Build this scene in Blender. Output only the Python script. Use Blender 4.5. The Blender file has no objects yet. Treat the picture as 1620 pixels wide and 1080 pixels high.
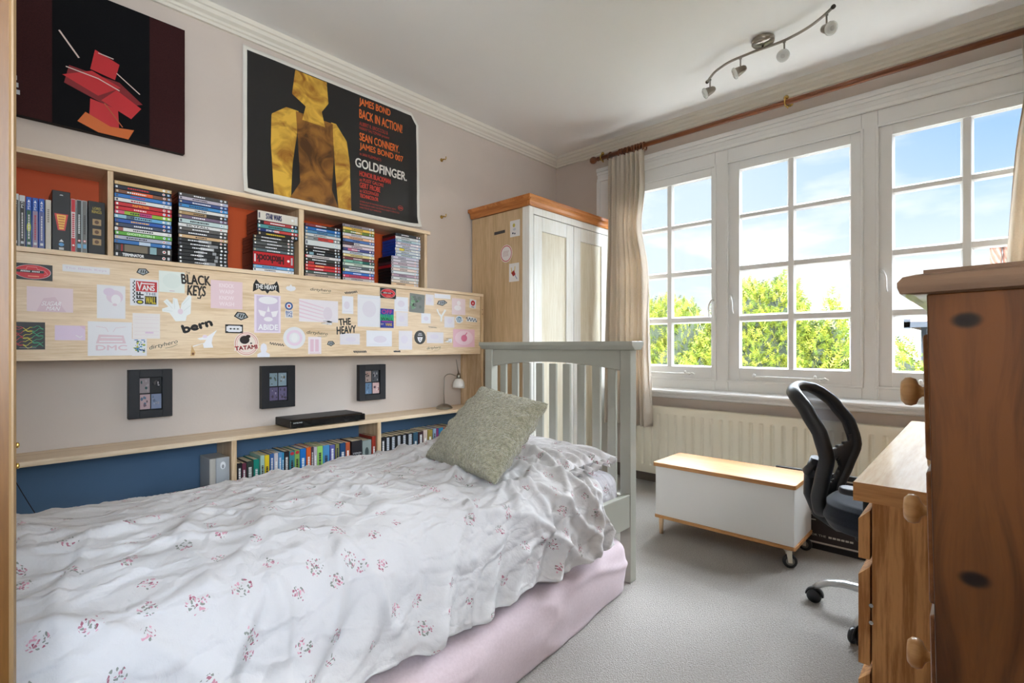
import bpy, math, random
from mathutils import Vector, Matrix, noise
random.seed(11)
SC = bpy.context.scene
COL = SC.collection

# ---------------------------------------------------------------- camera
cam_data = bpy.data.cameras.new('camera')
cam_data.sensor_width = 36.0
cam_data.lens = 795.0 / 1620.0 * 36.0
cam_data.shift_y = 7.0 / 1620.0
cam_data.clip_start = 0.02
camera = bpy.data.objects.new('camera', cam_data)
camera.location = (2.690, -3.430, 1.0)
camera.rotation_euler = (math.radians(90), 0, math.radians(43.14))
COL.objects.link(camera)
SC.camera = camera

# ---------------------------------------------------------------- colour management
SC.view_settings.view_transform = 'Standard'
SC.view_settings.look = 'None'
SC.view_settings.gamma = 1.0
SC.view_settings.use_curve_mapping = False
SC.view_settings.exposure = 0.62

# ---------------------------------------------------------------- sky
world = bpy.data.worlds.new('sky')
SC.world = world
world.use_nodes = True
nt = world.node_tree
nt.nodes.clear()
w_out = nt.nodes.new('ShaderNodeOutputWorld')
w_bg = nt.nodes.new('ShaderNodeBackground')
w_tc = nt.nodes.new('ShaderNodeTexCoord')
w_sep = nt.nodes.new('ShaderNodeSeparateXYZ')
w_ramp = nt.nodes.new('ShaderNodeValToRGB')
nt.links.new(w_tc.outputs['Generated'], w_sep.inputs[0])
w_map = nt.nodes.new('ShaderNodeMapRange')
w_map.inputs['From Min'].default_value = -0.1
w_map.inputs['From Max'].default_value = 1.0
nt.links.new(w_sep.outputs['Z'], w_map.inputs['Value'])
nt.links.new(w_map.outputs[0], w_ramp.inputs[0])
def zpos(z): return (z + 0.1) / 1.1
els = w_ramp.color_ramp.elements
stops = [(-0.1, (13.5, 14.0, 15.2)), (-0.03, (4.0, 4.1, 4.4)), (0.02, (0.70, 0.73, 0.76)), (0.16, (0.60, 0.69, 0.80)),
         (0.26, (0.36, 0.52, 0.76)), (0.34, (0.26, 0.44, 0.74)), (0.385, (0.9, 1.35, 2.0)), (0.46, (32.0, 34.0, 37.6)), (1.0, (32.0, 34.0, 37.6))]  # far brighter above the view and below the horizon, added to light the room
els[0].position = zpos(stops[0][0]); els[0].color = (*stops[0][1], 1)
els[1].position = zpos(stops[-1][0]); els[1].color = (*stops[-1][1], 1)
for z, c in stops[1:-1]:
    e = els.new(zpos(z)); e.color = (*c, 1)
# thin soft clouds
w_map2 = nt.nodes.new('ShaderNodeMapping')
w_map2.inputs['Scale'].default_value = (1.6, 1.6, 5.0)
w_noise = nt.nodes.new('ShaderNodeTexNoise')
w_noise.inputs['Scale'].default_value = 2.4
w_noise.inputs['Detail'].default_value = 5
w_noise.inputs['Roughness'].default_value = 0.55
nt.links.new(w_tc.outputs['Generated'], w_map2.inputs[0])
nt.links.new(w_map2.outputs[0], w_noise.inputs['Vector'])
w_cr = nt.nodes.new('ShaderNodeValToRGB')
w_cr.color_ramp.elements[0].position = 0.47; w_cr.color_ramp.elements[0].color = (0, 0, 0, 1)
w_cr.color_ramp.elements[1].position = 0.72; w_cr.color_ramp.elements[1].color = (0.75, 0.75, 0.75, 1)
nt.links.new(w_noise.outputs[0], w_cr.inputs[0])
# the air is paler toward the left of the garden, bluer toward the right
w_pale = nt.nodes.new('ShaderNodeMapRange'); w_pale.interpolation_type = 'SMOOTHSTEP'
w_pale.inputs['From Min'].default_value = 0.10; w_pale.inputs['From Max'].default_value = -0.42
w_pale.inputs['To Min'].default_value = 0.0; w_pale.inputs['To Max'].default_value = 0.78
nt.links.new(w_sep.outputs['X'], w_pale.inputs['Value'])
w_lowz = nt.nodes.new('ShaderNodeMapRange'); w_lowz.inputs['From Min'].default_value = 0.42; w_lowz.inputs['From Max'].default_value = 0.36
nt.links.new(w_sep.outputs['Z'], w_lowz.inputs['Value'])
w_lowz2 = nt.nodes.new('ShaderNodeMath'); w_lowz2.operation = 'GREATER_THAN'; w_lowz2.inputs[1].default_value = 0.0
nt.links.new(w_sep.outputs['Z'], w_lowz2.inputs[0])
w_pf = nt.nodes.new('ShaderNodeMath'); w_pf.operation = 'MULTIPLY'; nt.links.new(w_pale.outputs[0], w_pf.inputs[0]); nt.links.new(w_lowz.outputs[0], w_pf.inputs[1])
w_pf2 = nt.nodes.new('ShaderNodeMath'); w_pf2.operation = 'MULTIPLY'; nt.links.new(w_pf.outputs[0], w_pf2.inputs[0]); nt.links.new(w_lowz2.outputs[0], w_pf2.inputs[1])
w_pm = nt.nodes.new('ShaderNodeMix'); w_pm.data_type = 'RGBA'; w_pm.inputs[7].default_value = (0.62, 0.69, 0.76, 1)
nt.links.new(w_pf2.outputs[0], w_pm.inputs['Factor']); nt.links.new(w_ramp.outputs[0], w_pm.inputs[6])
w_add = nt.nodes.new('ShaderNodeMix'); w_add.data_type = 'RGBA'; w_add.blend_type = 'ADD'
w_add.inputs['Factor'].default_value = 1.0
w_cl = nt.nodes.new('ShaderNodeMix'); w_cl.data_type = 'RGBA'; w_cl.blend_type = 'MULTIPLY'
w_cl.inputs['Factor'].default_value = 1.0
w_cl.inputs[7].default_value = (0.5, 0.33, 0.1, 1)
nt.links.new(w_cr.outputs[0], w_cl.inputs[6])
nt.links.new(w_pm.outputs[2], w_add.inputs[6])
nt.links.new(w_cl.outputs[2], w_add.inputs[7])
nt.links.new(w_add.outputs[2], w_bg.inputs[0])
# unseen low sky to the east, boosted to light the left wall
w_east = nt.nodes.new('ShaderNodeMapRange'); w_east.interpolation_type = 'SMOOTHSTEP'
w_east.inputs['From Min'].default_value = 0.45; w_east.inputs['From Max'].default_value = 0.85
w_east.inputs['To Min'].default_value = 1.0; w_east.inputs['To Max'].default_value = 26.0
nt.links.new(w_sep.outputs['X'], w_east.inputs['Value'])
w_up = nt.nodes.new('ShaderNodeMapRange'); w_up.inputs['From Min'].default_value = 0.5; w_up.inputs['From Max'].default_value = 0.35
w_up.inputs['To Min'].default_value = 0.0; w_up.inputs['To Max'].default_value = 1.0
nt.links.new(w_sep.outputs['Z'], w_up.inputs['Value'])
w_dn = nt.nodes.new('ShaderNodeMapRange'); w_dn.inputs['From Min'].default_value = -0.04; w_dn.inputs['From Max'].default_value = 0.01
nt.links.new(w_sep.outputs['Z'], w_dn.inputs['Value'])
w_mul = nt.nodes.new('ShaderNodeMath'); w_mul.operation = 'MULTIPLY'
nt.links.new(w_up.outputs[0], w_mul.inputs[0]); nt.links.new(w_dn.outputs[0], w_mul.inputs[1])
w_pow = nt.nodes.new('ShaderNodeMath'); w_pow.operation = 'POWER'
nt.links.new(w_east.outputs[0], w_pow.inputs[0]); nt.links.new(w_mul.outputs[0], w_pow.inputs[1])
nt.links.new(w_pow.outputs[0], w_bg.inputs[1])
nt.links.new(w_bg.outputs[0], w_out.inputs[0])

# ---------------------------------------------------------------- sun (high at the side of the house, on to the garden)
sun_data = bpy.data.lights.new('sun', 'SUN')
sun_data.energy = 5.5
sun_data.angle = math.radians(0.6)
sun_data.color = (1.0, 0.95, 0.84)
sun = bpy.data.objects.new('sun', sun_data)
sun.location = (4, -12, 14)
sun.rotation_euler = Vector((0.62, 0.16, -0.76)).to_track_quat('-Z', 'Y').to_euler()
COL.objects.link(sun)

# portals only guide the sky light through the window openings; they give no light themselves
def portal(name, loc, rot, sx, sy):
    d = bpy.data.lights.new(name, 'AREA'); d.shape = 'RECTANGLE'; d.size = sx; d.size_y = sy
    d.cycles.is_portal = True
    o = bpy.data.objects.new(name, d); o.location = loc; o.rotation_euler = rot
    COL.objects.link(o)
portal('window_portal', (1.84, 0.16, 1.50), (math.radians(-90), 0, 0), 2.44, 1.42)
portal('added_window_portal', (3.36, -3.55, 1.50), (0, math.radians(90), 0), 1.2, 1.0)

# ---------------------------------------------------------------- materials
def lin(c):
    r = []
    for v in c[:3]:
        v = v / 255.0
        r.append(v / 12.92 if v <= 0.04045 else ((v + 0.055) / 1.055) ** 2.4)
    return (r[0], r[1], r[2], 1.0)

MATS = {}
def new_mat(name):
    m = bpy.data.materials.new(name); m.use_nodes = True
    b = m.node_tree.nodes['Principled BSDF']
    return m, m.node_tree, b

def flat(rgb, rough=0.55, metal=0.0, spec=0.4, coat=0.0, bump=0.0, bscale=200.0, var=0.0, vscale=8.0):
    key = (tuple(rgb), rough, metal, spec, coat, bump, bscale, var, vscale)
    if key in MATS: return MATS[key]
    m, t, b = new_mat('paint_%d_%d_%d' % tuple(int(x) for x in rgb[:3]))
    b.inputs['Base Color'].default_value = lin(rgb)
    b.inputs['Roughness'].default_value = rough
    b.inputs['Metallic'].default_value = metal
    b.inputs['Specular IOR Level'].default_value = spec
    b.inputs['Coat Weight'].default_value = coat
    tc = t.nodes.new('ShaderNodeTexCoord')
    if var > 0:
        n = t.nodes.new('ShaderNodeTexNoise'); n.inputs['Scale'].default_value = vscale; n.inputs['Detail'].default_value = 4
        t.links.new(tc.outputs['Object'], n.inputs['Vector'])
        h = t.nodes.new('ShaderNodeHueSaturation'); h.inputs['Color'].default_value = lin(rgb)
        mr = t.nodes.new('ShaderNodeMapRange'); mr.inputs['From Min'].default_value = 0.25; mr.inputs['From Max'].default_value = 0.75
        mr.inputs['To Min'].default_value = 1 - var; mr.inputs['To Max'].default_value = 1 + var
        t.links.new(n.outputs[0], mr.inputs[0]); t.links.new(mr.outputs[0], h.inputs['Value'])
        t.links.new(h.outputs[0], b.inputs['Base Color'])
    if bump > 0:
        n = t.nodes.new('ShaderNodeTexNoise'); n.inputs['Scale'].default_value = bscale; n.inputs['Detail'].default_value = 3
        t.links.new(tc.outputs['Object'], n.inputs['Vector'])
        bp = t.nodes.new('ShaderNodeBump'); bp.inputs['Strength'].default_value = bump; bp.inputs['Distance'].default_value = 0.002
        t.links.new(n.outputs[0], bp.inputs['Height']); t.links.new(bp.outputs[0], b.inputs['Normal'])
    MATS[key] = m
    return m

def wood(name, c_light, c_dark, axis='x', fine=26.0, figure=3.0, rough=0.45, knots=(), coat=0.0, contrast=1.0, stretch=14.0):
    """procedural timber; axis = grain direction in object space; knots = list of (x,y,z,radius)"""
    m, t, b = new_mat(name)
    L = t.links.new
    tc = t.nodes.new('ShaderNodeTexCoord')
    vec = tc.outputs['Object']
    knot_fac = None
    for (kx, ky, kz, kr) in knots:
        d = t.nodes.new('ShaderNodeVectorMath'); d.operation = 'SUBTRACT'; d.inputs[1].default_value = (kx, ky, kz)
        L(tc.outputs['Object'], d.inputs[0])
        sc = t.nodes.new('ShaderNodeVectorMath'); sc.operation = 'MULTIPLY'
        s = [1.0, 1.0, 1.0]; s['xyz'.index(axis)] = 0.55; sc.inputs[1].default_value = s
        L(d.outputs[0], sc.inputs[0])
        ln = t.nodes.new('ShaderNodeVectorMath'); ln.operation = 'LENGTH'; L(sc.outputs[0], ln.inputs[0])
        # ring warp: push the grain away from the knot
        mr = t.nodes.new('ShaderNodeMapRange'); mr.interpolation_type = 'SMOOTHSTEP'
        mr.inputs['From Min'].default_value = kr * 0.6; mr.inputs['From Max'].default_value = kr * 5
        mr.inputs['To Min'].default_value = 0.55; mr.inputs['To Max'].default_value = 0.0
        L(ln.outputs['Value'], mr.inputs[0])
        sv = t.nodes.new('ShaderNodeVectorMath'); sv.operation = 'SCALE'
        L(d.outputs[0], sv.inputs[0]); L(mr.outputs[0], sv.inputs['Scale'])
        sb = t.nodes.new('ShaderNodeVectorMath'); sb.operation = 'SUBTRACT'
        L(vec, sb.inputs[0]); L(sv.outputs[0], sb.inputs[1])
        vec = sb.outputs[0]
        e2 = t.nodes.new('ShaderNodeVectorMath'); e2.operation = 'MULTIPLY'; s2 = [1.0, 1.0, 1.0]; s2['xyz'.index(axis)] = 1.5; e2.inputs[1].default_value = s2; L(d.outputs[0], e2.inputs[0])
        ln2 = t.nodes.new('ShaderNodeVectorMath'); ln2.operation = 'LENGTH'; L(e2.outputs[0], ln2.inputs[0])
        kf = t.nodes.new('ShaderNodeMapRange'); kf.interpolation_type = 'SMOOTHSTEP'
        kf.inputs['From Min'].default_value = kr * 0.55; kf.inputs['From Max'].default_value = kr * 1.15
        kf.inputs['To Min'].default_value = 1.0; kf.inputs['To Max'].default_value = 0.0
        L(ln2.outputs['Value'], kf.inputs[0])
        if knot_fac is None: knot_fac = kf.outputs[0]
        else:
            mx = t.nodes.new('ShaderNodeMath'); mx.operation = 'MAXIMUM'; L(knot_fac, mx.inputs[0]); L(kf.outputs[0], mx.inputs[1]); knot_fac = mx.outputs[0]
    mp = t.nodes.new('ShaderNodeMapping')
    s = [1.0, 1.0, 1.0]; s['xyz'.index(axis)] = 1.0 / stretch
    mp.inputs['Scale'].default_value = s
    L(vec, mp.inputs[0])
    n1 = t.nodes.new('ShaderNodeTexNoise'); n1.inputs['Scale'].default_value = figure * 4; n1.inputs['Detail'].default_value = 3; n1.inputs['Distortion'].default_value = 0.6
    L(mp.outputs[0], n1.inputs['Vector'])
    mul = t.nodes.new('ShaderNodeMath'); mul.operation = 'MULTIPLY'; mul.inputs[1].default_value = 9.0
    L(n1.outputs[0], mul.inputs[0])
    sn = t.nodes.new('ShaderNodeMath'); sn.operation = 'SINE'; 
    mul2 = t.nodes.new('ShaderNodeMath'); mul2.operation = 'MULTIPLY'; mul2.inputs[1].default_value = 3.0
    L(mul.outputs[0], mul2.inputs[0]); L(mul2.outputs[0], sn.inputs[0])
    n2 = t.nodes.new('ShaderNodeTexNoise'); n2.inputs['Scale'].default_value = fine * 6; n2.inputs['Detail'].default_value = 4; n2.inputs['Roughness'].default_value = 0.65
    L(mp.outputs[0], n2.inputs['Vector'])
    a = t.nodes.new('ShaderNodeMath'); a.operation = 'MULTIPLY_ADD'; a.inputs[1].default_value = 0.13 * contrast; a.inputs[2].default_value = 0.0
    L(sn.outputs[0], a.inputs[0])
    a2 = t.nodes.new('ShaderNodeMath'); a2.operation = 'ADD'
    L(a.outputs[0], a2.inputs[0]); L(n2.outputs[0], a2.inputs[1])
    cr = t.nodes.new('ShaderNodeValToRGB')
    cr.color_ramp.elements[0].position = 0.30; cr.color_ramp.elements[0].color = lin(c_dark)
    cr.color_ramp.elements[1].position = 0.68; cr.color_ramp.elements[1].color = lin(c_light)
    L(a2.outputs[0], cr.inputs[0])
    outc = cr.outputs[0]
    if knot_fac is not None:
        mx = t.nodes.new('ShaderNodeMix'); mx.data_type = 'RGBA'
        kd = [max(8, c * 0.33) for c in c_dark]
        mx.inputs[7].default_value = lin(kd)
        L(knot_fac, mx.inputs['Factor']); L(outc, mx.inputs[6]); outc = mx.outputs[2]
    L(outc, b.inputs['Base Color'])
    b.inputs['Roughness'].default_value = rough
    b.inputs['Coat Weight'].default_value = coat
    b.inputs['Specular IOR Level'].default_value = 0.35
    bp = t.nodes.new('ShaderNodeBump'); bp.inputs['Strength'].default_value = 0.12; bp.inputs['Distance'].default_value = 0.001
    L(n2.outputs[0], bp.inputs['Height']); L(bp.outputs[0], b.inputs['Normal'])
    return m

def fabric(name, rgb, rgb2=None, wscale=400.0, strength=0.4, rough=0.95, dist=0.002, sheen=0.3, speck=0.0):
    m, t, b = new_mat(name); L = t.links.new
    tc = t.nodes.new('ShaderNodeTexCoord')
    v = t.nodes.new('ShaderNodeTexVoronoi'); v.inputs['Scale'].default_value = wscale
    n = t.nodes.new('ShaderNodeTexNoise'); n.inputs['Scale'].default_value = wscale * 0.4; n.inputs['Detail'].default_value = 5
    L(tc.outputs['Object'], v.inputs['Vector']); L(tc.outputs['Object'], n.inputs['Vector'])
    mx = t.nodes.new('ShaderNodeMix'); mx.data_type = 'RGBA'
    mx.inputs[6].default_value = lin(rgb2 or [c * 0.85 for c in rgb]); mx.inputs[7].default_value = lin(rgb)
    mr = t.nodes.new('ShaderNodeMapRange'); mr.inputs['From Min'].default_value = 0.3; mr.inputs['From Max'].default_value = 0.7
    L(n.outputs[0], mr.inputs[0]); L(mr.outputs[0], mx.inputs['Factor'])
    L(mx.outputs[2], b.inputs['Base Color'])
    ad = t.nodes.new('ShaderNodeMath'); ad.operation = 'SUBTRACT'; L(n.outputs[0], ad.inputs[0]); L(v.outputs['Distance'], ad.inputs[1])
    bp = t.nodes.new('ShaderNodeBump'); bp.inputs['Strength'].default_value = strength; bp.inputs['Distance'].default_value = dist
    L(ad.outputs[0], bp.inputs['Height']); L(bp.outputs[0], b.inputs['Normal'])
    b.inputs['Roughness'].default_value = rough; b.inputs['Sheen Weight'].default_value = sheen
    b.inputs['Specular IOR Level'].default_value = 0.15
    return m

def glass_mat():
    m, t, b = new_mat('window_glass'); L = t.links.new
    t.nodes.remove(b)
    out = t.nodes['Material Output']
    tr = t.nodes.new('ShaderNodeBsdfTransparent'); tr.inputs[0].default_value = (0.96, 0.98, 0.98, 1)
    gl = t.nodes.new('ShaderNodeBsdfGlossy'); gl.inputs['Roughness'].default_value = 0.02
    fr = t.nodes.new('ShaderNodeFresnel'); fr.inputs[0].default_value = 1.35
    ml = t.nodes.new('ShaderNodeMath'); ml.operation = 'MULTIPLY'; ml.inputs[1].default_value = 0.6
    L(fr.outputs[0], ml.inputs[0])
    mx = t.nodes.new('ShaderNodeMixShader')
    L(ml.outputs[0], mx.inputs[0]); L(tr.outputs[0], mx.inputs[1]); L(gl.outputs[0], mx.inputs[2]); L(mx.outputs[0], out.inputs[0])
    return m

def mesh_fabric():
    m, t, b = new_mat('chair_mesh_fabric'); L = t.links.new
    out = t.nodes['Material Output']
    b.inputs['Base Color'].default_value = lin((34, 44, 58)); b.inputs['Roughness'].default_value = 0.8
    tr = t.nodes.new('ShaderNodeBsdfTransparent')
    mx = t.nodes.new('ShaderNodeMixShader'); mx.inputs[0].default_value = 0.72
    L(tr.outputs[0], mx.inputs[1]); L(b.outputs[0], mx.inputs[2]); L(mx.outputs[0], out.inputs[0])
    return m

def carpet_mat():
    m, t, b = new_mat('carpet'); L = t.links.new
    tc = t.nodes.new('ShaderNodeTexCoord')
    n = t.nodes.new('ShaderNodeTexNoise'); n.inputs['Scale'].default_value = 170; n.inputs['Detail'].default_value = 6; n.inputs['Roughness'].default_value = 0.75
    n2 = t.nodes.new('ShaderNodeTexNoise'); n2.inputs['Scale'].default_value = 2.2; n2.inputs['Detail'].default_value = 3
    v = t.nodes.new('ShaderNodeTexVoronoi'); v.inputs['Scale'].default_value = 260
    for q in (n, n2, v): L(tc.outputs['Object'], q.inputs['Vector'])
    cr = t.nodes.new('ShaderNodeValToRGB')
    cr.color_ramp.elements[0].position = 0.25; cr.color_ramp.elements[0].color = lin((134, 128, 121))
    cr.color_ramp.elements[1].position = 0.72; cr.color_ramp.elements[1].color = lin((194, 189, 182))
    L(n.outputs[0], cr.inputs[0])
    h = t.nodes.new('ShaderNodeHueSaturation'); L(cr.outputs[0], h.inputs['Color'])
    mr = t.nodes.new('ShaderNodeMapRange'); mr.inputs['To Min'].default_value = 0.9; mr.inputs['To Max'].default_value = 1.08
    L(n2.outputs[0], mr.inputs[0]); L(mr.outputs[0], h.inputs['Value'])
    L(h.outputs[0], b.inputs['Base Color'])
    b.inputs['Roughness'].default_value = 1.0; b.inputs['Specular IOR Level'].default_value = 0.05; b.inputs['Sheen Weight'].default_value = 0.2
    bp = t.nodes.new('ShaderNodeBump'); bp.inputs['Strength'].default_value = 0.7; bp.inputs['Distance'].default_value = 0.006
    ad = t.nodes.new('ShaderNodeMath'); ad.operation = 'SUBTRACT'; L(n.outputs[0], ad.inputs[0]); L(v.outputs['Distance'], ad.inputs[1])
    L(ad.outputs[0], bp.inputs['Height']); L(bp.outputs[0], b.inputs['Normal'])
    return m

def floral_mat(name, base=(238, 236, 236), density=0.55):
    """white cotton with scattered pink rose sprigs; pattern follows the cloth's UVs (metres)"""
    m, t, b = new_mat(name); L = t.links.new
    uv = t.nodes.new('ShaderNodeUVMap')
    def math_(op, a, bb=None, c=None):
        q = t.nodes.new('ShaderNodeMath'); q.operation = op
        for i, s in enumerate((a, bb, c)):
            if s is None: continue
            if isinstance(s, (int, float)): q.inputs[i].default_value = s
            else: L(s, q.inputs[i])
        return q.outputs[0]
    v1 = t.nodes.new('ShaderNodeTexVoronoi'); v1.voronoi_dimensions = '2D'; v1.inputs['Scale'].default_value = 13.0; v1.inputs['Randomness'].default_value = 0.85
    L(uv.outputs[0], v1.inputs['Vector'])
    v2 = t.nodes.new('ShaderNodeTexVoronoi'); v2.voronoi_dimensions = '2D'; v2.inputs['Scale'].default_value = 190.0
    wn = t.nodes.new('ShaderNodeTexNoise'); wn.inputs['Scale'].default_value = 70; wn.inputs['Detail'].default_value = 2
    L(uv.outputs[0], wn.inputs['Vector'])
    wa = t.nodes.new('ShaderNodeVectorMath'); wa.operation = 'MULTIPLY_ADD'; wa.inputs[1].default_value = (0.018, 0.018, 0); L(wn.outputs['Color'], wa.inputs[0]); L(uv.outputs[0], wa.inputs[2])
    L(wa.outputs[0], v2.inputs['Vector'])
    sep1 = t.nodes.new('ShaderNodeSeparateColor'); L(v1.outputs['Color'], sep1.inputs[0])
    sep2 = t.nodes.new('ShaderNodeSeparateColor'); L(v2.outputs['Color'], sep2.inputs[0])
    size = math_('MULTIPLY_ADD', sep1.outputs[0], 0.12, 0.15)
    near = math_('LESS_THAN', v1.outputs['Distance'], size)
    present = math_('LESS_THAN', sep1.outputs[1], density)
    petal = math_('LESS_THAN', v2.outputs['Distance'], 0.42)
    pick = math_('LESS_THAN', sep2.outputs[0], math_('MULTIPLY_ADD', v1.outputs['Distance'], -2.4, 0.86))
    mask = math_('MULTIPLY', math_('MULTIPLY', near, present), math_('MULTIPLY', petal, pick))
    isgreen = math_('GREATER_THAN', sep2.outputs[1], 0.62)
    colr = t.nodes.new('ShaderNodeMix'); colr.data_type = 'RGBA'
    L(sep2.outputs[2], colr.inputs['Factor']); colr.inputs[6].default_value = lin((150, 84, 98)); colr.inputs[7].default_value = lin((216, 160, 172))
    c2 = t.nodes.new('ShaderNodeMix'); c2.data_type = 'RGBA'
    L(isgreen, c2.inputs['Factor']); L(colr.outputs[2], c2.inputs[6]); c2.inputs[7].default_value = lin((138, 140, 130))
    c3 = t.nodes.new('ShaderNodeMix'); c3.data_type = 'RGBA'
    c3.inputs[6].default_value = lin(base); L(mask, c3.inputs['Factor']); L(c2.outputs[2], c3.inputs[7])
    L(c3.outputs[2], b.inputs['Base Color'])
    b.inputs['Roughness'].default_value = 0.9; b.inputs['Specular IOR Level'].default_value = 0.15; b.inputs['Sheen Weight'].default_value = 0.15
    b.inputs['Subsurface Weight'].default_value = 0.0
    n = t.nodes.new('ShaderNodeTexNoise'); n.inputs['Scale'].default_value = 22; n.inputs['Detail'].default_value = 7; n.inputs['Roughness'].default_value = 0.6; n.inputs['Distortion'].default_value = 0.35
    L(uv.outputs[0], n.inputs['Vector'])
    # crisp creases of slept-in cotton: ridges along warped cell borders, stretched slantwise
    hts = n.outputs[0]
    for (sc_, rot, st, amt) in ((4.2, 0.6, 0.38, 1.1), (7.5, -0.5, 0.42, 0.8), (15.0, 0.9, 0.5, 0.45)):
        mp = t.nodes.new('ShaderNodeMapping'); mp.inputs['Rotation'].default_value = (0, 0, rot); mp.inputs['Scale'].default_value = (1.0, st, 1.0)
        w2 = t.nodes.new('ShaderNodeTexNoise'); w2.inputs['Scale'].default_value = sc_ * 0.8; w2.inputs['Detail'].default_value = 3; L(uv.outputs[0], w2.inputs['Vector'])
        wv = t.nodes.new('ShaderNodeVectorMath'); wv.operation = 'MULTIPLY_ADD'; wv.inputs[1].default_value = (0.9 / sc_, 0.9 / sc_, 0); L(w2.outputs['Color'], wv.inputs[0]); L(uv.outputs[0], wv.inputs[2])
        L(wv.outputs[0], mp.inputs[0])
        vo = t.nodes.new('ShaderNodeTexVoronoi'); vo.voronoi_dimensions = '2D'; vo.feature = 'DISTANCE_TO_EDGE'; vo.inputs['Scale'].default_value = sc_; L(mp.outputs[0], vo.inputs['Vector'])
        mr = t.nodes.new('ShaderNodeMapRange'); mr.interpolation_type = 'SMOOTHSTEP'; mr.inputs['From Min'].default_value = 0.0; mr.inputs['From Max'].default_value = 0.16; mr.inputs['To Min'].default_value = amt; mr.inputs['To Max'].default_value = 0.0
        L(vo.outputs['Distance'], mr.inputs[0])
        hts = math_('ADD', hts, mr.outputs[0])
    bp = t.nodes.new('ShaderNodeBump'); bp.inputs['Strength'].default_value = 0.8; bp.inputs['Distance'].default_value = 0.006
    L(hts, bp.inputs['Height']); L(bp.outputs[0], b.inputs['Normal'])
    return m

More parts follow.
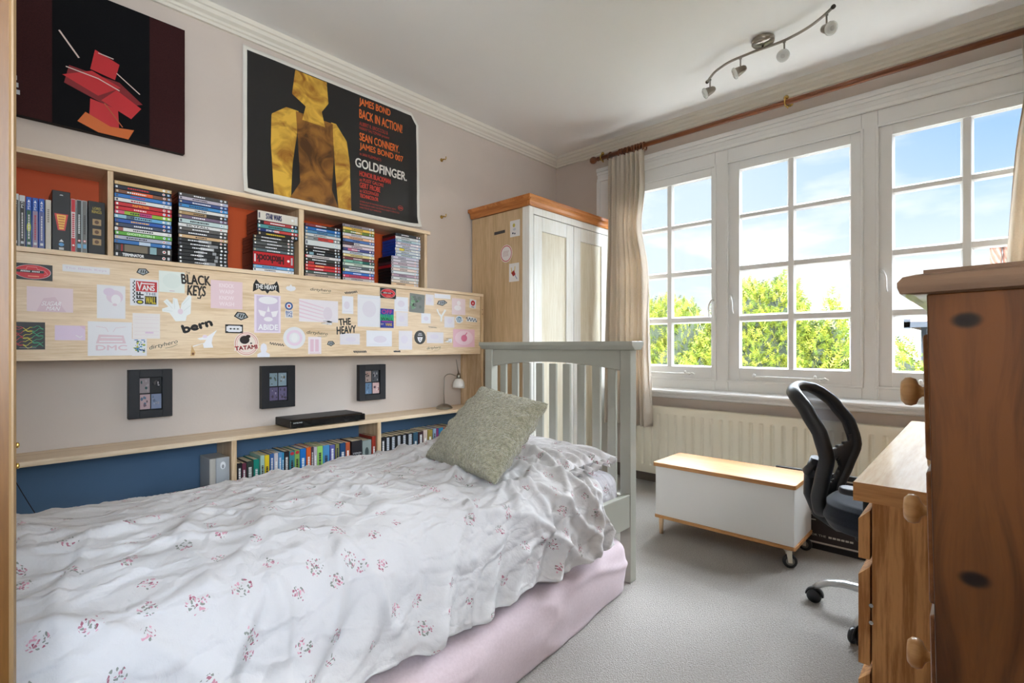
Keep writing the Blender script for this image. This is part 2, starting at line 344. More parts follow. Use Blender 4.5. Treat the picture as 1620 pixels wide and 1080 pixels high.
# ---------------------------------------------------------------- mesh building
class MB:
    def __init__(self):
        self.v = []; self.f = []; self.m = []; self.uv = None; self.s = []
    def add(self, verts, faces, m=0, smooth=False):
        o = len(self.v); self.v += [tuple(p) for p in verts]
        for fc in faces:
            self.f.append(tuple(i + o for i in fc)); self.m.append(m); self.s.append(smooth)
        return self
    def box(self, x0, x1, y0, y1, z0, z1, m=0):
        if x0 > x1: x0, x1 = x1, x0
        if y0 > y1: y0, y1 = y1, y0
        if z0 > z1: z0, z1 = z1, z0
        vs = [(x0, y0, z0), (x1, y0, z0), (x1, y1, z0), (x0, y1, z0), (x0, y0, z1), (x1, y0, z1), (x1, y1, z1), (x0, y1, z1)]
        return self.add(vs, [(3, 2, 1, 0), (4, 5, 6, 7), (0, 1, 5, 4), (1, 2, 6, 5), (2, 3, 7, 6), (3, 0, 4, 7)], m)
    def prism(self, poly, axis, a, b, m=0, smooth=False):
        """poly: 2-D points in the plane normal to axis: x->(y,z), y->(x,z), z->(x,y)"""
        n = len(poly)
        def mk(p, t):
            return {'x': (t, p[0], p[1]), 'y': (p[0], t, p[1]), 'z': (p[0], p[1], t)}[axis]
        vs = [mk(p, a) for p in poly] + [mk(p, b) for p in poly]
        self.add(vs, [tuple(range(n)), tuple(range(2 * n - 1, n - 1, -1))], m)
        o = len(self.v) - 2 * n
        for i in range(n):
            j = (i + 1) % n
            self.f.append((o + i, o + n + i, o + n + j, o + j)); self.m.append(m); self.s.append(smooth)
        return self
    def tube(self, pts, r, n=12, m=0, closed=False, caps=True, flat_=None):
        pts = [Vector(p) for p in pts]; N = len(pts)
        rs = r if isinstance(r, (list, tuple)) else [r] * N
        T = []
        for i in range(N):
            if closed: d = pts[(i + 1) % N] - pts[i - 1]
            else: d = pts[min(i + 1, N - 1)] - pts[max(i - 1, 0)]
            T.append(d.normalized())
        up = Vector((0, 0, 1)) if abs(T[0].z) < 0.9 else Vector((1, 0, 0))
        nrm = (up - T[0] * up.dot(T[0])).normalized()
        o = len(self.v)
        for i in range(N):
            nrm = (nrm - T[i] * nrm.dot(T[i]))
            if nrm.length < 1e-6: nrm = T[i].orthogonal()
            nrm.normalize(); bi = T[i].cross(nrm)
            ra, rb = (rs[i], rs[i]) if not flat_ else (rs[i] * flat_[0], rs[i] * flat_[1])
            for k in range(n):
                a = 2 * math.pi * k / n
                self.v.append(tuple(pts[i] + nrm * math.cos(a) * ra + bi * math.sin(a) * rb))
        for i in range(N if closed else N - 1):
            j = (i + 1) % N
            for k in range(n):
                l = (k + 1) % n
                self.f.append((o + i * n + k, o + i * n + l, o + j * n + l, o + j * n + k)); self.m.append(m); self.s.append(True)
        if caps and not closed:
            self.f.append(tuple(o + k for k in range(n - 1, -1, -1))); self.m.append(m); self.s.append(False)
            self.f.append(tuple(o + (N - 1) * n + k for k in range(n))); self.m.append(m); self.s.append(False)
        return self
    def lathe(self, prof, c=(0, 0, 0), axis=(0, 0, 1), n=24, m=0, smooth=True):
        c = Vector(c); A = Vector(axis).normalized(); U = A.orthogonal().normalized(); W = A.cross(U)
        o = len(self.v)
        for (r, h) in prof:
            for k in range(n):
                a = 2 * math.pi * k / n
                self.v.append(tuple(c + A * h + (U * math.cos(a) + W * math.sin(a)) * r))
        for i in range(len(prof) - 1):
            for k in range(n):
                l = (k + 1) % n
                self.f.append((o + i * n + k, o + i * n + l, o + (i + 1) * n + l, o + (i + 1) * n + k)); self.m.append(m); self.s.append(smooth)
        if prof[0][0] > 1e-5: self.f.append(tuple(o + k for k in range(n - 1, -1, -1))); self.m.append(m); self.s.append(False)
        if prof[-1][0] > 1e-5: self.f.append(tuple(o + (len(prof) - 1) * n + k for k in range(n))); self.m.append(m); self.s.append(False)
        return self
    def grid(self, fn, nu, nv, m=0, closed_u=False, uvfn=None):
        o = len(self.v)
        for j in range(nv + 1):
            for i in range(nu if closed_u else nu + 1):
                self.v.append(tuple(fn(i / nu, j / nv)))
        w = nu if closed_u else nu + 1
        for j in range(nv):
            for i in range(nu):
                k = (i + 1) % w
                self.f.append((o + j * w + i, o + j * w + k, o + (j + 1) * w + k, o + (j + 1) * w + i)); self.m.append(m); self.s.append(True)
        return self
    def build(self, name, mats, parent=None, bevel=0.0, seg=2, world=True, autosmooth=False, solid=0.0, sub=0):
        me = bpy.data.meshes.new(name)
        org = Vector((0, 0, 0))
        if parent is not None and world: org = ORG.get(parent.name, Vector((0, 0, 0)))
        me.from_pydata([tuple(Vector(p) - org) for p in self.v], [], self.f)
        if not isinstance(mats, (list, tuple)): mats = [mats]
        for mt in mats: me.materials.append(mt)
        me.polygons.foreach_set('material_index', self.m)
        me.polygons.foreach_set('use_smooth', self.s)
        if self.uv:
            l = me.uv_layers.new(name='UVMap')
            for lp in me.loops: l.data[lp.index].uv = self.uv[lp.vertex_index]
        me.update()
        ob = bpy.data.objects.new(name, me)
        COL.objects.link(ob)
        if parent is not None:
            ob.parent = parent
            ORG[ob.name] = org
        if solid:
            md = ob.modifiers.new('thickness', 'SOLIDIFY'); md.thickness = solid; md.offset = 0
        if bevel > 0:
            md = ob.modifiers.new('bevel', 'BEVEL'); md.width = bevel; md.segments = seg; md.limit_method = 'ANGLE'; md.angle_limit = math.radians(40)
        if sub:
            md = ob.modifiers.new('sub', 'SUBSURF'); md.levels = sub; md.render_levels = sub
        return ob

ORG = {}
def tag(o, label, cat, group=None, kind=None):
    if label: o['label'] = label
    if cat: o['category'] = cat
    if group: o['group'] = group
    if kind: o['kind'] = kind
    return o
def thing(name, label, cat, loc=(0, 0, 0), group=None):
    o = bpy.data.objects.new(name, None); COL.objects.link(o)
    o.location = loc; o.empty_display_size = 0.1
    ORG[o.name] = Vector(loc)
    return tag(o, label, cat, group)
def lonely(mb, name, mats, base, label, cat, group=None, **kw):
    """a thing that is one mesh, its origin at base"""
    base = Vector(base)
    mb.v = [tuple(Vector(p) - base) for p in mb.v]
    o = mb.build(name, mats, None, **kw)
    o.location = base; ORG[o.name] = base
    return tag(o, label, cat, group)
def struct(name, mb, mats, parent=None, **kw):
    o = mb.build(name, mats, parent, **kw)
    if parent is None: o['kind'] = 'structure'
    return o

_TXT = {}
def text_geo(s):
    if s in _TXT: return _TXT[s]
    cu = bpy.data.curves.new('lettering', 'FONT'); cu.body = s; cu.resolution_u = 3
    ob = bpy.data.objects.new('lettering', cu)
    COL.objects.link(ob)
    bpy.context.view_layer.update()
    me = bpy.data.meshes.new_from_object(ob)
    vs = [(v.co.x, v.co.y) for v in me.vertices]; fs = [tuple(p.vertices) for p in me.polygons]
    bpy.data.objects.remove(ob); bpy.data.curves.remove(cu); bpy.data.meshes.remove(me)
    x0 = min(v[0] for v in vs); x1 = max(v[0] for v in vs); y0 = min(v[1] for v in vs); y1 = max(v[1] for v in vs)
    vs = [((a - x0) / max(x1 - x0, 1e-6), (b - y0) / max(y1 - y0, 1e-6)) for a, b in vs]
    _TXT[s] = (vs, fs)
    return _TXT[s]

class Sheet:
    """flat artwork drawn in layers on a plane: O origin, U right, V up, all in metres"""
    def __init__(self, O, U, V, lift=0.0005, ang=0.0, pivot=None):
        self.O = Vector(O); U = Vector(U).normalized(); V = Vector(V).normalized()
        self.U, self.V = U, V; self.N = U.cross(V).normalized()
        self.mb = MB(); self.mats = []; self.layer = 0; self.lift = lift
        self.ang = math.radians(ang); self.pivot = pivot or (0, 0)
    def mi(self, c):
        m = c if not isinstance(c, (tuple, list)) else flat(c, 0.45)
        if m not in self.mats: self.mats.append(m)
        return self.mats.index(m)
    def pt(self, p, d):
        x, y = p[0] - self.pivot[0], p[1] - self.pivot[1]
        c, s = math.cos(self.ang), math.sin(self.ang)
        x, y = x * c - y * s + self.pivot[0], x * s + y * c + self.pivot[1]
        return self.O + self.U * x + self.V * y + self.N * d
    def poly(self, pts, c, up=True, d0=None):
        if up: self.layer += 1
        d = self.lift * self.layer
        n = len(pts)
        a = 0.0
        for i in range(n):
            x0, y0 = pts[i]; x1, y1 = pts[(i + 1) % n]; a += x0 * y1 - x1 * y0
        if a < 0: pts = pts[::-1]
        self.mb.add([self.pt(p, d) for p in pts], [tuple(range(n))], self.mi(c))
        return self
    def base(self, pts, c, t=0.0006):
        """lowest sheet with a real thickness"""
        a = 0.0; n = len(pts)
        for i in range(n):
            x0, y0 = pts[i]; x1, y1 = pts[(i + 1) % n]; a += x0 * y1 - x1 * y0
        if a < 0: pts = pts[::-1]
        vs = [self.pt(p, 0) for p in pts] + [self.pt(p, t) for p in pts]
        fs = [tuple(range(n - 1, -1, -1)), tuple(range(n, 2 * n))] + [(i, (i + 1) % n, n + (i + 1) % n, n + i) for i in range(n)]
        self.mb.add(vs, fs, self.mi(c)); self.layer = max(self.layer, int(math.ceil(t / self.lift)))
        return self
    def rect(self, x0, y0, x1, y1, c, up=True): return self.poly([(x0, y0), (x1, y0), (x1, y1), (x0, y1)], c, up)
    def ell(self, cx, cy, rx, ry, c, up=True, n=24):
        return self.poly([(cx + rx * math.cos(2 * math.pi * k / n), cy + ry * math.sin(2 * math.pi * k / n)) for k in range(n)], c, up)
    def ring(self, cx, cy, rx, ry, w, c, n=28):
        self.layer += 1; d = self.lift * self.layer; vs = []; fs = []
        for k in range(n):
            a = 2 * math.pi * k / n
            vs.append(self.pt((cx + rx * math.cos(a), cy + ry * math.sin(a)), d)); vs.append(self.pt((cx + (rx - w) * math.cos(a), cy + (ry - w) * math.sin(a)), d))
        for k in range(n):
            j = (k + 1) % n; fs.append((2 * k, 2 * j, 2 * j + 1, 2 * k + 1))
        self.mb.add(vs, fs, self.mi(c)); return self
    def line(self, pts, w, c):
        self.layer += 1; d = self.lift * self.layer
        vs = []; fs = []
        n = len(pts)
        for i in range(n):
            a = Vector(pts[max(i - 1, 0)] + (0,)) if False else Vector((pts[max(i - 1, 0)][0], pts[max(i - 1, 0)][1], 0))
            b = Vector((pts[min(i + 1, n - 1)][0], pts[min(i + 1, n - 1)][1], 0))
            t = (b - a); t = t.normalized() if t.length > 1e-9 else Vector((1, 0, 0))
            q = Vector((-t.y, t.x, 0)) * w * 0.5
            vs.append(self.pt((pts[i][0] - q.x, pts[i][1] - q.y), d)); vs.append(self.pt((pts[i][0] + q.x, pts[i][1] + q.y), d))
        for i in range(n - 1): fs.append((2 * i, 2 * i + 2, 2 * i + 3, 2 * i + 1))
        self.mb.add(vs, fs, self.mi(c)); return self
    def text(self, s, x, y, w, h, c, shear=0.0, rot=0.0, up=True, bold=0.0):
        if up: self.layer += 1
        d = self.lift * self.layer
        vs, fs = text_geo(s)
        r = math.radians(rot); cr, sr = math.cos(r), math.sin(r)
        offs = [(0, 0)] if not bold else [(-bold, 0), (bold, 0), (0, bold), (0, -bold)]
        for k, (ox, oy) in enumerate(offs):
            P = []
            for a, b in vs:
                px, py = a * w + b * h * shear + ox, b * h + oy
                px, py = px * cr - py * sr, px * sr + py * cr
                P.append(self.pt((x + px, y + py), d + k * 0.00002))
            self.mb.add(P, fs, self.mi(c))
        return self
    def build(self, name, parent=None, **kw):
        return self.mb.build(name, self.mats, parent, **kw)
    def lonely(self, name, base, label, cat, group=None):
        return lonely(self.mb, name, self.mats, base, label, cat, group)

# palette
M_wall = flat((210, 197, 186), 0.9, bump=0.25, bscale=90, var=0.035, vscale=3.0)
M_ceil = flat((247, 246, 243), 0.95, bump=0.1, bscale=60, var=0.015, vscale=2.0)
M_crown = flat((232, 226, 212), 0.6, var=0.02, vscale=4)
M_gloss = flat((243, 243, 241), 0.28, spec=0.5, var=0.012, vscale=5)
M_carpet = carpet_mat()
M_skirt = flat((120, 108, 98), 0.5)
M_glass = glass_mat()
M_maple = wood('maple_board', (240, 216, 184), (218, 188, 150), 'y', 22, 1.6, 0.4, contrast=0.9)
M_maple_z = wood('maple_board_upright', (228, 203, 168), (196, 163, 124), 'z', 22, 1.6, 0.4)
M_edge = flat((238, 216, 178), 0.4, var=0.05, vscale=12)
M_orange_back = flat((205, 84, 32), 0.6, var=0.03)
M_blue_back = flat((84, 113, 142), 0.8, var=0.02)
M_black = flat((18, 18, 20), 0.45)
M_black_gloss = flat((10, 10, 12), 0.08, coat=0.6)
M_chrome = flat((200, 200, 198), 0.18, metal=1.0)
M_nickel = flat((165, 158, 146), 0.3, metal=1.0)
M_brass = flat((200, 165, 90), 0.25, metal=1.0)
M_bed = flat((172, 171, 158), 0.4, spec=0.4, var=0.015)

STICKERS = [
    ('oval', -3.343, -3.238, 1.236, 1.294, 0, 'red oval logo sticker on a black rectangle at the left end of the panel'),
    ('strip', -3.211, -3.073, 1.277, 1.302, 0, 'long narrow white strip sticker with faint pink lettering, above the rest'),
    ('hex', -2.989, -2.945, 1.285, 1.314, 0, 'small grey and black hexagon badge sticker above the red chequered sticker'),
    ('vans', -3.009, -2.915, 1.162, 1.27, 0, 'white square sticker with red, black and yellow lettering and a chequered edge'),
    ('sugar', -3.306, -3.181, 1.124, 1.213, 0, 'faded pink sticker with white handwritten capitals under the red oval'),
    ('portrait', -3.112, -3.024, 1.107, 1.236, 0, 'faded white sticker with a pale mauve portrait, left of the chequered sticker'),
    ('maze', -3.342, -3.258, 0.987, 1.085, 0, 'black square sticker with red, yellow and green line maze'),
    ('lilac', -3.232, -3.146, 1.021, 1.076, 0, 'plain lilac sticker right of the black maze square'),
    ('car', -3.139, -3.003, 0.962, 1.094, 0, 'white sticker with a faded pink car seen from the rear'),
    ('lined', -3.001, -2.909, 1.03, 1.132, 0, 'cream sticker with faint pink ruled lines above the little comic picture'),
    ('comic', -3.003, -2.954, 0.96, 1.029, 0, 'tiny blue, green and yellow comic picture sticker'),
    ('script', -2.951, -2.848, 0.99, 1.015, 16, 'black slanted script sticker sloping upward beside the comic picture'),
    ('pale', -2.913, -2.821, 1.224, 1.312, 0, 'pale green-white square sticker left of the ragged black capitals'),
    ('keys', -2.831, -2.722, 1.206, 1.319, 0, 'ragged black capitals reading in two rows, no backing'),
    ('pinkwords', -2.722, -2.592, 1.167, 1.292, 0, 'pink square sticker with four rows of white capitals'),
    ('hand', -2.904, -2.796, 1.104, 1.219, 0, 'white cut-out sticker of an open hand and wing'),
    ('bern', -2.831, -2.717, 1.072, 1.104, 18, 'bold black lower-case lettering sloping upward'),
    ('hex', -2.628, -2.566, 1.117, 1.155, -8, 'grey and black hexagon badge sticker above the razor blade'),
    ('razor', -2.664, -2.59, 1.058, 1.097, 0, 'black sticker with a white razor blade'),
    ('tatami', -2.628, -2.521, 0.954, 1.066, 0, 'round cream and red sticker with a dark gorilla and red capitals'),
    ('rider', -2.793, -2.697, 0.984, 1.071, 0, 'white cut-out sticker of a leaping figure with outstretched leg'),
    ('tri', -2.804, -2.781, 0.957, 1.003, 0, 'small tan triangular sticker at the foot of the leaping figure'),
    ('bat', -2.547, -2.426, 1.253, 1.312, 0, 'black bat shaped sticker with white lettering'),
    ('cloud', -2.396, -2.346, 1.268, 1.303, 0, 'small white cloud shaped sticker right of the bat'),
    ('abide', -2.541, -2.42, 1.062, 1.242, 0, 'tall lilac sticker with white shapes over white capitals'),
    ('roundel', -2.4, -2.36, 1.138, 1.218, 0, 'small blue, white and red target sticker with blue capitals below'),
    ('disc', -2.408, -2.298, 0.986, 1.094, 0, 'round white sticker with a pink ring'),
    ('bust', -2.527, -2.471, 0.947, 1.013, 0, 'white head and shoulders cut-out at the panel bottom edge'),
    ('scribble', -2.471, -2.403, 1.0, 1.018, -8, 'thin dark signature left of the round pink sticker'),
    ('script', -2.276, -2.166, 1.274, 1.296, 0, 'black script sticker near the panel top, above the striped sticker'),
    ('scribble', -2.086, -2.011, 1.279, 1.299, 10, 'curly black scribble sticker at the panel top, left of the large white sheet'),
    ('wave', -2.33, -2.123, 1.122, 1.235, 0, 'wide pale sticker with pink diagonal stripes'),
    ('white', -2.1, -2.035, 1.172, 1.266, 0, 'narrow upright white sticker right of the striped one'),
    ('sheet', -2.01, -1.867, 1.106, 1.281, 0, 'largest plain white upright sticker in the middle of the panel'),
    ('oval', -1.87, -1.765, 1.271, 1.33, 0, 'little red oval logo sticker on black, right of the large white sheet'),
    ('wall', -1.87, -1.78, 1.103, 1.212, 0, 'blue sticker with pink, green and yellow stacked capitals'),
    ('heavy', -2.134, -2.024, 1.066, 1.149, 6, 'uneven black capitals in two rows, beside the large white sheet'),
    ('white', -2.112, -1.996, 1.007, 1.067, 0, 'low white sticker directly under the uneven black capitals'),
    ('fist', -2.216, -2.156, 1.109, 1.13, 0, 'tiny outlined pointing hand sticker on the corner of the striped one'),
    ('script', -2.295, -2.184, 1.051, 1.076, -4, 'black script sticker right of the round pink sticker'),
    ('stripes', -2.284, -2.215, 0.959, 1.046, 0, 'narrow pink and white upright sticker under the black script'),
    ('hex', -2.184, -2.141, 0.998, 1.026, 0, 'smallest dark badge sticker right of the narrow pink one'),
    ('white', -1.956, -1.792, 0.997, 1.086, 0, 'wide plain white sticker in the bottom row under the large sheet'),
    ('scribble', -2.033, -1.955, 0.959, 0.98, 0, 'curly black scribble sticker in the bottom row under the low white sticker'),
    ('white', -1.775, -1.68, 1.201, 1.286, 0, 'white sticker left of the green square'),
    ('white', -1.763, -1.682, 1.115, 1.198, 0, 'white sticker below the one left of the green square'),
    ('green', -1.67, -1.56, 1.2, 1.312, -3, 'green and grey leafy square sticker'),
    ('white', -1.552, -1.489, 1.25, 1.316, 0, 'small white sticker touching the right edge of the green square'),
    ('white', -1.585, -1.514, 1.138, 1.199, 0, 'white sticker below the right corner of the green square'),
    ('strip2', -1.484, -1.355, 1.298, 1.325, 0, 'thin white strip at the panel top right of the green square'),
    ('hex', -1.467, -1.381, 1.252, 1.287, 6, 'grey badge sticker under the thin white strip'),
    ('antler', -1.469, -1.391, 1.153, 1.232, 0, 'white antler shaped cut-out sticker'),
    ('figure', -1.344, -1.229, 1.202, 1.307, 0, 'faded pink sticker with a pale figure near the right end'),
    ('white', -1.406, -1.323, 1.117, 1.187, 0, 'small white sticker left of the round blue sticker'),
    ('blue', -1.315, -1.25, 1.147, 1.196, 0, 'small round blue and white sticker'),
    ('scribwhite', -1.223, -1.126, 1.158, 1.195, -4, 'white sticker with dark curly lettering at the right end'),
    ('red', -1.192, -1.134, 1.251, 1.31, -5, 'tiny white sticker with a red blot near the right end'),
    ('white', -1.745, -1.651, 0.978, 1.089, 0, 'upright white sticker in the bottom row left of the black oval'),
    ('emblem', -1.636, -1.552, 1.01, 1.093, 0, 'black oval sticker with a white shield face'),
    ('white', -1.543, -1.413, 1.017, 1.085, 0, 'white sticker in the bottom row right of the black oval'),
    ('fist', -1.406, -1.341, 1.02, 1.048, 0, 'tiny dark outlined lizard like sticker left of the pink apple'),
    ('apple', -1.334, -1.147, 0.992, 1.109, 0, 'pink sticker with a darker pink apple'),
    ('script', -1.546, -1.438, 0.975, 0.998, 4, 'green-black script sticker in the bottom row near the right end'),
    ('scribble', -1.78, -1.734, 0.96, 0.978, 0, 'short black scribble at the bottom edge left of the last upright white sticker'),
    ('scribble', -1.53, -1.467, 1.11, 1.122, -4, 'faintest thin scribble between the two right-hand white stickers'),
]
WARDROBE_STICKERS = [
    ('whitepic', 0.395, 0.483, 1.721, 1.828, 'white sticker with small yellow and grey drawing, top of the wardrobe side'),
    ('dark', 0.246, 0.348, 1.758, 1.78, 'thin dark strip sticker on the wardrobe side'),
    ('ring', 0.304, 0.415, 1.559, 1.677, 'round red and white ring sticker on the wardrobe side'),
    ('whitepic2', 0.386, 0.475, 1.425, 1.546, 'white sticker with red and yellow drawing, lowest on the wardrobe side'),
]
STANDING = [
    (-3.346, -3.325, 'ps3', (60, 58, 56)),
    (-3.325, -3.309, 'ps3', (50, 48, 46)),
    (-3.308, -3.292, 'ps4', (40, 90, 60)),
    (-3.292, -3.275, 'ps4', (150, 130, 150)),
    (-3.275, -3.258, 'ps4', (90, 100, 150)),
    (-3.257, -3.24, 'cream', (200, 190, 175)),
    (-3.239, -3.187, 'tall', (18, 18, 20)),
    (-3.187, -3.172, 'redwhite', (200, 30, 40)),
    (-3.171, -3.155, 'dark', (45, 48, 45)),
    (-3.155, -3.139, 'grey', (110, 110, 105)),
    (-3.137, -3.085, 'gold', (25, 22, 18)),
]
BOOKS_A = [
    (-2.613, -2.593, 0.463, 'white capitals on black', (28, 26, 30)),
    (-2.592, -2.575, 0.46, 'maroon', (110, 50, 70)),
    (-2.573, -2.543, 0.465, 'dark green', (55, 62, 55)),
    (-2.542, -2.518, 0.469, 'teal', (30, 140, 120)),
    (-2.512, -2.494, 0.482, 'pale mint', (170, 200, 185)),
    (-2.492, -2.472, 0.481, 'bright yellow', (235, 205, 40)),
    (-2.469, -2.45, 0.484, 'blue and white', (60, 100, 160)),
    (-2.449, -2.431, 0.484, 'white with red letters', (215, 205, 205)),
    (-2.429, -2.413, 0.484, 'pale blue', (95, 150, 200)),
    (-2.412, -2.403, 0.481, 'thin sky blue', (60, 150, 190)),
    (-2.402, -2.378, 0.485, 'black with white letters', (40, 30, 35)),
    (-2.376, -2.351, 0.482, 'teal and pink', (60, 140, 150)),
    (-2.35, -2.326, 0.484, 'lime green with red top', (140, 180, 90)),
    (-2.323, -2.294, 0.486, 'bright blue', (30, 120, 200)),
    (-2.291, -2.268, 0.488, 'orange over black', (225, 100, 40)),
    (-2.267, -2.254, 0.487, 'dark purple', (80, 60, 75)),
    (-2.253, -2.236, 0.485, 'cream white', (205, 195, 200)),
    (-2.235, -2.206, 0.486, 'light green', (165, 220, 110)),
    (-2.204, -2.17, 0.485, 'light blue', (80, 150, 200)),
    (-2.166, -2.14, 0.482, 'violet', (100, 100, 165)),
    (-2.135, -2.115, 0.484, 'olive', (140, 140, 85)),
    (-2.11, -2.079, 0.484, 'navy with blue letters', (30, 70, 110)),
    (-2.077, -2.053, 0.483, 'orange and navy', (190, 90, 50)),
    (-2.042, -1.98, 0.485, 'thick black with white capitals', (40, 38, 42)),
    (-1.979, -1.924, 0.48, 'thick grey photo covered', (120, 130, 125)),
    (-1.919, -1.895, 0.496, 'dark red and orange', (150, 45, 25)),
]
BOOKS_B = [
    (-1.86, -1.834, 0.483, 'narrow black with outlined letters', (25, 24, 28)),
    (-1.832, -1.801, 0.481, 'first of the black ones with tall white letters', (22, 22, 26)),
    (-1.798, -1.763, 0.48, 'second black one with tall white letters', (22, 24, 26)),
    (-1.76, -1.724, 0.481, 'third black one with tall white letters', (22, 22, 26)),
    (-1.721, -1.688, 0.481, 'fourth black one with tall white letters', (22, 22, 26)),
    (-1.685, -1.642, 0.482, 'widest black one with tall white letters', (20, 24, 28)),
    (-1.64, -1.608, 0.482, 'navy and teal', (40, 80, 100)),
    (-1.603, -1.567, 0.481, 'black and maroon', (60, 28, 35)),
    (-1.566, -1.537, 0.486, 'cream with red edge', (210, 190, 175)),
    (-1.532, -1.498, 0.484, 'ochre', (160, 140, 60)),
    (-1.493, -1.469, 0.487, 'pale blue', (140, 165, 190)),
    (-1.467, -1.451, 0.484, 'thin magenta', (150, 60, 120)),
    (-1.449, -1.412, 0.486, 'bright teal blue', (30, 120, 160)),
    (-1.403, -1.367, 0.484, 'bright red', (200, 50, 45)),
    (-1.362, -1.325, 0.488, 'grey', (130, 120, 110)),
]

# ================================================================ THE ROOM
RX, RY, RZ = 3.25, -4.20, 2.606
b = MB().box(-0.1, RX + 0.1, RY - 0.1, 0.12, -0.12, 0.0); struct('floor', b, M_carpet)
b = MB().box(-0.15, RX + 0.15, RY - 0.15, 0.2, RZ, RZ + 0.15); struct('ceiling', b, M_ceil)
b = MB().box(-0.15, 0.0, RY - 0.15, 0.2, 0, RZ); struct('wall_left', b, M_wall)
b = MB()      # opening for an added, unseen window that lights the left wall
b.box(RX, RX + 0.15, RY - 0.15, -4.05, 0, RZ); b.box(RX, RX + 0.15, -3.05, 0.2, 0, RZ)
b.box(RX, RX + 0.15, -4.05, -3.05, 0, 0.9); b.box(RX, RX + 0.15, -4.05, -3.05, 2.1, RZ)
struct('wall_right', b, M_wall)
b = MB()
b.box(0, 0.60, 0, 0.2, 0, RZ); b.box(3.05, RX, 0, 0.2, 0, RZ)
b.box(0.60, 3.05, 0, 0.2, 0, 0.69); b.box(0.60, 3.05, 0, 0.2, 2.31, RZ)
struct('wall_window', b, M_wall)
b = MB()
b.box(0, 0.98, RY - 0.15, RY, 0, RZ); b.box(1.86, RX, RY - 0.15, RY, 0, RZ); b.box(0.98, 1.86, RY - 0.15, RY, 2.05, RZ)
struct('wall_rear', b, M_wall)
b = MB().box(0.7, 2.0, -5.3, -5.2, 0, 2.4).box(0.6, 0.7, -5.3, RY - 0.15, 0, 2.4).box(2.0, 2.02, -5.3, RY - 0.15, 0, 2.4).box(0.6, 2.02, -5.3, RY - 0.15, 2.4, 2.5).box(0.6, 2.02, -5.3, RY - 0.15, -0.1, 0)
struct('landing_light_block', b, M_wall)  # unseen box behind the doorway, added to keep daylight off the bed
# coving
prof = [(0, 2.529), (0.014, 2.529), (0.018, 2.541), (0.026, 2.545), (0.029, 2.556), (0.045, 2.566), (0.05, 2.582), (0.058, 2.586), (0.062, RZ), (0, RZ)]
b = MB().prism([(x, z) for x, z in prof], 'y', RY, 0.0); struct('trim_1', b, M_crown)
b = MB().prism([(-y, z) for y, z in prof], 'x', 0.0, RX); struct('trim_2', b, M_crown)
b = MB().prism([(RX - x, z) for x, z in prof], 'y', RY, 0.0); struct('trim_3', b, M_crown)
b = MB().box(0.0, RX, -0.018, 0, 0, 0.085).box(0.0, RX, -0.012, 0, 0.085, 0.095); struct('baseboard_window', b, M_skirt, bevel=0.002)
b = MB().box(0.0, 0.018, RY, 0, 0, 0.095); struct('baseboard_left', b, M_gloss, bevel=0.002)
b = MB().box(RX - 0.018, RX, RY, 0, 0, 0.095); struct('baseboard_right', b, M_gloss, bevel=0.002)

# window surround: casing, head, mullions, sill
b = MB()
def casing_v(x0, x1, z0, z1, flip):
    w = x1 - x0
    def xx(t): return x1 - t if flip else x0 + t
    b.box(xx(0), xx(w), -0.016, 0.0, z0, z1)
    b.box(xx(0), xx(0.030), -0.030, -0.016, z0, z1)
    b.box(xx(w - 0.028), xx(w), -0.024, -0.016, z0, z1)
casing_v(0.43, 0.60, 0.69, 2.31, False)
casing_v(3.05, 3.20, 0.69, 2.31, True)
b.box(0.43, 3.20, -0.016, 0.0, 2.31, 2.415); b.box(0.43, 3.20, -0.034, -0.016, 2.385, 2.415); b.box(0.43, 3.20, -0.026, -0.016, 2.362, 2.385)
b.box(0.43, 3.20, -0.024, -0.016, 2.31, 2.335)
struct('trim_4', b, M_gloss, bevel=0.004)
b = MB()
Y0, Y1 = -0.004, 0.12
b.box(0.60, 0.648, Y0, Y1, 0.69, 2.31); b.box(3.005, 3.05, Y0, Y1, 0.69, 2.31)
b.box(1.366, 1.450, Y0, Y1, 0.69, 2.31); b.box(2.189, 2.264, Y0, Y1, 0.69, 2.31)
for (a, c) in ((0.648, 1.366), (1.450, 2.189), (2.264, 3.005)):
    b.box(a, c, Y0, Y1, 2.216, 2.31); b.box(a, c, Y0, Y1, 0.69, 0.770)
    # bead around each casement
    for (x0, x1, z0, z1) in ((a - 0.010, a + 0.004, 0.762, 2.224), (c - 0.004, c + 0.010, 0.762, 2.224), (a, c, 2.212, 2.226), (a, c, 0.760, 0.774)):
        b.box(x0, x1, -0.014, Y0, z0, z1)
struct('trim_5', b, M_gloss, bevel=0.003)
b = MB()
b.prism([(0.0, 0.700), (-0.060, 0.692), (-0.080, 0.690), (-0.088, 0.682), (-0.086, 0.670), (-0.076, 0.665), (0.0, 0.665)], 'x', 0.41, 3.22)
b.prism([(0, 0.665), (-0.040, 0.665), (-0.036, 0.652), (-0.026, 0.646), (-0.024, 0.634), (-0.014, 0.627), (0, 0.627)], 'x', 0.43, 3.20)
struct('trim_6', b, M_gloss, bevel=0.0015)

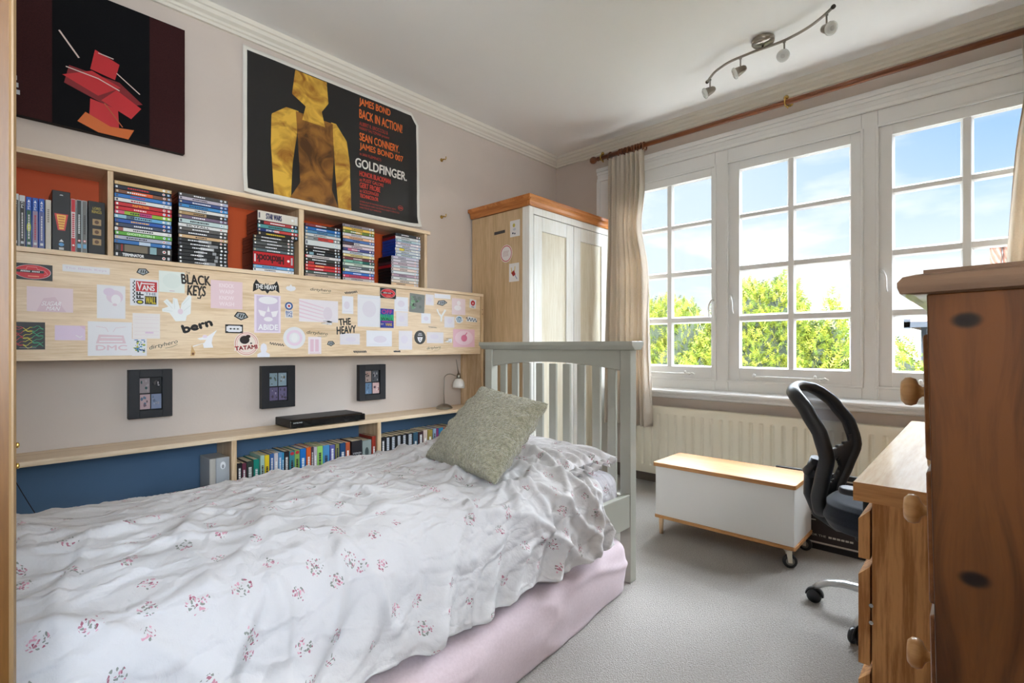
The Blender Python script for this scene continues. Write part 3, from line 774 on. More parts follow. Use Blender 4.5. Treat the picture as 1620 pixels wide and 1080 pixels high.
# casements
def casement(k, a, c, pane_x):
    (p0, p1), (p2, p3) = pane_x
    b = MB(); y0, y1 = 0.003, 0.046
    zb, zt = 0.772, 2.214
    rows = [(0.855, 1.166), (1.199, 1.496), (1.527, 1.839), (1.864, 2.159)]
    b.box(a, p0, y0, y1, zb, zt); b.box(p3, c, y0, y1, zb, zt)
    b.box(p0, p3, y0, y1, zb, rows[0][0]); b.box(p0, p3, y0, y1, rows[3][1], zt)
    b.box(p1, p2, y0 + 0.006, y1 - 0.004, rows[0][0], rows[3][1])
    for i in range(3):
        for (q0, q1) in pane_x: b.box(q0, q1, y0 + 0.006, y1 - 0.004, rows[i][1], rows[i + 1][0])
    # glazing beads: sloped fillets round each pane
    for (q0, q1) in pane_x:
        for (r0, r1) in rows:
            e = 0.010
            b.prism([(q0, y0 + 0.010), (q0 + e, 0.026), (q0, 0.026)], 'z', r0, r1)
            b.prism([(q1, y0 + 0.010), (q1, 0.026), (q1 - e, 0.026)], 'z', r0, r1)
            b.prism([(y0 + 0.010, r0), (0.026, r0), (0.026, r0 + e)], 'x', q0, q1)
            b.prism([(y0 + 0.010, r1), (0.026, r1 - e), (0.026, r1)], 'x', q0, q1)
    w = struct('window_%d' % k, b, M_gloss, bevel=0.002)
    g = MB().box(p0 - 0.004, p3 + 0.004, 0.027, 0.030, rows[0][0] - 0.004, rows[3][1] + 0.004)
    g.build('pane', M_glass, w)
    return w
w1 = casement(1, 0.648, 1.366, ((0.72, 1.016), (1.049, 1.337)))
w2 = casement(2, 1.450, 2.189, ((1.522, 1.811), (1.841, 2.136)))
w3 = casement(3, 2.264, 3.005, ((2.328, 2.615), (2.648, 2.94)))
def latch(w, x, z, s=1):
    b = MB()
    b.box(x - 0.010, x + 0.010, -0.004, 0.004, z - 0.035, z + 0.030)
    b.lathe([(0.009, 0), (0.009, 0.012), (0.005, 0.016)], (x, -0.004, z + 0.012), (0, -1, 0), 14)
    pts = []
    for i in range(12):
        t = i / 11.0
        pts.append((x + s * (0.004 + 0.026 * t + 0.006 * math.sin(t * 5)), -0.018 - 0.014 * math.sin(t * math.pi), z + 0.014 - 0.115 * t))
    b.tube(pts, [0.006 - 0.002 * (i / 11.0) for i in range(12)], 10)
    b.build('window_latch', M_gloss, w)
latch(w1, 1.352, 1.30, -1); latch(w2, 1.466, 1.315); latch(w3, 2.283, 1.40)
def stay(w, x0, x1, z):
    b = MB()
    b.tube([(x0, -0.016, z), (x0 + 0.3 * (x1 - x0), -0.018, z + 0.001), (x1 - 0.07, -0.018, z - 0.001), (x1, -0.016, z)], 0.0055, 8)
    b.lathe([(0.0, 0), (0.008, 0.002), (0.009, 0.02), (0.005, 0.026)], (x0, -0.016, z - 0.006), (0, 0, 1), 10)
    b.box(x1 - 0.06, x1 - 0.015, -0.020, 0.004, z - 0.012, z + 0.006)
    b.lathe([(0.007, 0), (0.008, 0.012), (0.004, 0.02)], (x1 - 0.038, -0.018, z + 0.002), (0, 0, 1), 10)
    b.tube([(x1, -0.016, z), (x1 + 0.012, -0.018, z + 0.006), (x1 + 0.03, -0.018, z - 0.004)], 0.005, 8)
    b.build('stay_bar', M_gloss, w)
stay(w1, 0.78, 1.20, 0.806); stay(w2, 1.62, 2.00, 0.802); stay(w3, 2.45, 2.85, 0.802)

# added side window, out of view, put in to light the left wall
b = MB(); x0, x1 = RX + 0.05, RX + 0.10
b.box(x0, x1, -4.05, -4.0, 0.9, 2.1); b.box(x0, x1, -3.10, -3.05, 0.9, 2.1); b.box(x0, x1, -4.0, -3.10, 0.9, 0.95); b.box(x0, x1, -4.0, -3.10, 2.05, 2.1)
w4 = struct('window_4', b, M_gloss, bevel=0.003)
MB().box(RX + 0.073, RX + 0.077, -4.01, -3.09, 0.94, 2.06).build('pane', M_glass, w4)
struct('added_eave', MB().box(RX + 0.15, RX + 2.6, -6.2, -1.0, 2.25, 2.33), M_gloss)      # unseen eave, added to block high sky from the side window

# the open door at the photographer's left: only its edge is in the picture
M_door = wood('oak_door', (112, 74, 30), (92, 58, 20), 'z', 24, 1.4, 0.4)
b = MB().box(1.800, 1.8405, -4.18, -3.400, 0.008, 2.03)
d = struct('door_1', b, M_door, bevel=0.0)
b = MB().prism([(1.8405, -3.4000), (1.8405, -3.4030), (1.8420, -3.4010), (1.8420, -3.3990), (1.8380, -3.3965), (1.800, -3.3965), (1.800, -3.4000)], 'z', 0.008, 2.03)
b.build('door_lipping', flat((132, 104, 70), 0.4), d)
b = MB()
for z in (0.880, 0.855): b.lathe([(0.0035, 0), (0.0035, 0.002), (0.001, 0.003)], (1.838, -3.3965, z), (0, 1, 0), 10)
b.build('latch_screw', M_brass, d)
b = MB()
b.lathe([(0.026, 0), (0.026, 0.008), (0.009, 0.01), (0.009, 0.05)], (1.8405, -3.46, 0.98), (1, 0, 0), 20)
b.tube([(1.888, -3.46, 0.98), (1.892, -3.50, 0.98), (1.892, -3.575, 0.975)], 0.008, 12)
b.build('door_handle', M_brass, d)

# ================================================================ OUTSIDE
GZ = -2.75
M_grass = flat((150, 170, 80), 0.95, var=0.12, vscale=1.5, bump=0.6, bscale=30)
M_field = flat((38, 40, 27), 1.0, var=0.08, vscale=0.08)
def hillz(x, y):
    t = max(0.0, min(1.0, (y - 14) / 70.0))
    return GZ + (t * t * (3 - 2 * t)) * 9.6 + noise.noise(Vector((x * 0.03, y * 0.03, 0))) * 0.8 * t + 0.03 * (noise.noise(Vector((x * 0.2, y * 0.2, 3))))
b = MB().grid(lambda u, v: ((u - 0.5) * 160 * (0.3 + v), 0.25 + 110 * v * v, hillz((u - 0.5) * 160 * (0.3 + v), 0.25 + 110 * v * v)), 60, 60)
gm = struct('terrain', b, M_field)
tag(gm, 'pale green hillside field rising beyond the garden trees', 'field')

b = MB().box(-8, 11, 0.3, 3.3, GZ, GZ + 0.05)
struct('bounce_terrace', b, flat((190, 186, 178), 0.9, var=0.04, vscale=2, bump=0.3, bscale=20))  # unseen pale paving, added to bounce daylight up to the ceiling
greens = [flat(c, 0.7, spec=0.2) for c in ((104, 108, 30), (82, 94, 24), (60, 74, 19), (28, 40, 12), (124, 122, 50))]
M_bark = flat((70, 55, 40), 0.9)
def conifer(blobs, n, label, seed, spike=1.0):
    """blobs: list of (cx, cy, cz, rx, ry, rz); feathery sprays of needles over a dark core"""
    rnd = random.Random(seed)
    cx0 = sum(q[0] for q in blobs) / len(blobs); cy0 = sum(q[1] for q in blobs) / len(blobs)
    t = thing('garden_conifer', label, 'tree', (cx0, cy0, GZ), 'clipped conifers outside the window')
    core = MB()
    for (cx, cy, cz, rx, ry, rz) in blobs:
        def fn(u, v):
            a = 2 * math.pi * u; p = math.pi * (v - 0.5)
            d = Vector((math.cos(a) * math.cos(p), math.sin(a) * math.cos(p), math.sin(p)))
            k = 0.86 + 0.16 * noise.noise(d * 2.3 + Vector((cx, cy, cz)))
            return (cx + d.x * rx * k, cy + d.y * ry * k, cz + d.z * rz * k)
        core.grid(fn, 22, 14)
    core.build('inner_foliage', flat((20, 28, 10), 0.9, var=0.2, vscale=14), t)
    fo = MB()
    tot = sum(q[3] * q[5] for q in blobs)
    for (cx, cy, cz, rx, ry, rz) in blobs:
        m = int(n * rx * rz / tot)
        for _ in range(m):
            a = rnd.uniform(math.pi, 2 * math.pi) if rnd.random() < 0.85 else rnd.uniform(0, math.pi)
            sp = rnd.uniform(-0.55, 1.0); cp = math.sqrt(max(0, 1 - sp * sp))
            d = Vector((math.cos(a) * cp, math.sin(a) * cp, sp))
            lump = 0.92 + 0.20 * noise.noise(d * 2.3 + Vector((cx, cy, cz))) + 0.07 * noise.noise(d * 7 + Vector((cz, cx, 0)))
            k = lump * rnd.uniform(0.90, 1.03)
            p = Vector((cx + d.x * rx * k, cy + d.y * ry * k, cz + d.z * rz * k))
            out = Vector((d.x / rx, d.y / ry, d.z / rz)).normalized()
            g = (out * rnd.uniform(0.4, 1.0) + Vector((rnd.uniform(-.6, .6), rnd.uniform(-.6, .3), rnd.uniform(-.1, 1.0)))).normalized()
            L = rnd.uniform(0.07, 0.17) * spike
            side = g.cross(Vector((rnd.uniform(-1, 1), rnd.uniform(-1, 1), rnd.uniform(-1, 1)))).normalized()
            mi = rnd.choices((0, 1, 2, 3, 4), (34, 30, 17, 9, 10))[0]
            w = 0.014
            # a small spray: stem blade and side blades
            fo.add([p - side * w * 0.5, p + side * w * 0.5, p + g * L], [(0, 1, 2)], mi)
            for s in (-1, 1):
                for q in (0.2, 0.45, 0.7):
                    o = p + g * L * q; e = o + (g * 0.6 + side * s).normalized() * L * (0.55 - 0.4 * q)
                    fo.add([o - g * w * 0.5, o + g * w * 0.7, e], [(0, 1, 2)], mi)
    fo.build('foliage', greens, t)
    MB().tube([(cx0, cy0, GZ), (cx0 + 0.05, cy0, GZ + 1.0), (cx0, cy0, GZ + 2.2)], [0.12, 0.10, 0.07], 10).build('trunk', M_bark, t)
conifer([(-1.6, 4.9, -0.2, 1.3, 0.9, 2.25), (-0.9, 4.7, -0.3, 0.9, 0.8, 2.0), (-2.9, 5.2, -0.4, 1.2, 0.9, 2.1)], 15000, 'yellow-green conifer seen through the left window beside the curtain', 1)
conifer([(0.30, 4.6, -0.35, 0.88, 0.85, 2.42), (-0.12, 4.5, -0.6, 0.75, 0.8, 2.3)], 15000, 'tallest yellow-green conifer, outside the left half of the middle window', 2)
conifer([(1.15, 4.7, -0.75, 0.60, 0.8, 2.30), (0.92, 4.5, -0.9, 0.75, 0.8, 2.2), (1.52, 4.4, -1.2, 0.60, 0.7, 1.95)], 13000, 'lower conifer sloping down to the right outside the middle window', 3)
conifer([(2.15, 4.3, -1.05, 0.75, 0.7, 2.05), (3.1, 4.4, -1.2, 0.9, 0.7, 2.0)], 9000, 'lowest yellow-green conifer outside the right window', 4, 0.9)

# neighbouring timber-framed house with twisted brick chimneys
hs = thing('neighbour_house', 'distant white and dark timber framed house with brick chimneys outside the right window', 'house', (5.2, 22.5, GZ))
M_tim = flat((30, 34, 40), 0.8); M_ren = flat((88, 88, 92), 0.9); M_brick = flat((78, 46, 32), 0.9, var=0.15, vscale=6); M_tile = flat((78, 48, 38), 0.9, var=0.15, vscale=5)
MB().box(1.12, 9.0, 20.0, 25.0, GZ, 1.75).build('wall', M_ren, hs)
b = MB()
for x in (1.06, 1.5, 2.6, 3.7, 4.8, 5.9): b.box(x, x + 0.14, 19.93, 20.0, GZ, 1.75)
for z in (-1.4, 0.0, 0.45, 1.62): b.box(1.06, 9.0, 19.92, 20.0, z, z + 0.13)
b.build('timber_frame', M_tim, hs)
MB().box(1.2, 9.0, 19.9, 19.99, 1.05, 1.35).build('brick_band', M_brick, hs)
MB().prism([(19.4, 1.7), (22.5, 3.1), (25.6, 1.7)], 'x', 0.65, 9.4).build('roof', M_tile, hs)
MB().box(0.62, 0.8, 19.3, 19.5, 1.62, 1.95).box(0.62, 9.4, 19.3, 19.42, 1.66, 1.86).build('gutter', M_tim, hs)
MB().box(2.75, 3.9, 20.3, 21.2, 1.9, 3.0).build('chimney_base', M_brick, hs)
M_br_l = flat((96, 80, 68), 0.9); M_br_d = flat((80, 46, 33), 0.9)
for i, x in enumerate((3.02, 3.34, 3.66)):
    c_ = MB()
    def fn(u, v):
        a = 2 * math.pi * u; r = 0.145 * (1 + 0.10 * math.cos(6 * a + v * 26)); return (x + r * math.cos(a), 20.7 + r * math.sin(a), 3.0 + 1.42 * v)
    c_.grid(fn, 48, 60, 0, True)
    o = c_.build('chimney', [M_br_d, M_br_l], hs)
    for p in o.data.polygons:
        u = (p.index % 48) / 48.0; v = (p.index // 48) / 60.0
        p.material_index = 1 if math.cos(6 * 2 * math.pi * u + v * 26) < -0.35 else 0
    MB().lathe([(0.15, 4.40), (0.20, 4.42), (0.20, 4.50), (0.16, 4.52), (0.0, 4.52)], (x, 20.7, 0), (0, 0, 1), 16).build('chimney_cap', M_brick, hs)

# ================================================================ RADIATOR
M_rad = flat((236, 228, 208), 0.35, spec=0.5, var=0.01)
rd = thing('radiator', 'long cream ribbed panel radiator under the window sill', 'radiator', (1.72, -0.07, 0.08))
x0, x1, z0, z1, yf = 0.72, 2.72, 0.082, 0.567, -0.100
b = MB()
pitch = 0.0622
def rib_y(x, z):
    t = (x - 1.003) / pitch
    f = t - math.floor(t + 0.5)
    k = 0.0
    if z0 + 0.055 < z < z1 - 0.048:
        zz = min(1.0, (z - z0 - 0.055) / 0.02, (z1 - 0.048 - z) / 0.02)
        a = abs(f) / 0.20
        if a < 1: k = (0.5 + 0.5 * math.cos(math.pi * a)) * math.sqrt(max(zz, 0))
        k = min(1.0, k * 1.6)
    return yf + 0.011 * k
NX = int((x1 - x0) / pitch * 12)
zs = [z0, z0 + .012, z0 + .05] + [z0 + .055 + .004 * i for i in range(6)] + [z0 + .09 + i * .0458 for i in range(7)] + [z1 - .068 + .004 * i for i in range(6)] + [z1 - .044, z1 - .012, z1]
zs = sorted(set(round(z, 5) for z in zs))
NZ = len(zs) - 1
def rfn(u, v):
    x = x0 + (x1 - x0) * u; z = zs[int(round(v * NZ))]
    y = rib_y(x, z)
    if z in (zs[0], zs[-1]): y = yf + 0.006
    return (x, y, z)
b.grid(rfn, NX, NZ)
b.box(x0, x1, yf + 0.012, yf + 0.022, z0, z1)
b.build('front_panel', M_rad, rd)
MB().box(x0, x1, -0.052, -0.040, z0, z1).build('rear_panel', M_rad, rd)
b = MB()
for i in range(60):
    x = x0 + 0.02 + i * (x1 - x0 - 0.04) / 59
    b.box(x, x + 0.012, yf + 0.02, -0.05, z1 - 0.012, z1 - 0.008)
b.box(x0 - 0.001, x0 + 0.002, yf + 0.008, -0.04, z0, z1); b.box(x1 - 0.002, x1 + 0.001, yf + 0.008, -0.04, z0, z1)
b.build('top_grille', M_rad, rd)
b = MB()
for x in (1.0, 2.4): b.box(x - 0.02, x + 0.02, -0.042, 0.0, 0.2, 0.45)
b.build('bracket', M_rad, rd)
b = MB(); b.tube([(x1 + 0.03, -0.07, 0.0), (x1 + 0.03, -0.07, 0.10), (x1, -0.07, 0.105)], 0.008, 10)
b.tube([(x0 - 0.03, -0.07, 0.0), (x0 - 0.03, -0.07, 0.10), (x0, -0.07, 0.105)], 0.008, 10)
b.build('pipe', M_gloss, rd)

# ================================================================ CURTAIN POLE, RINGS, CURTAINS
M_pole = wood('mahogany_pole', (132, 76, 42), (100, 52, 26), 'x', 20, 2.0, 0.3, coat=0.3)
pl = thing('curtain_pole', 'long brown wooden curtain pole running above the whole window', 'curtain pole', (1.8, -0.10, 2.455))
b = MB().tube([(0.50, -0.10, 2.462), (3.14, -0.10, 2.462)], 0.0165, 20)
b.build('rod', M_pole, pl)
for sx, x in ((-1, 0.50), (1, 3.14)):
    MB().lathe([(0.012, 0.0), (0.017, 0.003), (0.017, 0.010), (0.011, 0.016), (0.018, 0.026), (0.026, 0.040), (0.028, 0.052), (0.024, 0.068), (0.012, 0.078), (0.0, 0.080)], (x, -0.10, 2.462), (sx, 0, 0), 24).build('finial', M_pole, pl)
def bracket(x):
    b = MB()
    b.lathe([(0.017, 0), (0.017, 0.004), (0.007, 0.008), (0.007, 0.085)], (x, 0.0, 2.462 + 0.026), (0, -1, 0), 16)
    b.lathe([(0.010, 0), (0.014, 0.003), (0.014, 0.008), (0.006, 0.014), (0, 0.015)], (x, -0.085, 2.462 + 0.034), (0, -1, 0), 14)
    ring = [(x, -0.10 + 0.0215 * math.cos(a), 2.462 + 0.0215 * math.sin(a)) for a in [2 * math.pi * k / 24 for k in range(24)]]
    b.tube(ring, 0.0045, 8, closed=True)
    b.lathe([(0.004, 0), (0.006, 0.004), (0.004, 0.014), (0, 0.016)], (x + 0.008, -0.10, 2.462 - 0.024), (0.3, 0, -1), 10)
    b.build('brass_bracket', M_brass, pl)
bracket(0.528); bracket(1.825); bracket(3.09)
def ring(x, tilt, label):
    b = MB()
    pts = []
    for k in range(28):
        a = 2 * math.pi * k / 28
        pts.append((x + 0.0285 * math.sin(a) * tilt, -0.10 + 0.0285 * math.cos(a), 2.453 + 0.0285 * math.sin(a)))
    b.tube(pts, 0.0052, 8, closed=True)
    b.tube([(x - 0.0285 * tilt, -0.10, 2.4245 + 0.0), (x - 0.03 * tilt, -0.10, 2.410)], 0.0022, 6)
    lonely(b, 'curtain_ring', M_pole, (x, -0.10, 2.453), label, 'curtain ring', 'rings on the curtain pole')
ring(0.603, 0.25, 'wooden ring alone between the left finial and the bunched rings')
for i, x in enumerate((0.690, 0.712, 0.735, 0.765, 0.800, 0.820, 0.842, 0.866, 0.893)):
    ring(x, (0.1, -0.1, 0.15, 0.05, -0.12, 0.1, 0.0, 0.12, -0.05)[i], 'wooden ring in the tight bunch above the pleated left curtain')
for x in (2.86, 2.89, 2.93, 2.96, 3.0): ring(x, 0.05, 'wooden ring above the right-hand curtain')

M_curtain = fabric('curtain_linen', (228, 219, 206), (214, 204, 190), 500, 0.25, 0.9, 0.001, 0.2)
_t = M_curtain.node_tree; _b = _t.nodes['Principled BSDF']; _tr = _t.nodes.new('ShaderNodeBsdfTranslucent'); _tr.inputs[0].default_value = lin((228, 214, 196)); _mx = _t.nodes.new('ShaderNodeMixShader'); _mx.inputs[0].default_value = 0.38
_t.links.new(_b.outputs[0], _mx.inputs[1]); _t.links.new(_tr.outputs[0], _mx.inputs[2]); _t.links.new(_mx.outputs[0], _t.nodes['Material Output'].inputs[0])
def curtain(name, xa_top, xb_top, xa_bot, xb_bot, ztop, zbot, nf, yc, label, seed, waist=None):
    rnd = random.Random(seed)
    ph = [rnd.uniform(0, 6.28) for _ in range(8)]
    def fn(u, v):
        z = ztop + (zbot - ztop) * v
        k = v ** 0.5
        xa = xa_top + (xa_bot - xa_top) * v; xb = xb_top + (xb_bot - xb_top) * v
        if waist: 
            wv = math.exp(-((v - waist[0]) / 0.10) ** 2); xa += waist[1] * wv; xb += waist[2] * wv
        # pinch pleats at the top loosen into deep folds
        uu = u + 0.010 * math.sin(ph[0] + 9 * v) + 0.014 * v * math.sin(2 * math.pi * 2.3 * u + ph[1])
        fold = math.sin(2 * math.pi * nf * uu + ph[2] + 0.6 * v)
        fold += 0.35 * math.sin(2 * math.pi * nf * 2.1 * uu + ph[3] + 1.2 * v)
        sub = 0.25 * math.sin(2 * math.pi * nf * 0.55 * uu + ph[4] - v)
        amp = 0.012 + 0.024 * k
        y = yc + amp * (fold + sub) 
        x = xa + (xb - xa) * u + 0.012 * k * math.cos(2 * math.pi * nf * uu + ph[2] + 0.6 * v)
        y += 0.004 * noise.noise(Vector((u * 9, v * 6, seed)))
        return (x, y, z)
    b = MB().grid(fn, 300, 60)
    return lonely(b, name, M_curtain, ((xa_bot + xb_bot) / 2, yc, zbot), label, 'curtain', 'full length curtains at the window', solid=0.0022)
curtain('curtain', 0.635, 0.925, 0.625, 0.985, 2.405, 0.43, 8, -0.172, 'cream pleated curtain bunched at the left side of the window behind the wardrobe', 4, (0.28, 0.01, -0.045))
curtain('curtain', 2.815, 3.06, 2.735, 3.14, 2.405, 0.50, 6, -0.165, 'cream curtain at the right edge of the window above the chest of drawers', 9, (0.12, 0.02, -0.01))

# ================================================================ SHELF AND CABINET UNIT ON THE LEFT WALL
BX = 0.215
S0, S1 = -4.05, -1.072
su = thing('shelf_unit', 'long pale maple wall unit with top cubbies, stickered panel and low shelf', 'shelf unit', (0.1, -2.5, 0.0))
YA, YE = -4.02, -1.545                       # top cubbies
MB().box(0.004, BX + 0.006, YA, -1.525, 1.680, 1.700).build('top_board', [M_maple], su, bevel=0.0015)
MB().box(0.004, BX, YA, S1, 1.334, 1.352).build('cubby_floor', [M_maple], su, bevel=0.0015)
for (y0, y1) in ((-3.0805, -3.0625), (-2.3335, -2.3085), (-1.5650, -1.5450), (-3.80, -3.78)):
    MB().box(0.010, BX - 0.001, y0, y1, 1.352, 1.680).build('divider', [M_maple_z], su, bevel=0.001)
MB().box(0.003, 0.009, YA, -1.545, 1.352, 1.680).build('orange_back', [M_orange_back], su)
MB().box(BX - 0.026, BX - 0.008, YA, S1 - 0.024, 0.946, 1.333).build('front_panel', [M_maple], su, bevel=0.001)
MB().box(0.004, BX - 0.02, YA, S1 - 0.024, 0.950, 0.966).build('cupboard_floor', [M_maple], su)
b = MB().box(0.004, BX, S1 - 0.022, S1, 0.0, 1.334)
b.build('end_panel', [M_maple_z], su, bevel=0.0015)
b = MB()
for z in (1.245, 1.215, 0.985, 0.52):
    b.lathe([(0.0032, 0), (0.0032, 0.0008)], (BX, S1 - 0.011, z), (1, 0, 0), 10)
b.build('screw_hole', flat((90, 60, 40), 0.7), su)
MB().box(0.004, BX, YA, S1 - 0.022, 0.570, 0.590).build('low_shelf', [M_maple], su, bevel=0.0015)
for (y0, y1) in ((-2.640, -2.618), (-1.890, -1.867), (-4.02, -4.0)):
    MB().box(0.010, BX - 0.001, y0, y1, 0.02, 0.570).build('divider', [M_maple_z], su, bevel=0.001)
MB().box(0.004, BX - 0.002, YA, S1 - 0.022, 0.285, 0.303).build('bottom_shelf', [M_maple], su, bevel=0.001)
MB().box(0.003, 0.009, YA, S1 - 0.022, 0.02, 0.570).build('blue_back', [M_blue_back], su)

C = dict(k=(22, 22, 24), w=(235, 232, 228), g=(120, 118, 115), r=(200, 30, 38), b=(30, 80, 160), y=(235, 205, 60))
M_case_k = flat((24, 24, 26), 0.3, coat=0.3); M_case_clear = flat((205, 212, 214), 0.12, coat=0.5); M_case_blue = flat((24, 62, 150), 0.15, coat=0.4)
HW = 0.193; DP = 0.137                      # a film case: spine length and depth at this scene's scale
COLN = {}
def film(y0, z0, th, spine, xf, name, txt=None, tc=None, case=None, marks=0, length=None, seed=0, grp='', flip=False, depth=DP, accents=()):
    """one film case lying flat, its spine to the room"""
    L = length or HW
    case = case or M_case_k
    rnd = random.Random(seed * 7 + 3)
    b = MB().box(xf - depth, xf - 0.0004, y0, y0 + L, z0 + 0.0004, z0 + th - 0.0004)
    o = lonely(b, 'film_case', [case], (xf - depth / 2, y0 + L / 2, z0), name, 'film case', grp, bevel=0.0012, seg=1)
    s = Sheet((xf, y0 + 0.002, z0 + 0.0014), (0, 1, 0), (0, 0, 1), 0.00025)
    w, h = L - 0.004, th - 0.0028
    s.base([(0, 0), (w, 0), (w, h), (0, h)], spine, 0.0004)
    for (a, c, col) in accents: s.rect(w * a, 0, w * c, h, col)
    tcol = tc or ((240, 240, 240) if sum(spine) < 360 else (40, 40, 45))
    if txt:
        s.text(txt[0], w * txt[1], h * 0.2, w * (txt[2] - txt[1]), h * 0.6, tcol, bold=h * 0.03) if not flip else s.text(txt[0], w * txt[2], h * 0.8, w * (txt[2] - txt[1]), h * 0.6, tcol, rot=180, bold=h * 0.03)
    elif marks:
        # lettering too small to read in the photograph: a broken bar of the right tone
        a = w * rnd.uniform(0.18, 0.34); e = w * rnd.uniform(0.50, 0.68)
        while a < e:
            q = rnd.uniform(0.003, 0.007); s.rect(a, h * 0.3, min(a + q, e), h * 0.68, tcol, up=False if s.layer > 3 else True); a += q + 0.002
    # rating roundel and studio mark at the right-hand end
    rc = rnd.choice(((200, 60, 60), (235, 235, 235), (120, 160, 200)))
    rr = min(h * 0.36, 0.006); s.ell(w * 0.86, h / 2, rr, rr, (238, 236, 232)); s.ell(w * 0.86, h / 2, rr * 0.55, rr * 0.55, rc)
    s.rect(w * 0.925, h * 0.2, w * 0.968, h * 0.8, rnd.choice(((190, 190, 195), (150, 180, 210), (220, 220, 215))))
    s.rect(w * 0.02, h * 0.2, w * 0.055, h * 0.8, rnd.choice(((225, 225, 225), (90, 90, 100), (210, 190, 150))))
    s.build('spine_sleeve', o)
    return o
ORD = ['topmost', 'second', 'third', 'fourth', 'fifth', 'sixth', 'seventh', 'eighth', 'ninth', 'tenth', 'eleventh', 'twelfth', 'thirteenth', 'fourteenth', 'fifteenth', 'sixteenth', 'seventeenth', 'eighteenth', 'nineteenth', 'twentieth']
def stack(y0, ztop, items, where, grp, xf=0.205, case=None, zfloor=1.352, L=None, seed=0, slant0=False, k0=0):
    tot = sum(i[2] if len(i) > 2 else 1.0 for i in items)
    unit = (ztop - zfloor) / tot
    z = ztop
    rnd = random.Random(seed + 99)
    for k, it in enumerate(items):
        cname, spine = it[0], it[1]
        th = unit * (it[2] if len(it) > 2 else 1.0)
        ex = it[3] if len(it) > 3 else {}
        z -= th
        dx = rnd.uniform(-0.002, 0.002); dy = rnd.uniform(-0.0012, 0.0012)
        last = k == len(items) - 1
        lab = '%s%s spined film case, %s %s' % (ex['size'] + ' ' if 'size' in ex else '', cname, ORD[k + k0] if not (last and k0 == 0) else 'lowest', where)
        film(y0 + dy, z, th, spine, xf + dx, lab, txt=ex.get('t'), tc=ex.get('tc'), case=ex.get('case', case), marks=ex.get('m', 1), length=L, seed=seed + k, grp=grp, flip=ex.get('flip', False), accents=ex.get('a', ()))
    return z
G1 = 'film cases stacked in the second cubby, left pile'
stack(-3.0595, 1.652, [
 ('gold and black', (30, 26, 24), 1, {'tc': (225, 190, 120), 'a': ((0, 1, (205, 172, 120)),), 'm': 0}),
 ('black with red capitals', (28, 34, 52), 1, {'tc': (215, 50, 45)}),
 ('brown and orange', (120, 78, 58), 1, {'a': ((0.28, 0.65, (225, 95, 45)),)}),
 ('blue with red letters', (55, 120, 190), 1, {'tc': (190, 50, 60)}),
 ('white with red letters', (225, 224, 220), 1, {'tc': (190, 40, 50)}),
 ('red with orange capitals', (196, 42, 48), 1, {'t': ('PULP FICTION', 0.3, 0.58), 'tc': (240, 160, 50)}),
 ('bright red', (205, 34, 48), 1, {'tc': (245, 220, 220)}),
 ('green and pink', (150, 185, 60), 1, {'a': ((0.0, 0.16, (215, 90, 120)), (0.42, 0.64, (205, 80, 140)))}),
 ('pale blue patchwork', (140, 185, 205), 1, {'a': ((0.2, 0.34, (90, 110, 130)), (0.62, 0.9, (110, 175, 215)))}),
 ('deep blue', (40, 90, 170), 1, {'tc': (240, 180, 70)}),
 ('slate blue', (66, 76, 98), 1, {}),
 ('white with black capitals', (228, 226, 222), 1, {'a': ((0.04, 0.14, (150, 90, 80)),), 'tc': (30, 30, 30)}),
 ('bright green', (96, 170, 60), 1, {'t': ('GHOSTBUSTERS II', 0.2, 0.68), 'tc': (210, 240, 190)}),
 ('silver lilac', (176, 180, 196), 1, {}),
 ('mid blue', (50, 112, 175), 1, {'a': ((0.42, 0.62, (190, 205, 220)),), 'm': 0}),
 ('wide dark', (52, 46, 42), 1.9, {'a': ((0.16, 0.56, (120, 108, 88)), (0.6, 0.72, (140, 175, 180)), (0.10, 0.13, (160, 40, 40))), 'm': 0}),
 ('black with white capitals', (18, 17, 18), 1.3, {'t': ('TERMINATOR', 0.13, 0.5)}),
], 'in the left pile, second cubby', G1, seed=10)
G2 = 'film cases stacked in the second cubby, right pile'
st2 = [
 ('dark grey', (78, 76, 74), 1, {}), ('lilac grey', (190, 180, 190), 1, {}), ('navy', (60, 78, 128), 1, {}), ('sky blue', (70, 140, 195), 1, {}),
 ('ivory', (224, 220, 212), 1, {}), ('tan and black', (170, 140, 100), 1, {'a': ((0.55, 1, (60, 56, 54)),)}), ('dull mauve', (120, 100, 120), 1, {}),
 ('pale mint', (188, 206, 204), 1.3, {}), ('white with grey capitals', (222, 220, 216), 1, {'t': ('SKYFALL', 0.15, 0.62), 'tc': (70, 70, 70)}),
 ('smoky grey', (96, 92, 88), 1, {}), ('charcoal with pale letters', (70, 70, 72), 1, {}), ('sand', (206, 172, 130), 1, {})]
for i in range(7): st2.append(('black with a white swirl', (40, 40, 40), 1, {'a': (((0.40, 0.66, (150, 150, 150)),), ((0.58, 0.80, (140, 140, 140)),), ((0.42, 0.70, (165, 165, 165)),), ((0.38, 0.50, (140, 140, 140)), (0.68, 0.76, (150, 150, 150))), ((0.38, 0.46, (150, 150, 150)), (0.74, 0.80, (150, 150, 150))), ((0.42, 0.56, (140, 140, 140)), (0.72, 0.79, (150, 150, 150))), ((0.50, 0.74, (150, 150, 150)),))[i]}))
stack(-2.8445, 1.654, st2, 'in the right pile, second cubby', G2, seed=40)
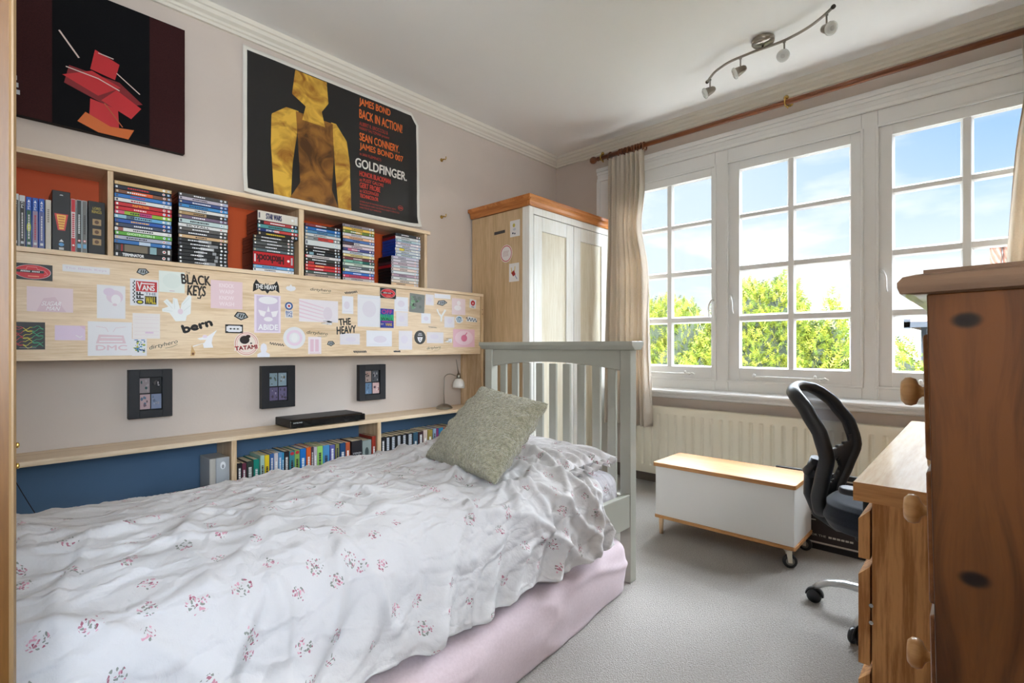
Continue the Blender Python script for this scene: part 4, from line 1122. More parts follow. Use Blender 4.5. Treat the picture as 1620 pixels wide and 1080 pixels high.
# dark pile with the white boxed set
G3 = 'film cases stacked beside the empty orange gap'
stack(-2.5265, 1.640, [('tall boxed white', (216, 208, 194), 2.9, {'t': ('STAR WARS', 0.2, 0.58), 'tc': (60, 60, 90), 'size': 'thick'}),
 ('black and red', (36, 28, 32), 1.1, {'a': ((0.15, 0.88, (170, 60, 62)),)}),
 ('teal', (84, 150, 150), 1.2, {}), ('navy and red', (30, 52, 110), 1.0, {'a': ((0.4, 1, (190, 66, 60)),), 't': ('STAR WARS', 0.2, 0.52)}),
 ('black with yellow word', (40, 38, 36), 1.2, {'tc': (220, 190, 50), 'm': 1})], 'in the dark pile beside the orange gap', G3, zfloor=1.522, seed=70)
stack(-2.546, 1.522, [('charcoal picture', (60, 56, 54), 1, {}), ('charcoal and green', (66, 66, 62), 1, {}), ('dim grey', (88, 90, 88), 1, {}), ('graphite', (74, 72, 70), 1, {}), ('smoke blue', (96, 108, 112), 1, {}),
 ('broad red', (186, 28, 34), 4.1, {'t': ('Hitchcock', 0.08, 0.74), 'tc': (60, 16, 20), 'flip': True, 'size': 'thickest'}), ('light blue', (120, 175, 215), 1, {}), ('white', (226, 226, 228), 1, {})],
 'in the dark pile beside the orange gap', G3, seed=90, k0=5)
G4 = 'film cases stacked in the third cubby, left pile'
stack(-2.2995, 1.620, [('red and black', (130, 50, 58), 1, {'a': ((0.45, 1, (40, 38, 40)),)}), ('royal blue', (36, 104, 172), 1.1, {}), ('steel blue', (90, 140, 176), 1, {}), ('pale grey', (206, 208, 206), 1, {}),
 ('grey and red', (150, 152, 150), 1.1, {'a': ((0.36, 0.8, (214, 70, 60)),)}), ('thick off-white', (208, 212, 210), 1.9, {'m': 0}), ('dark brown', (64, 54, 50), 1, {}), ('black with spaced white letters', (26, 26, 28), 1, {}), ('black and pale blue', (34, 36, 40), 1, {'a': ((0.1, 0.22, (130, 170, 180)),)}),
 ('red tipped white', (222, 214, 210), 1, {'a': ((0, 0.06, (210, 70, 60)),)}), ('dark olive', (62, 62, 56), 1, {}), ('dark maroon', (58, 34, 34), 1, {'a': ((0.08, 0.24, (180, 60, 60)),)}), ('scarlet', (212, 58, 48), 1, {'tc': (250, 220, 140)}), ('crimson', (196, 40, 52), 1, {}), ('grey-green', (84, 96, 90), 1, {}), ('pale brown', (170, 150, 138), 1, {})], 'in the left pile, third cubby', G4, seed=120)
G5 = 'film cases stacked in the third cubby, right pile'
stack(-2.0965, 1.654, [('grey and lilac', (150, 140, 145), 1, {}), ('golden yellow', (232, 190, 80), 1, {}), ('moss and yellow', (110, 130, 60), 1, {'a': ((0.4, 0.6, (200, 170, 70)),)}), ('pale pink', (216, 210, 214), 1, {}), ('peach', (232, 178, 140), 1, {}),
 ('cornflower blue', (86, 120, 178), 1, {}), ('white with a dark corner', (220, 214, 214), 1, {'a': ((0.0, 0.34, (80, 60, 70)),)}), ('white and rose', (216, 196, 204), 1, {}), ('navy and rose', (70, 74, 128), 1, {'a': ((0.15, 0.45, (190, 100, 130)),)}), ('cool white', (204, 210, 218), 1, {}), ('cream and yellow', (226, 206, 140), 1, {}),
 ('dark red and grey', (120, 60, 66), 1, {}), ('sea green', (120, 180, 160), 1, {'a': ((0.6, 1, (24, 92, 84)),)}), ('pale mint white', (206, 220, 204), 1, {}), ('gunmetal', (86, 96, 100), 1, {}), ('white tipped yellow', (220, 222, 224), 1, {'a': ((0, 0.05, (235, 215, 90)),)}), ('strong blue', (50, 110, 190), 1, {}), ('raspberry', (206, 66, 100), 1, {}), ('dusty white', (196, 186, 182), 1, {})], 'in the right pile, third cubby', G5, seed=160)
G6 = 'film cases stacked at the right end of the cubbies'
L6 = 0.180
stack(-1.768, 1.658, [('black', (30, 34, 38), 1, {'case': M_case_k}), ('white and red lettered', (206, 208, 206), 1, {'case': flat((120, 24, 34), 0.3), }), ('pale aqua', (176, 200, 204), 1, {}), ('white with pink stripe', (216, 206, 212), 1, {}), ('grey white', (204, 206, 210), 1, {}),
 ('white with a yellow block', (208, 210, 206), 1, {'a': ((0.16, 0.36, (226, 206, 70)),)}), ('ash white', (198, 204, 206), 1, {}), ('teal edged white', (196, 208, 210), 1, {})], 'in the right-end pile', G6, zfloor=1.522, case=M_case_blue, L=L6, seed=200)
stack(-1.795, 1.522, [('mauve and white', (196, 190, 204), 1, {}), ('lilac lettered white', (206, 200, 206), 1, {}), ('rose striped', (206, 186, 194), 1, {'case': flat((60, 40, 50), 0.4)}), ('frosty', (196, 206, 208), 1, {'case': flat((150, 24, 34), 0.4)}), ('peach striped', (226, 206, 196), 1, {}), ('blank white', (214, 218, 218), 1, {'m': 0}), ('dull rose', (176, 146, 160), 1, {}), ('clean white', (216, 218, 214), 1, {}), ('orange lettered white', (224, 206, 188), 1, {}), ('orange striped', (228, 190, 150), 1, {})],
 'in the right-end pile', G6, L=0.195, seed=230, k0=8)

# ---- upright cases in the first cubby
names = [('charcoal console game case at the left end of the first cubby', 'PS3'), ('charcoal console game case, second from the left in the first cubby', 'PS3'),
 ('blue console game case with a green picture spine', 'PS4'), ('blue console game case with a mauve spine', 'PS4'), ('blue console game case with a dusky blue spine, next to the cream one', 'PS4'),
 ('cream spined console game case beside the tall black box', None), ('tallest black boxed set with a red and yellow flared emblem', None), ('red and white spined film case right of the tall black box', None),
 ('upright dark green-grey film case with white lettering', None), ('upright light grey film case beside the gold lettered box', None), ('wide black boxed set with gold lettering and small gold pictures', None)]
for i, (y0, y1, k, c) in enumerate(STANDING):
    h = {0: 0.187, 1: 0.184}.get(i, 0.182); dep = 0.135
    if k == 'tall': h = 0.222
    if k in ('redwhite', 'dark', 'grey'): h = 0.200
    if k == 'gold': h = 0.204; dep = 0.14
    xf = 0.196
    case = {'ps3': M_case_clear, 'ps4': flat((34, 84, 180), 0.15, coat=0.4), 'cream': flat((190, 182, 170), 0.5), 'tall': flat((16, 16, 18), 0.35), 'redwhite': M_case_clear, 'dark': M_case_clear, 'grey': M_case_clear, 'gold': flat((18, 16, 15), 0.3)}[k]
    z0 = 1.352
    o = lonely(MB().box(xf - dep, xf, y0 + 0.0006, y1 - 0.0006, z0, z0 + h), 'game_case' if i < 6 else ('boxed_set' if k in ('tall', 'gold') else 'film_case'), [case], (xf - dep / 2, (y0 + y1) / 2, z0), names[i][0], 'game case' if i < 6 else 'film case', 'cases standing in the first cubby', bevel=0.0012, seg=1)
    w = y1 - y0 - 0.004
    s = Sheet((xf + 0.0001, y0 + 0.002, z0 + 0.002), (0, 1, 0), (0, 0, 1), 0.00025)
    H = h - 0.004
    if k in ('ps3', 'ps4'):
        s.base([(0, 0), (w, 0), (w, H - 0.02), (0, H - 0.02)], c, 0.0003)
        if k == 'ps4': s.rect(0, H * 0.74, w, H, (36, 88, 176)); s.poly([(w * .2, H * .90), (w * .8, H * .90), (w * .5, H * .96)], (220, 228, 240))
        s.text(names[i][1], w * 0.75, H * 0.76, H * 0.12, w * 0.5, (235, 235, 235), rot=90)
        rnd = random.Random(i)
        if i == 2: s.ell(w / 2, H * .4, w * .42, H * .09, (190, 205, 40))
        a = H * 0.16
        while a < H * 0.66:
            q = rnd.uniform(0.004, 0.009); s.rect(w * 0.36, a, w * 0.64, a + q, (215, 212, 214) if i != 3 else (190, 60, 80)); a += q + 0.002
        s.rect(w * .2, H * .05, w * .8, H * .10, (200, 205, 210))
    elif k == 'cream':
        s.base([(0, 0), (w, 0), (w, H), (0, H)], (205, 196, 182), 0.0003)
        for q in range(7): s.rect(w * .3, H * (.55 + .04 * q), w * .7, H * (.575 + .04 * q), (140, 128, 116))
    elif k == 'tall':
        s.base([(0, 0), (w, 0), (w, H), (0, H)], (16, 16, 18), 0.0003)
        s.poly([(w * .1, H * .62), (w * .9, H * .62), (w * .72, H * .34), (w * .3, H * .34)], (205, 60, 60))
        s.poly([(w * .22, H * .605), (w * .78, H * .605), (w * .64, H * .36), (w * .38, H * .36)], (238, 190, 90))
        for q in range(5): s.rect(w * .32, H * (.39 + .043 * q), w * .68, H * (.405 + .043 * q), (190, 90, 50))
        s.poly([(w * .38, H * .93), (w * .62, H * .93), (w * .56, H * .945), (w * .44, H * .945)], (210, 210, 210))
        s.poly([(w * .36, H * .145), (w * .64, H * .145), (w * .5, H * .19)], (230, 230, 230))
        s.ell(w * .5, H * .10, w * .16, H * .03, (90, 150, 200)); s.rect(w * .36, H * .01, w * .64, H * .05, (200, 200, 200))
    elif k == 'redwhite':
        s.base([(0, 0), (w, 0), (w, H), (0, H)], (196, 34, 44), 0.0003)
        s.rect(0, H * .26, w, H * .76, (220, 200, 200))
        for q in range(12): s.rect(w * .2, H * (.28 + .038 * q), w * .8, H * (.305 + .038 * q), (190, 60, 70))
        s.ell(w / 2, H * .12, w * .3, w * .3, (235, 235, 235))
    elif k in ('dark', 'grey'):
        s.base([(0, 0), (w, 0), (w, H), (0, H)], c, 0.0003)
        for q in range(11): s.rect(w * .3, H * (.36 + .034 * q), w * .7, H * (.382 + .034 * q), (225, 225, 225) if k == 'dark' else (60, 58, 55))
        s.ell(w / 2, H * .22, w * .34, w * .34, (225, 130, 130)); s.ell(w / 2, H * .22, w * .18, w * .18, (235, 235, 235)); s.rect(w * .1, H * .08, w * .9, H * .16, (110, 165, 200))
    elif k == 'gold':
        s.base([(0, 0), (w, 0), (w, H), (0, H)], (20, 18, 16), 0.0003)
        s.text('LORD', w * .25, H * .85, w * .5, H * .05, (206, 180, 70)); s.text('RINGS', w * .2, H * .78, w * .6, H * .055, (206, 180, 70))
        for q in (0.55, 0.36, 0.17): s.rect(w * .24, H * q, w * .78, H * (q + .12), (170, 140, 96)); s.ell(w * .5, H * (q + .06), w * .14, H * .035, (90, 60, 40))
    s.build('spine_sleeve', o)

# ---- books on the low shelf
M_page = flat((205, 188, 156), 0.9, bump=0.5, bscale=400)
def book(y0, y1, ztop, rgb, label, zb=0.303, xf=0.205, deco=0, seed=0, cat='book', group='books on the low shelf behind the bed'):
    rnd = random.Random(seed + 5)
    w = y1 - y0; dep = rnd.uniform(0.128, 0.150)
    cov = flat(rgb, 0.4, coat=0.15)
    zt = ztop
    c = MB()
    c.box(xf - 0.003, xf, y0, y1, zb, zt); c.box(xf - dep, xf - 0.003, y0, y0 + 0.0012, zb, zt); c.box(xf - dep, xf - 0.003, y1 - 0.0012, y1, zb, zt)
    o = lonely(c, 'book', [cov], (xf - dep / 2, (y0 + y1) / 2, zb), label, cat, group, bevel=0.0006, seg=1)
    MB().box(xf - dep + 0.002, xf - 0.003, y0 + 0.0012, y1 - 0.0012, zb + 0.001, zt - 0.002).build('pages', M_page, o)
    s = Sheet((xf + 0.00005, y0 + 0.0008, zb), (0, 1, 0), (0, 0, 1), 0.0003)
    H = zt - zb; W = w - 0.0016
    dark = sum(rgb) < 330
    tc = (232, 230, 226) if dark else rnd.choice(((40, 40, 60), (60, 40, 40), (250, 250, 245)))
    if deco == 'cover':
        s.text('STEPHEN', W * .1, H * .60, W * .8, H * .05, (225, 225, 225)); s.text('KING', W * .22, H * .53, W * .56, H * .055, (225, 225, 225)); s.rect(W * .4, H * .30, W * .6, H * .45, (110, 30, 36))
    elif deco == 'photo':
        s.rect(0, 0, W, H * .98, (140, 150, 145)); s.ell(W * .5, H * .62, W * .22, H * .16, (74, 84, 82)); s.ell(W * .5, H * .34, W * .3, H * .08, (180, 176, 140)); s.rect(0, 0, W, H * .1, (110, 110, 70))
    elif deco == 'uncanny':
        s.rect(W * .25, H * .42, W * .75, H * .96, (196, 198, 202))
        for q in range(9): s.rect(W * .25, H * (.44 + .058 * q), W * .75, H * (.452 + .058 * q), (26, 28, 32), up=q == 0)
        s.rect(W * .2, H * .06, W * .8, H * .34, (226, 228, 230)); s.ell(W * .5, H * .2, W * .12, H * .07, (24, 26, 30))
    else:
        a = H * rnd.uniform(0.15, 0.3); e = H * rnd.uniform(0.7, 0.9); first = True
        while a < e:
            q = rnd.uniform(0.004, 0.010); s.rect(W * .27, a, W * .73, min(a + q, e), tc, up=first); first = False; a += q + 0.0018
        if deco == 'redtop': s.ell(W * .5, H * .93, W * .42, H * .045, (205, 50, 60))
        if deco == 'greenfoot': s.rect(0, 0, W, H * .3, (120, 150, 40))
        if deco == 'blackfoot': s.rect(0, 0, W, H * .36, (34, 28, 28)); s.ell(W * .5, H * .38, W * .4, H * .05, (225, 190, 50))
        s.rect(W * .3, H * .03, W * .7, H * .09, tc)
    s.build('spine_lettering', o)
decoA = {11: 'redtop', 12: 'redtop', 6: 'greenfoot', 14: 'blackfoot', 23: 'cover', 24: 'photo'}
for i, (y0, y1, zt, l, c) in enumerate(BOOKS_A):
    n = 'paperback with %s spine in the middle bay of the low shelf' % l
    book(y0, y1, zt, c, n, deco=decoA.get(i, 0), seed=i, group='paperbacks in the middle bay of the low shelf')
for i, (y0, y1, zt, l, c) in enumerate(BOOKS_B):
    n = 'paperback, %s, right bay of the low shelf' % l
    book(y0, y1, zt, c, n, deco='uncanny' if 1 <= i <= 5 else 0, seed=60 + i, group='paperbacks in the right bay of the low shelf')
# magazine file, low black box, cable
bf = thing('box_file', 'grey-white plastic box file beside the first low shelf divider', 'box file', (0.13, -2.68, 0.303))
MB().box(0.055, 0.196, -2.7235, -2.6435, 0.303, 0.498).build('case', flat((196, 190, 180), 0.25, coat=0.3), bf, bevel=0.004)
MB().box(0.1955, 0.203, -2.700, -2.6440, 0.303, 0.500).build('spine', flat((176, 178, 180), 0.3), bf, bevel=0.003)
s = Sheet((0.2032, -2.692, 0.42), (0, 1, 0), (0, 0, 1), 0.0003); s.ell(0.02, 0.045, 0.011, 0.017, (235, 235, 235)); s.ell(0.02, 0.04, 0.005, 0.009, (150, 150, 150)); s.build('spine_mark', bf)
lonely(MB().box(0.02, 0.195, -2.960, -2.730, 0.303, 0.341), 'media_box', [M_black], (0.1, -2.84, 0.303), 'low black box lying on the low shelf left of the grey box file', 'box', bevel=0.003)
pts = []
for i in range(24):
    t = i / 23.0
    pts.append((0.224 + 0.012 * math.sin(t * 3), -3.385 + 0.195 * t, 0.66 - 0.46 * t - 0.02 * math.sin(t * math.pi)))
lonely(MB().tube(pts, 0.0016, 6), 'power_cable', [M_black], (0.224, -3.36, 0.3), 'thin dark cable hanging in front of the blue back at the left edge', 'cable')

# DVD player on the shelf
dp = thing('disc_player', 'flat black disc player on the low shelf below the middle picture frame', 'disc player', (0.12, -2.17, 0.590))
rz = 0.590
MB().box(0.022, 0.200, -2.372, -1.975, rz + 0.004, rz + 0.044).build('case', M_black, dp, bevel=0.003)
MB().prism([(0.2002, rz + 0.004), (0.2135, rz + 0.006), (0.2135, rz + 0.036), (0.2002, rz + 0.0435)], 'y', -2.372, -1.985, 0).build('front', M_black_gloss, dp, bevel=0.0015)
MB().box(0.195, 0.2145, -1.985, -1.966, rz + 0.004, rz + 0.040).build('end_cap', M_black_gloss, dp, bevel=0.005)
s = Sheet((0.2137, -2.362, rz + 0.026), (0, 1, 0), (0, 0, 1), 0.0002); s.text('SAMSUNG', 0.0, 0.0, 0.045, 0.006, (215, 215, 215), bold=0.0002); s.build('maker_lettering', dp)
b = MB()
for x in (0.05, 0.18):
    for y in (-2.34, -2.0): b.lathe([(0.01, 0), (0.01, 0.004)], (x, y, rz), (0, 0, 1), 12)
b.build('foot', M_black, dp)

# desk lamp on the shelf
lp = thing('desk_lamp', 'small metal desk lamp with white glass shade at the right end of the low shelf', 'lamp', (0.10, -1.335, 0.590))
bc = (0.12, -1.335, 0.590)
MB().lathe([(0.052, 0), (0.055, 0.004), (0.053, 0.010), (0.040, 0.022), (0.020, 0.031), (0.0, 0.034)], bc, (0, 0, 1), 32).build('base', M_nickel, lp)
pts = [(0.12, -1.335, 0.622), (0.119, -1.338, 0.70), (0.12, -1.335, 0.775)]
for i in range(10):
    a = math.radians(180 - 14 * i); pts.append((0.12, -1.290 + 0.045 * math.cos(a), 0.785 + 0.030 * math.sin(a)))
pts += [(0.122, -1.238, 0.800), (0.122, -1.219, 0.800)]
MB().tube(pts, 0.0032, 10).build('stem', M_nickel, lp)
MB().lathe([(0.010, 0.04), (0.014, 0.025), (0.016, 0.0), (0.012, -0.002)], (0.122, -1.213, 0.775), (0, 0, 1), 20).build('lamp_holder', M_nickel, lp)
M_opal = flat((236, 232, 224), 0.3, coat=0.3)
MB().lathe([(0.014, 0.0), (0.027, -0.008), (0.036, -0.024), (0.041, -0.048), (0.041, -0.064), (0.038, -0.064), (0.036, -0.04), (0.02, -0.012)], (0.122, -1.210, 0.782), (0, 0.10, 1), 32).build('lamp_shade', M_opal, lp)
MB().tube([(0.122, -1.213, 0.81), (0.120, -1.222, 0.86), (0.119, -1.232, 0.910)], [0.006, 0.0035, 0.0022], 8).build('finial', M_nickel, lp)

# ================================================================ PICTURES ON THE LEFT WALL
def photo_frame(y0, y1, z0, z1, label, cols, seed):
    t = thing('picture_frame', label, 'picture frame', (0.0, (y0 + y1) / 2, z0), 'black box frames on the wall under the panel')
    F = 0.036; w = 0.038
    b = MB()
    b.box(0.001, F, y0, y0 + w, z0, z1); b.box(0.001, F, y1 - w, y1, z0, z1); b.box(0.001, F, y0 + w, y1 - w, z0, z0 + w - 0.004); b.box(0.001, F, y0 + w, y1 - w, z1 - w + 0.004, z1)
    b.build('frame', flat((34, 34, 37), 0.5), t, bevel=0.0015)
    MB().box(0.001, 0.018, y0 + w, y1 - w, z0 + w - 0.004, z1 - w + 0.004).build('mount', M_black, t)
    W = y1 - y0 - 2 * w; H = z1 - z0 - 2 * w + 0.008
    s = Sheet((0.0185, y0 + w, z0 + w - 0.004), (0, 1, 0), (0, 0, 1), 0.0004)
    rnd = random.Random(seed)
    cells = [(0.04, 0.52, 0.48, 0.97), (0.52, 0.52, 0.97, 0.97), (0.04, 0.03, 0.48, 0.48), (0.52, 0.03, 0.97, 0.48)]
    for (a, c0, e, f), pal in zip(cells, cols):
        s.rect(a * W, c0 * H, e * W, f * H, pal[0])
        for q in range(7):
            cx = rnd.uniform(a + .07, e - .07); cy = rnd.uniform(c0 + .07, f - .07)
            s.ell(cx * W, cy * H, rnd.uniform(.02, .065) * W, rnd.uniform(.02, .06) * H, rnd.choice(pal[1:]), n=9)
    s.build('photographs', t)
    MB().box(0.0235, 0.0245, y0 + w - 0.001, y1 - w + 0.001, z0 + w - 0.005, z1 - w + 0.005).build('glazing', M_glass, t)
sk = (200, 150, 135)
photo_frame(-2.985, -2.826, 0.686, 0.897, 'black box frame with four small photographs, leftmost of three', [((170, 150, 150), (60, 90, 90), (190, 170, 170), (90, 70, 70)), ((50, 46, 48), (200, 190, 190), (90, 80, 80), (30, 28, 30)), ((190, 160, 160), (110, 90, 100), sk, (90, 110, 130)), ((130, 140, 165), (160, 165, 180), (100, 110, 130), (150, 150, 160))], 1)
photo_frame(-2.443, -2.274, 0.681, 0.898, 'black box frame with landscape photographs, above the disc player', [((150, 165, 175), (110, 130, 110), (180, 190, 200), (90, 100, 90)), ((160, 175, 185), (100, 120, 110), (190, 195, 200), (120, 110, 90)), ((100, 90, 120), (60, 60, 90), (150, 140, 160), (70, 60, 70)), ((110, 100, 130), (50, 50, 60), (140, 130, 150), (80, 70, 80))], 2)
photo_frame(-1.898, -1.722, 0.677, 0.889, 'black box frame with crowded little photographs, nearest the desk lamp', [((190, 160, 150), (120, 60, 60), sk, (80, 60, 60)), ((90, 90, 96), (160, 150, 160), (50, 46, 50), (190, 180, 180)), ((100, 130, 160), (130, 160, 190), (80, 100, 120), (160, 180, 190)), ((215, 180, 175), (150, 70, 80), (90, 60, 70), (230, 210, 205))], 3)

# dark canvas (a plain abstract stands in for its artwork)
cv = thing('canvas_picture', 'large black and maroon canvas with a red abstract motif, top left of the wall', 'canvas', (0.0, -3.15, 1.873))
cy0, cy1, cz0, cz1 = -3.52, -2.778, 1.873, 2.438
MB().box(0.002, 0.034, cy0, cy1, cz0, cz1).build('stretcher', flat((24, 14, 16), 0.8), cv, bevel=0.002)
M_mar = fabric('canvas_maroon', (62, 30, 30), (48, 22, 24), 700, 0.2, 0.8, 0.0006, 0.0); M_cblk = fabric('canvas_black', (16, 16, 19), (12, 12, 15), 700, 0.2, 0.8, 0.0006, 0.0)
s = Sheet((0.0342, cy0, cz0), (0, 1, 0), (0, 0, 1), 0.0003)
W = cy1 - cy0; H = cz1 - cz0
def cyv(y): return y - cy0
s.base([(0, 0), (W, 0), (W, H), (0, H)], M_mar, 0.0004)
s.rect(cyv(-3.226), 0, cyv(-2.911), H, M_cblk)
s.build('artwork', cv)
s = Sheet((0.0352, cy0, cz0), (0, 1, 0), (0, 0, 1), 0.0003)
RED, RED2, ORG_, WHT = (196, 38, 44), (128, 24, 30), (206, 104, 40), (222, 200, 190)
cx = cyv(-3.066)
s.poly([(cx - 0.125, 0.17), (cx + 0.02, 0.12), (cx + 0.13, 0.17), (cx + 0.05, 0.235), (cx - 0.11, 0.245)], RED2)
s.poly([(cx - 0.13, 0.20), (cx - 0.02, 0.155), (cx + 0.055, 0.215), (cx - 0.04, 0.25)], RED)
s.poly([(cx - 0.01, 0.14), (cx + 0.09, 0.095), (cx + 0.125, 0.15), (cx + 0.04, 0.20)], RED)
s.poly([(cx - 0.045, 0.255), (cx + 0.035, 0.24), (cx + 0.05, 0.31), (cx - 0.03, 0.34)], RED)
s.poly([(cx - 0.05, 0.02), (cx + 0.05, 0.01), (cx + 0.045, 0.12), (cx - 0.045, 0.135)], RED)
s.poly([(cx - 0.085, 0.03), (cx - 0.02, 0.005), (cx + 0.08, 0.005), (cx + 0.10, 0.05), (cx + 0.02, 0.04), (cx - 0.06, 0.075)], ORG_)
s.line([(cx - 0.14, 0.37), (cx - 0.08, 0.285)], 0.006, WHT); s.line([(cx - 0.12, 0.235), (cx - 0.02, 0.225), (cx + 0.05, 0.20)], 0.004, WHT); s.line([(cx + 0.04, 0.27), (cx + 0.12, 0.21)], 0.004, WHT)
s.line([(cx - 0.02, 0.33), (cx + 0.03, 0.325)], 0.004, WHT); s.line([(cx + 0.0, 0.13), (cx + 0.06, 0.05)], 0.004, (180, 90, 50))
s.build('motif', cv)
s = Sheet((0.0352, cy0, cz0), (0, 1, 0), (0, 0, 1), 0.0003)
g0 = cyv(-3.338)
for q in (0.0, 0.026, 0.052): s.rect(g0 - 0.03, 0.075 + q, g0 + 0.022 - q * 0.15, 0.092 + q, (176, 180, 186)); s.rect(g0 - 0.03, 0.079 + q, g0 + 0.012, 0.083 + q, (110, 114, 120))
s.build('motif', cv)

# film poster pinned flat, white bordered
po = thing('wall_poster', 'large white-bordered black poster with gold shape and orange capitals', 'poster', (0.0, -2.0, 1.765))
py0, py1, pz0, pz1 = -2.523, -1.468, 1.765, 2.500
def pfn(y, z):
    u = (y - py0) / (py1 - py0); v = (z - pz0) / (pz1 - pz0)
    x = 0.004 + 0.006 * (0.5 + 0.5 * noise.noise(Vector((u * 3, v * 3, 1)))) + 0.002 * noise.noise(Vector((u * 11, v * 9, 4)))
    x += 0.030 * max(0, (u - 0.93) / 0.07) ** 2 * (0.4 + 0.6 * (1 - v)) + 0.018 * max(0, (0.12 - u) / 0.12) ** 2 * max(0, (0.12 - v) / 0.12)
    x += 0.022 * max(0, (u - 0.75) / 0.25) * max(0, (0.10 - v) / 0.10) ** 1.5
    return x
def pmesh(y0, y1, z0, z1, ny, nz, d, cut=0.0):
    def f(u, v):
        y = y0 + (y1 - y0) * u; z = z0 + (z1 - z0) * v
        if cut:
            k = max(0, (y - (y1 - cut)) / cut); z = min(z, z1 - k * cut * 1.6 * 1.0)
        return (pfn(y, z) + d, y, z)
    return MB().grid(f, ny, nz)
paper = pmesh(py0, py1, pz0, pz1, 90, 60, 0.0, 0.045).build('paper', flat((228, 224, 214), 0.35, spec=0.5), po, solid=0.0006)
ink = pmesh(py0 + 0.020, py1 - 0.014, pz0 + 0.022, pz1 - 0.020, 90, 60, 0.0006, 0.035).build('printed_black', flat((28, 27, 27), 0.28, spec=0.6), po)
class Curved(Sheet):
    def pt(self, p, d):
        y = py0 + p[0]; z = pz0 + p[1]
        q = Vector((0, y, z)); return Vector((pfn(y, z) + 0.0006 + d, y, z))
s = Curved((0, 0, 0), (0, 1, 0), (0, 0, 1), 0.0003)
def Y(y): return y - py0
def Z(z): return z - pz0
def bandpoly(left, right, c, n=40):
    """fill between two polylines left(t), right(t) from the bottom to the top"""
    def at(pl, t):
        k = t * (len(pl) - 1); i = min(int(k), len(pl) - 2); f = k - i
        return (pl[i][0] + (pl[i + 1][0] - pl[i][0]) * f, pl[i][1] + (pl[i + 1][1] - pl[i][1]) * f)
    s.layer += 1; d = s.lift * s.layer; vs = []; fs = []
    m = 6
    for j in range(n + 1):
        a = at(left, j / n); e = at(right, j / n)
        for i in range(m + 1):
            vs.append(s.pt((Y(a[0] + (e[0] - a[0]) * i / m), Z(a[1] + (e[1] - a[1]) * i / m)), d))
    for j in range(n):
        for i in range(m): o = j * (m + 1) + i; fs.append((o, o + 1, o + m + 2, o + m + 1))
    s.mb.add(vs, fs, s.mi(c))
def gold_mat(name, a, c_, seed):
    m, t, bb = new_mat(name); L = t.links.new
    tc = t.nodes.new('ShaderNodeTexCoord'); n = t.nodes.new('ShaderNodeTexNoise'); n.inputs['Scale'].default_value = 9; n.inputs['Detail'].default_value = 5; n.inputs['Distortion'].default_value = 1.2
    L(tc.outputs['Object'], n.inputs['Vector']); cr = t.nodes.new('ShaderNodeValToRGB')
    cr.color_ramp.elements[0].position = 0.36; cr.color_ramp.elements[0].color = lin(c_); cr.color_ramp.elements[1].position = 0.62; cr.color_ramp.elements[1].color = lin(a)
    L(n.outputs[0], cr.inputs[0]); L(cr.outputs[0], bb.inputs['Base Color']); bb.inputs['Roughness'].default_value = 0.3
    return m
GOLD = gold_mat('print_gold', (232, 186, 72), (150, 92, 26), 1); GOLD2 = gold_mat('print_bronze', (160, 108, 44), (84, 50, 22), 2)
zb = pz0 + 0.022
# a plain stand-in for the artwork: tapering gold columns
bandpoly([(-2.372, zb), (-2.388, 2.05), (-2.385, 2.20), (-2.31, 2.26)], [(-2.285, zb), (-2.275, 1.98), (-2.255, 2.12), (-2.245, 2.26)], GOLD)
bandpoly([(-2.015, zb), (-2.035, 1.98), (-2.045, 2.12), (-2.06, 2.26)], [(-1.935, zb), (-1.945, 2.05), (-1.965, 2.18), (-2.03, 2.26)], GOLD)
bandpoly([(-2.290, zb), (-2.235, 1.88), (-2.245, 2.05), (-2.26, 2.255)], [(-2.015, zb), (-2.055, 1.88), (-2.045, 2.05), (-2.05, 2.255)], GOLD2)
bandpoly([(-2.225, 2.22), (-2.205, 2.30), (-2.280, 2.34), (-2.262, 2.475)], [(-2.095, 2.22), (-2.115, 2.30), (-2.075, 2.36), (-2.085, 2.475)], GOLD)
OR = (226, 112, 48); RD = (196, 66, 52)
def ln(txt, z, h, y1, c, y0=-1.884, bold=0.0010): s.text(txt, Y(y0), Z(z), y1 - y0, h, c, bold=bold)
ln('JAMES BOND', 2.412, 0.052, -1.672, OR); ln('BACK IN ACTION!', 2.345, 0.052, -1.585, OR)
ln('ALBERT R. BROCCOLI &', 2.302, 0.022, -1.69, RD, bold=0); ln('HARRY SALTZMAN present', 2.272, 0.022, -1.68, RD, bold=0)
ln('SEAN CONNERY.', 2.212, 0.046, -1.608, OR); ln('JAMES BOND 007', 2.152, 0.046, -1.580, OR)
ln('in IAN FLEMING\'S', 2.124, 0.018, -1.74, RD, bold=0)
ln('GOLDFINGER.', 2.050, 0.052, -1.552, (232, 228, 218), y0=-1.912, bold=0.0016)
ln('HONOR BLACKMAN', 2.002, 0.030, -1.672, RD); ln('as PUSSY GALORE', 1.972, 0.020, -1.722, RD, bold=0.0004); ln('GERT FROBE', 1.934, 0.030, -1.745, RD)
ln('as GOLDFINGER', 1.906, 0.020, -1.755, RD, bold=0.0004); ln('TECHNICOLOR', 1.876, 0.022, -1.76, RD)
for q, (t1, e) in enumerate((('SCREEN PLAY BY RICHARD MAIBAUM & PAUL DEHN', -1.635), ('PRODUCED BY HARRY SALTZMAN & ALBERT R. BROCCOLI', -1.61), ('DIRECTED BY GUY HAMILTON', -1.74))):
    ln(t1, 1.848 - 0.018 * q, 0.009, e, RD, bold=0)
s.ring(Y(-1.600), Z(1.868), 0.019, 0.015, 0.003, RD); s.rect(Y(-1.612), Z(1.865), Y(-1.588), Z(1.871), RD)
s.build('printing', po)
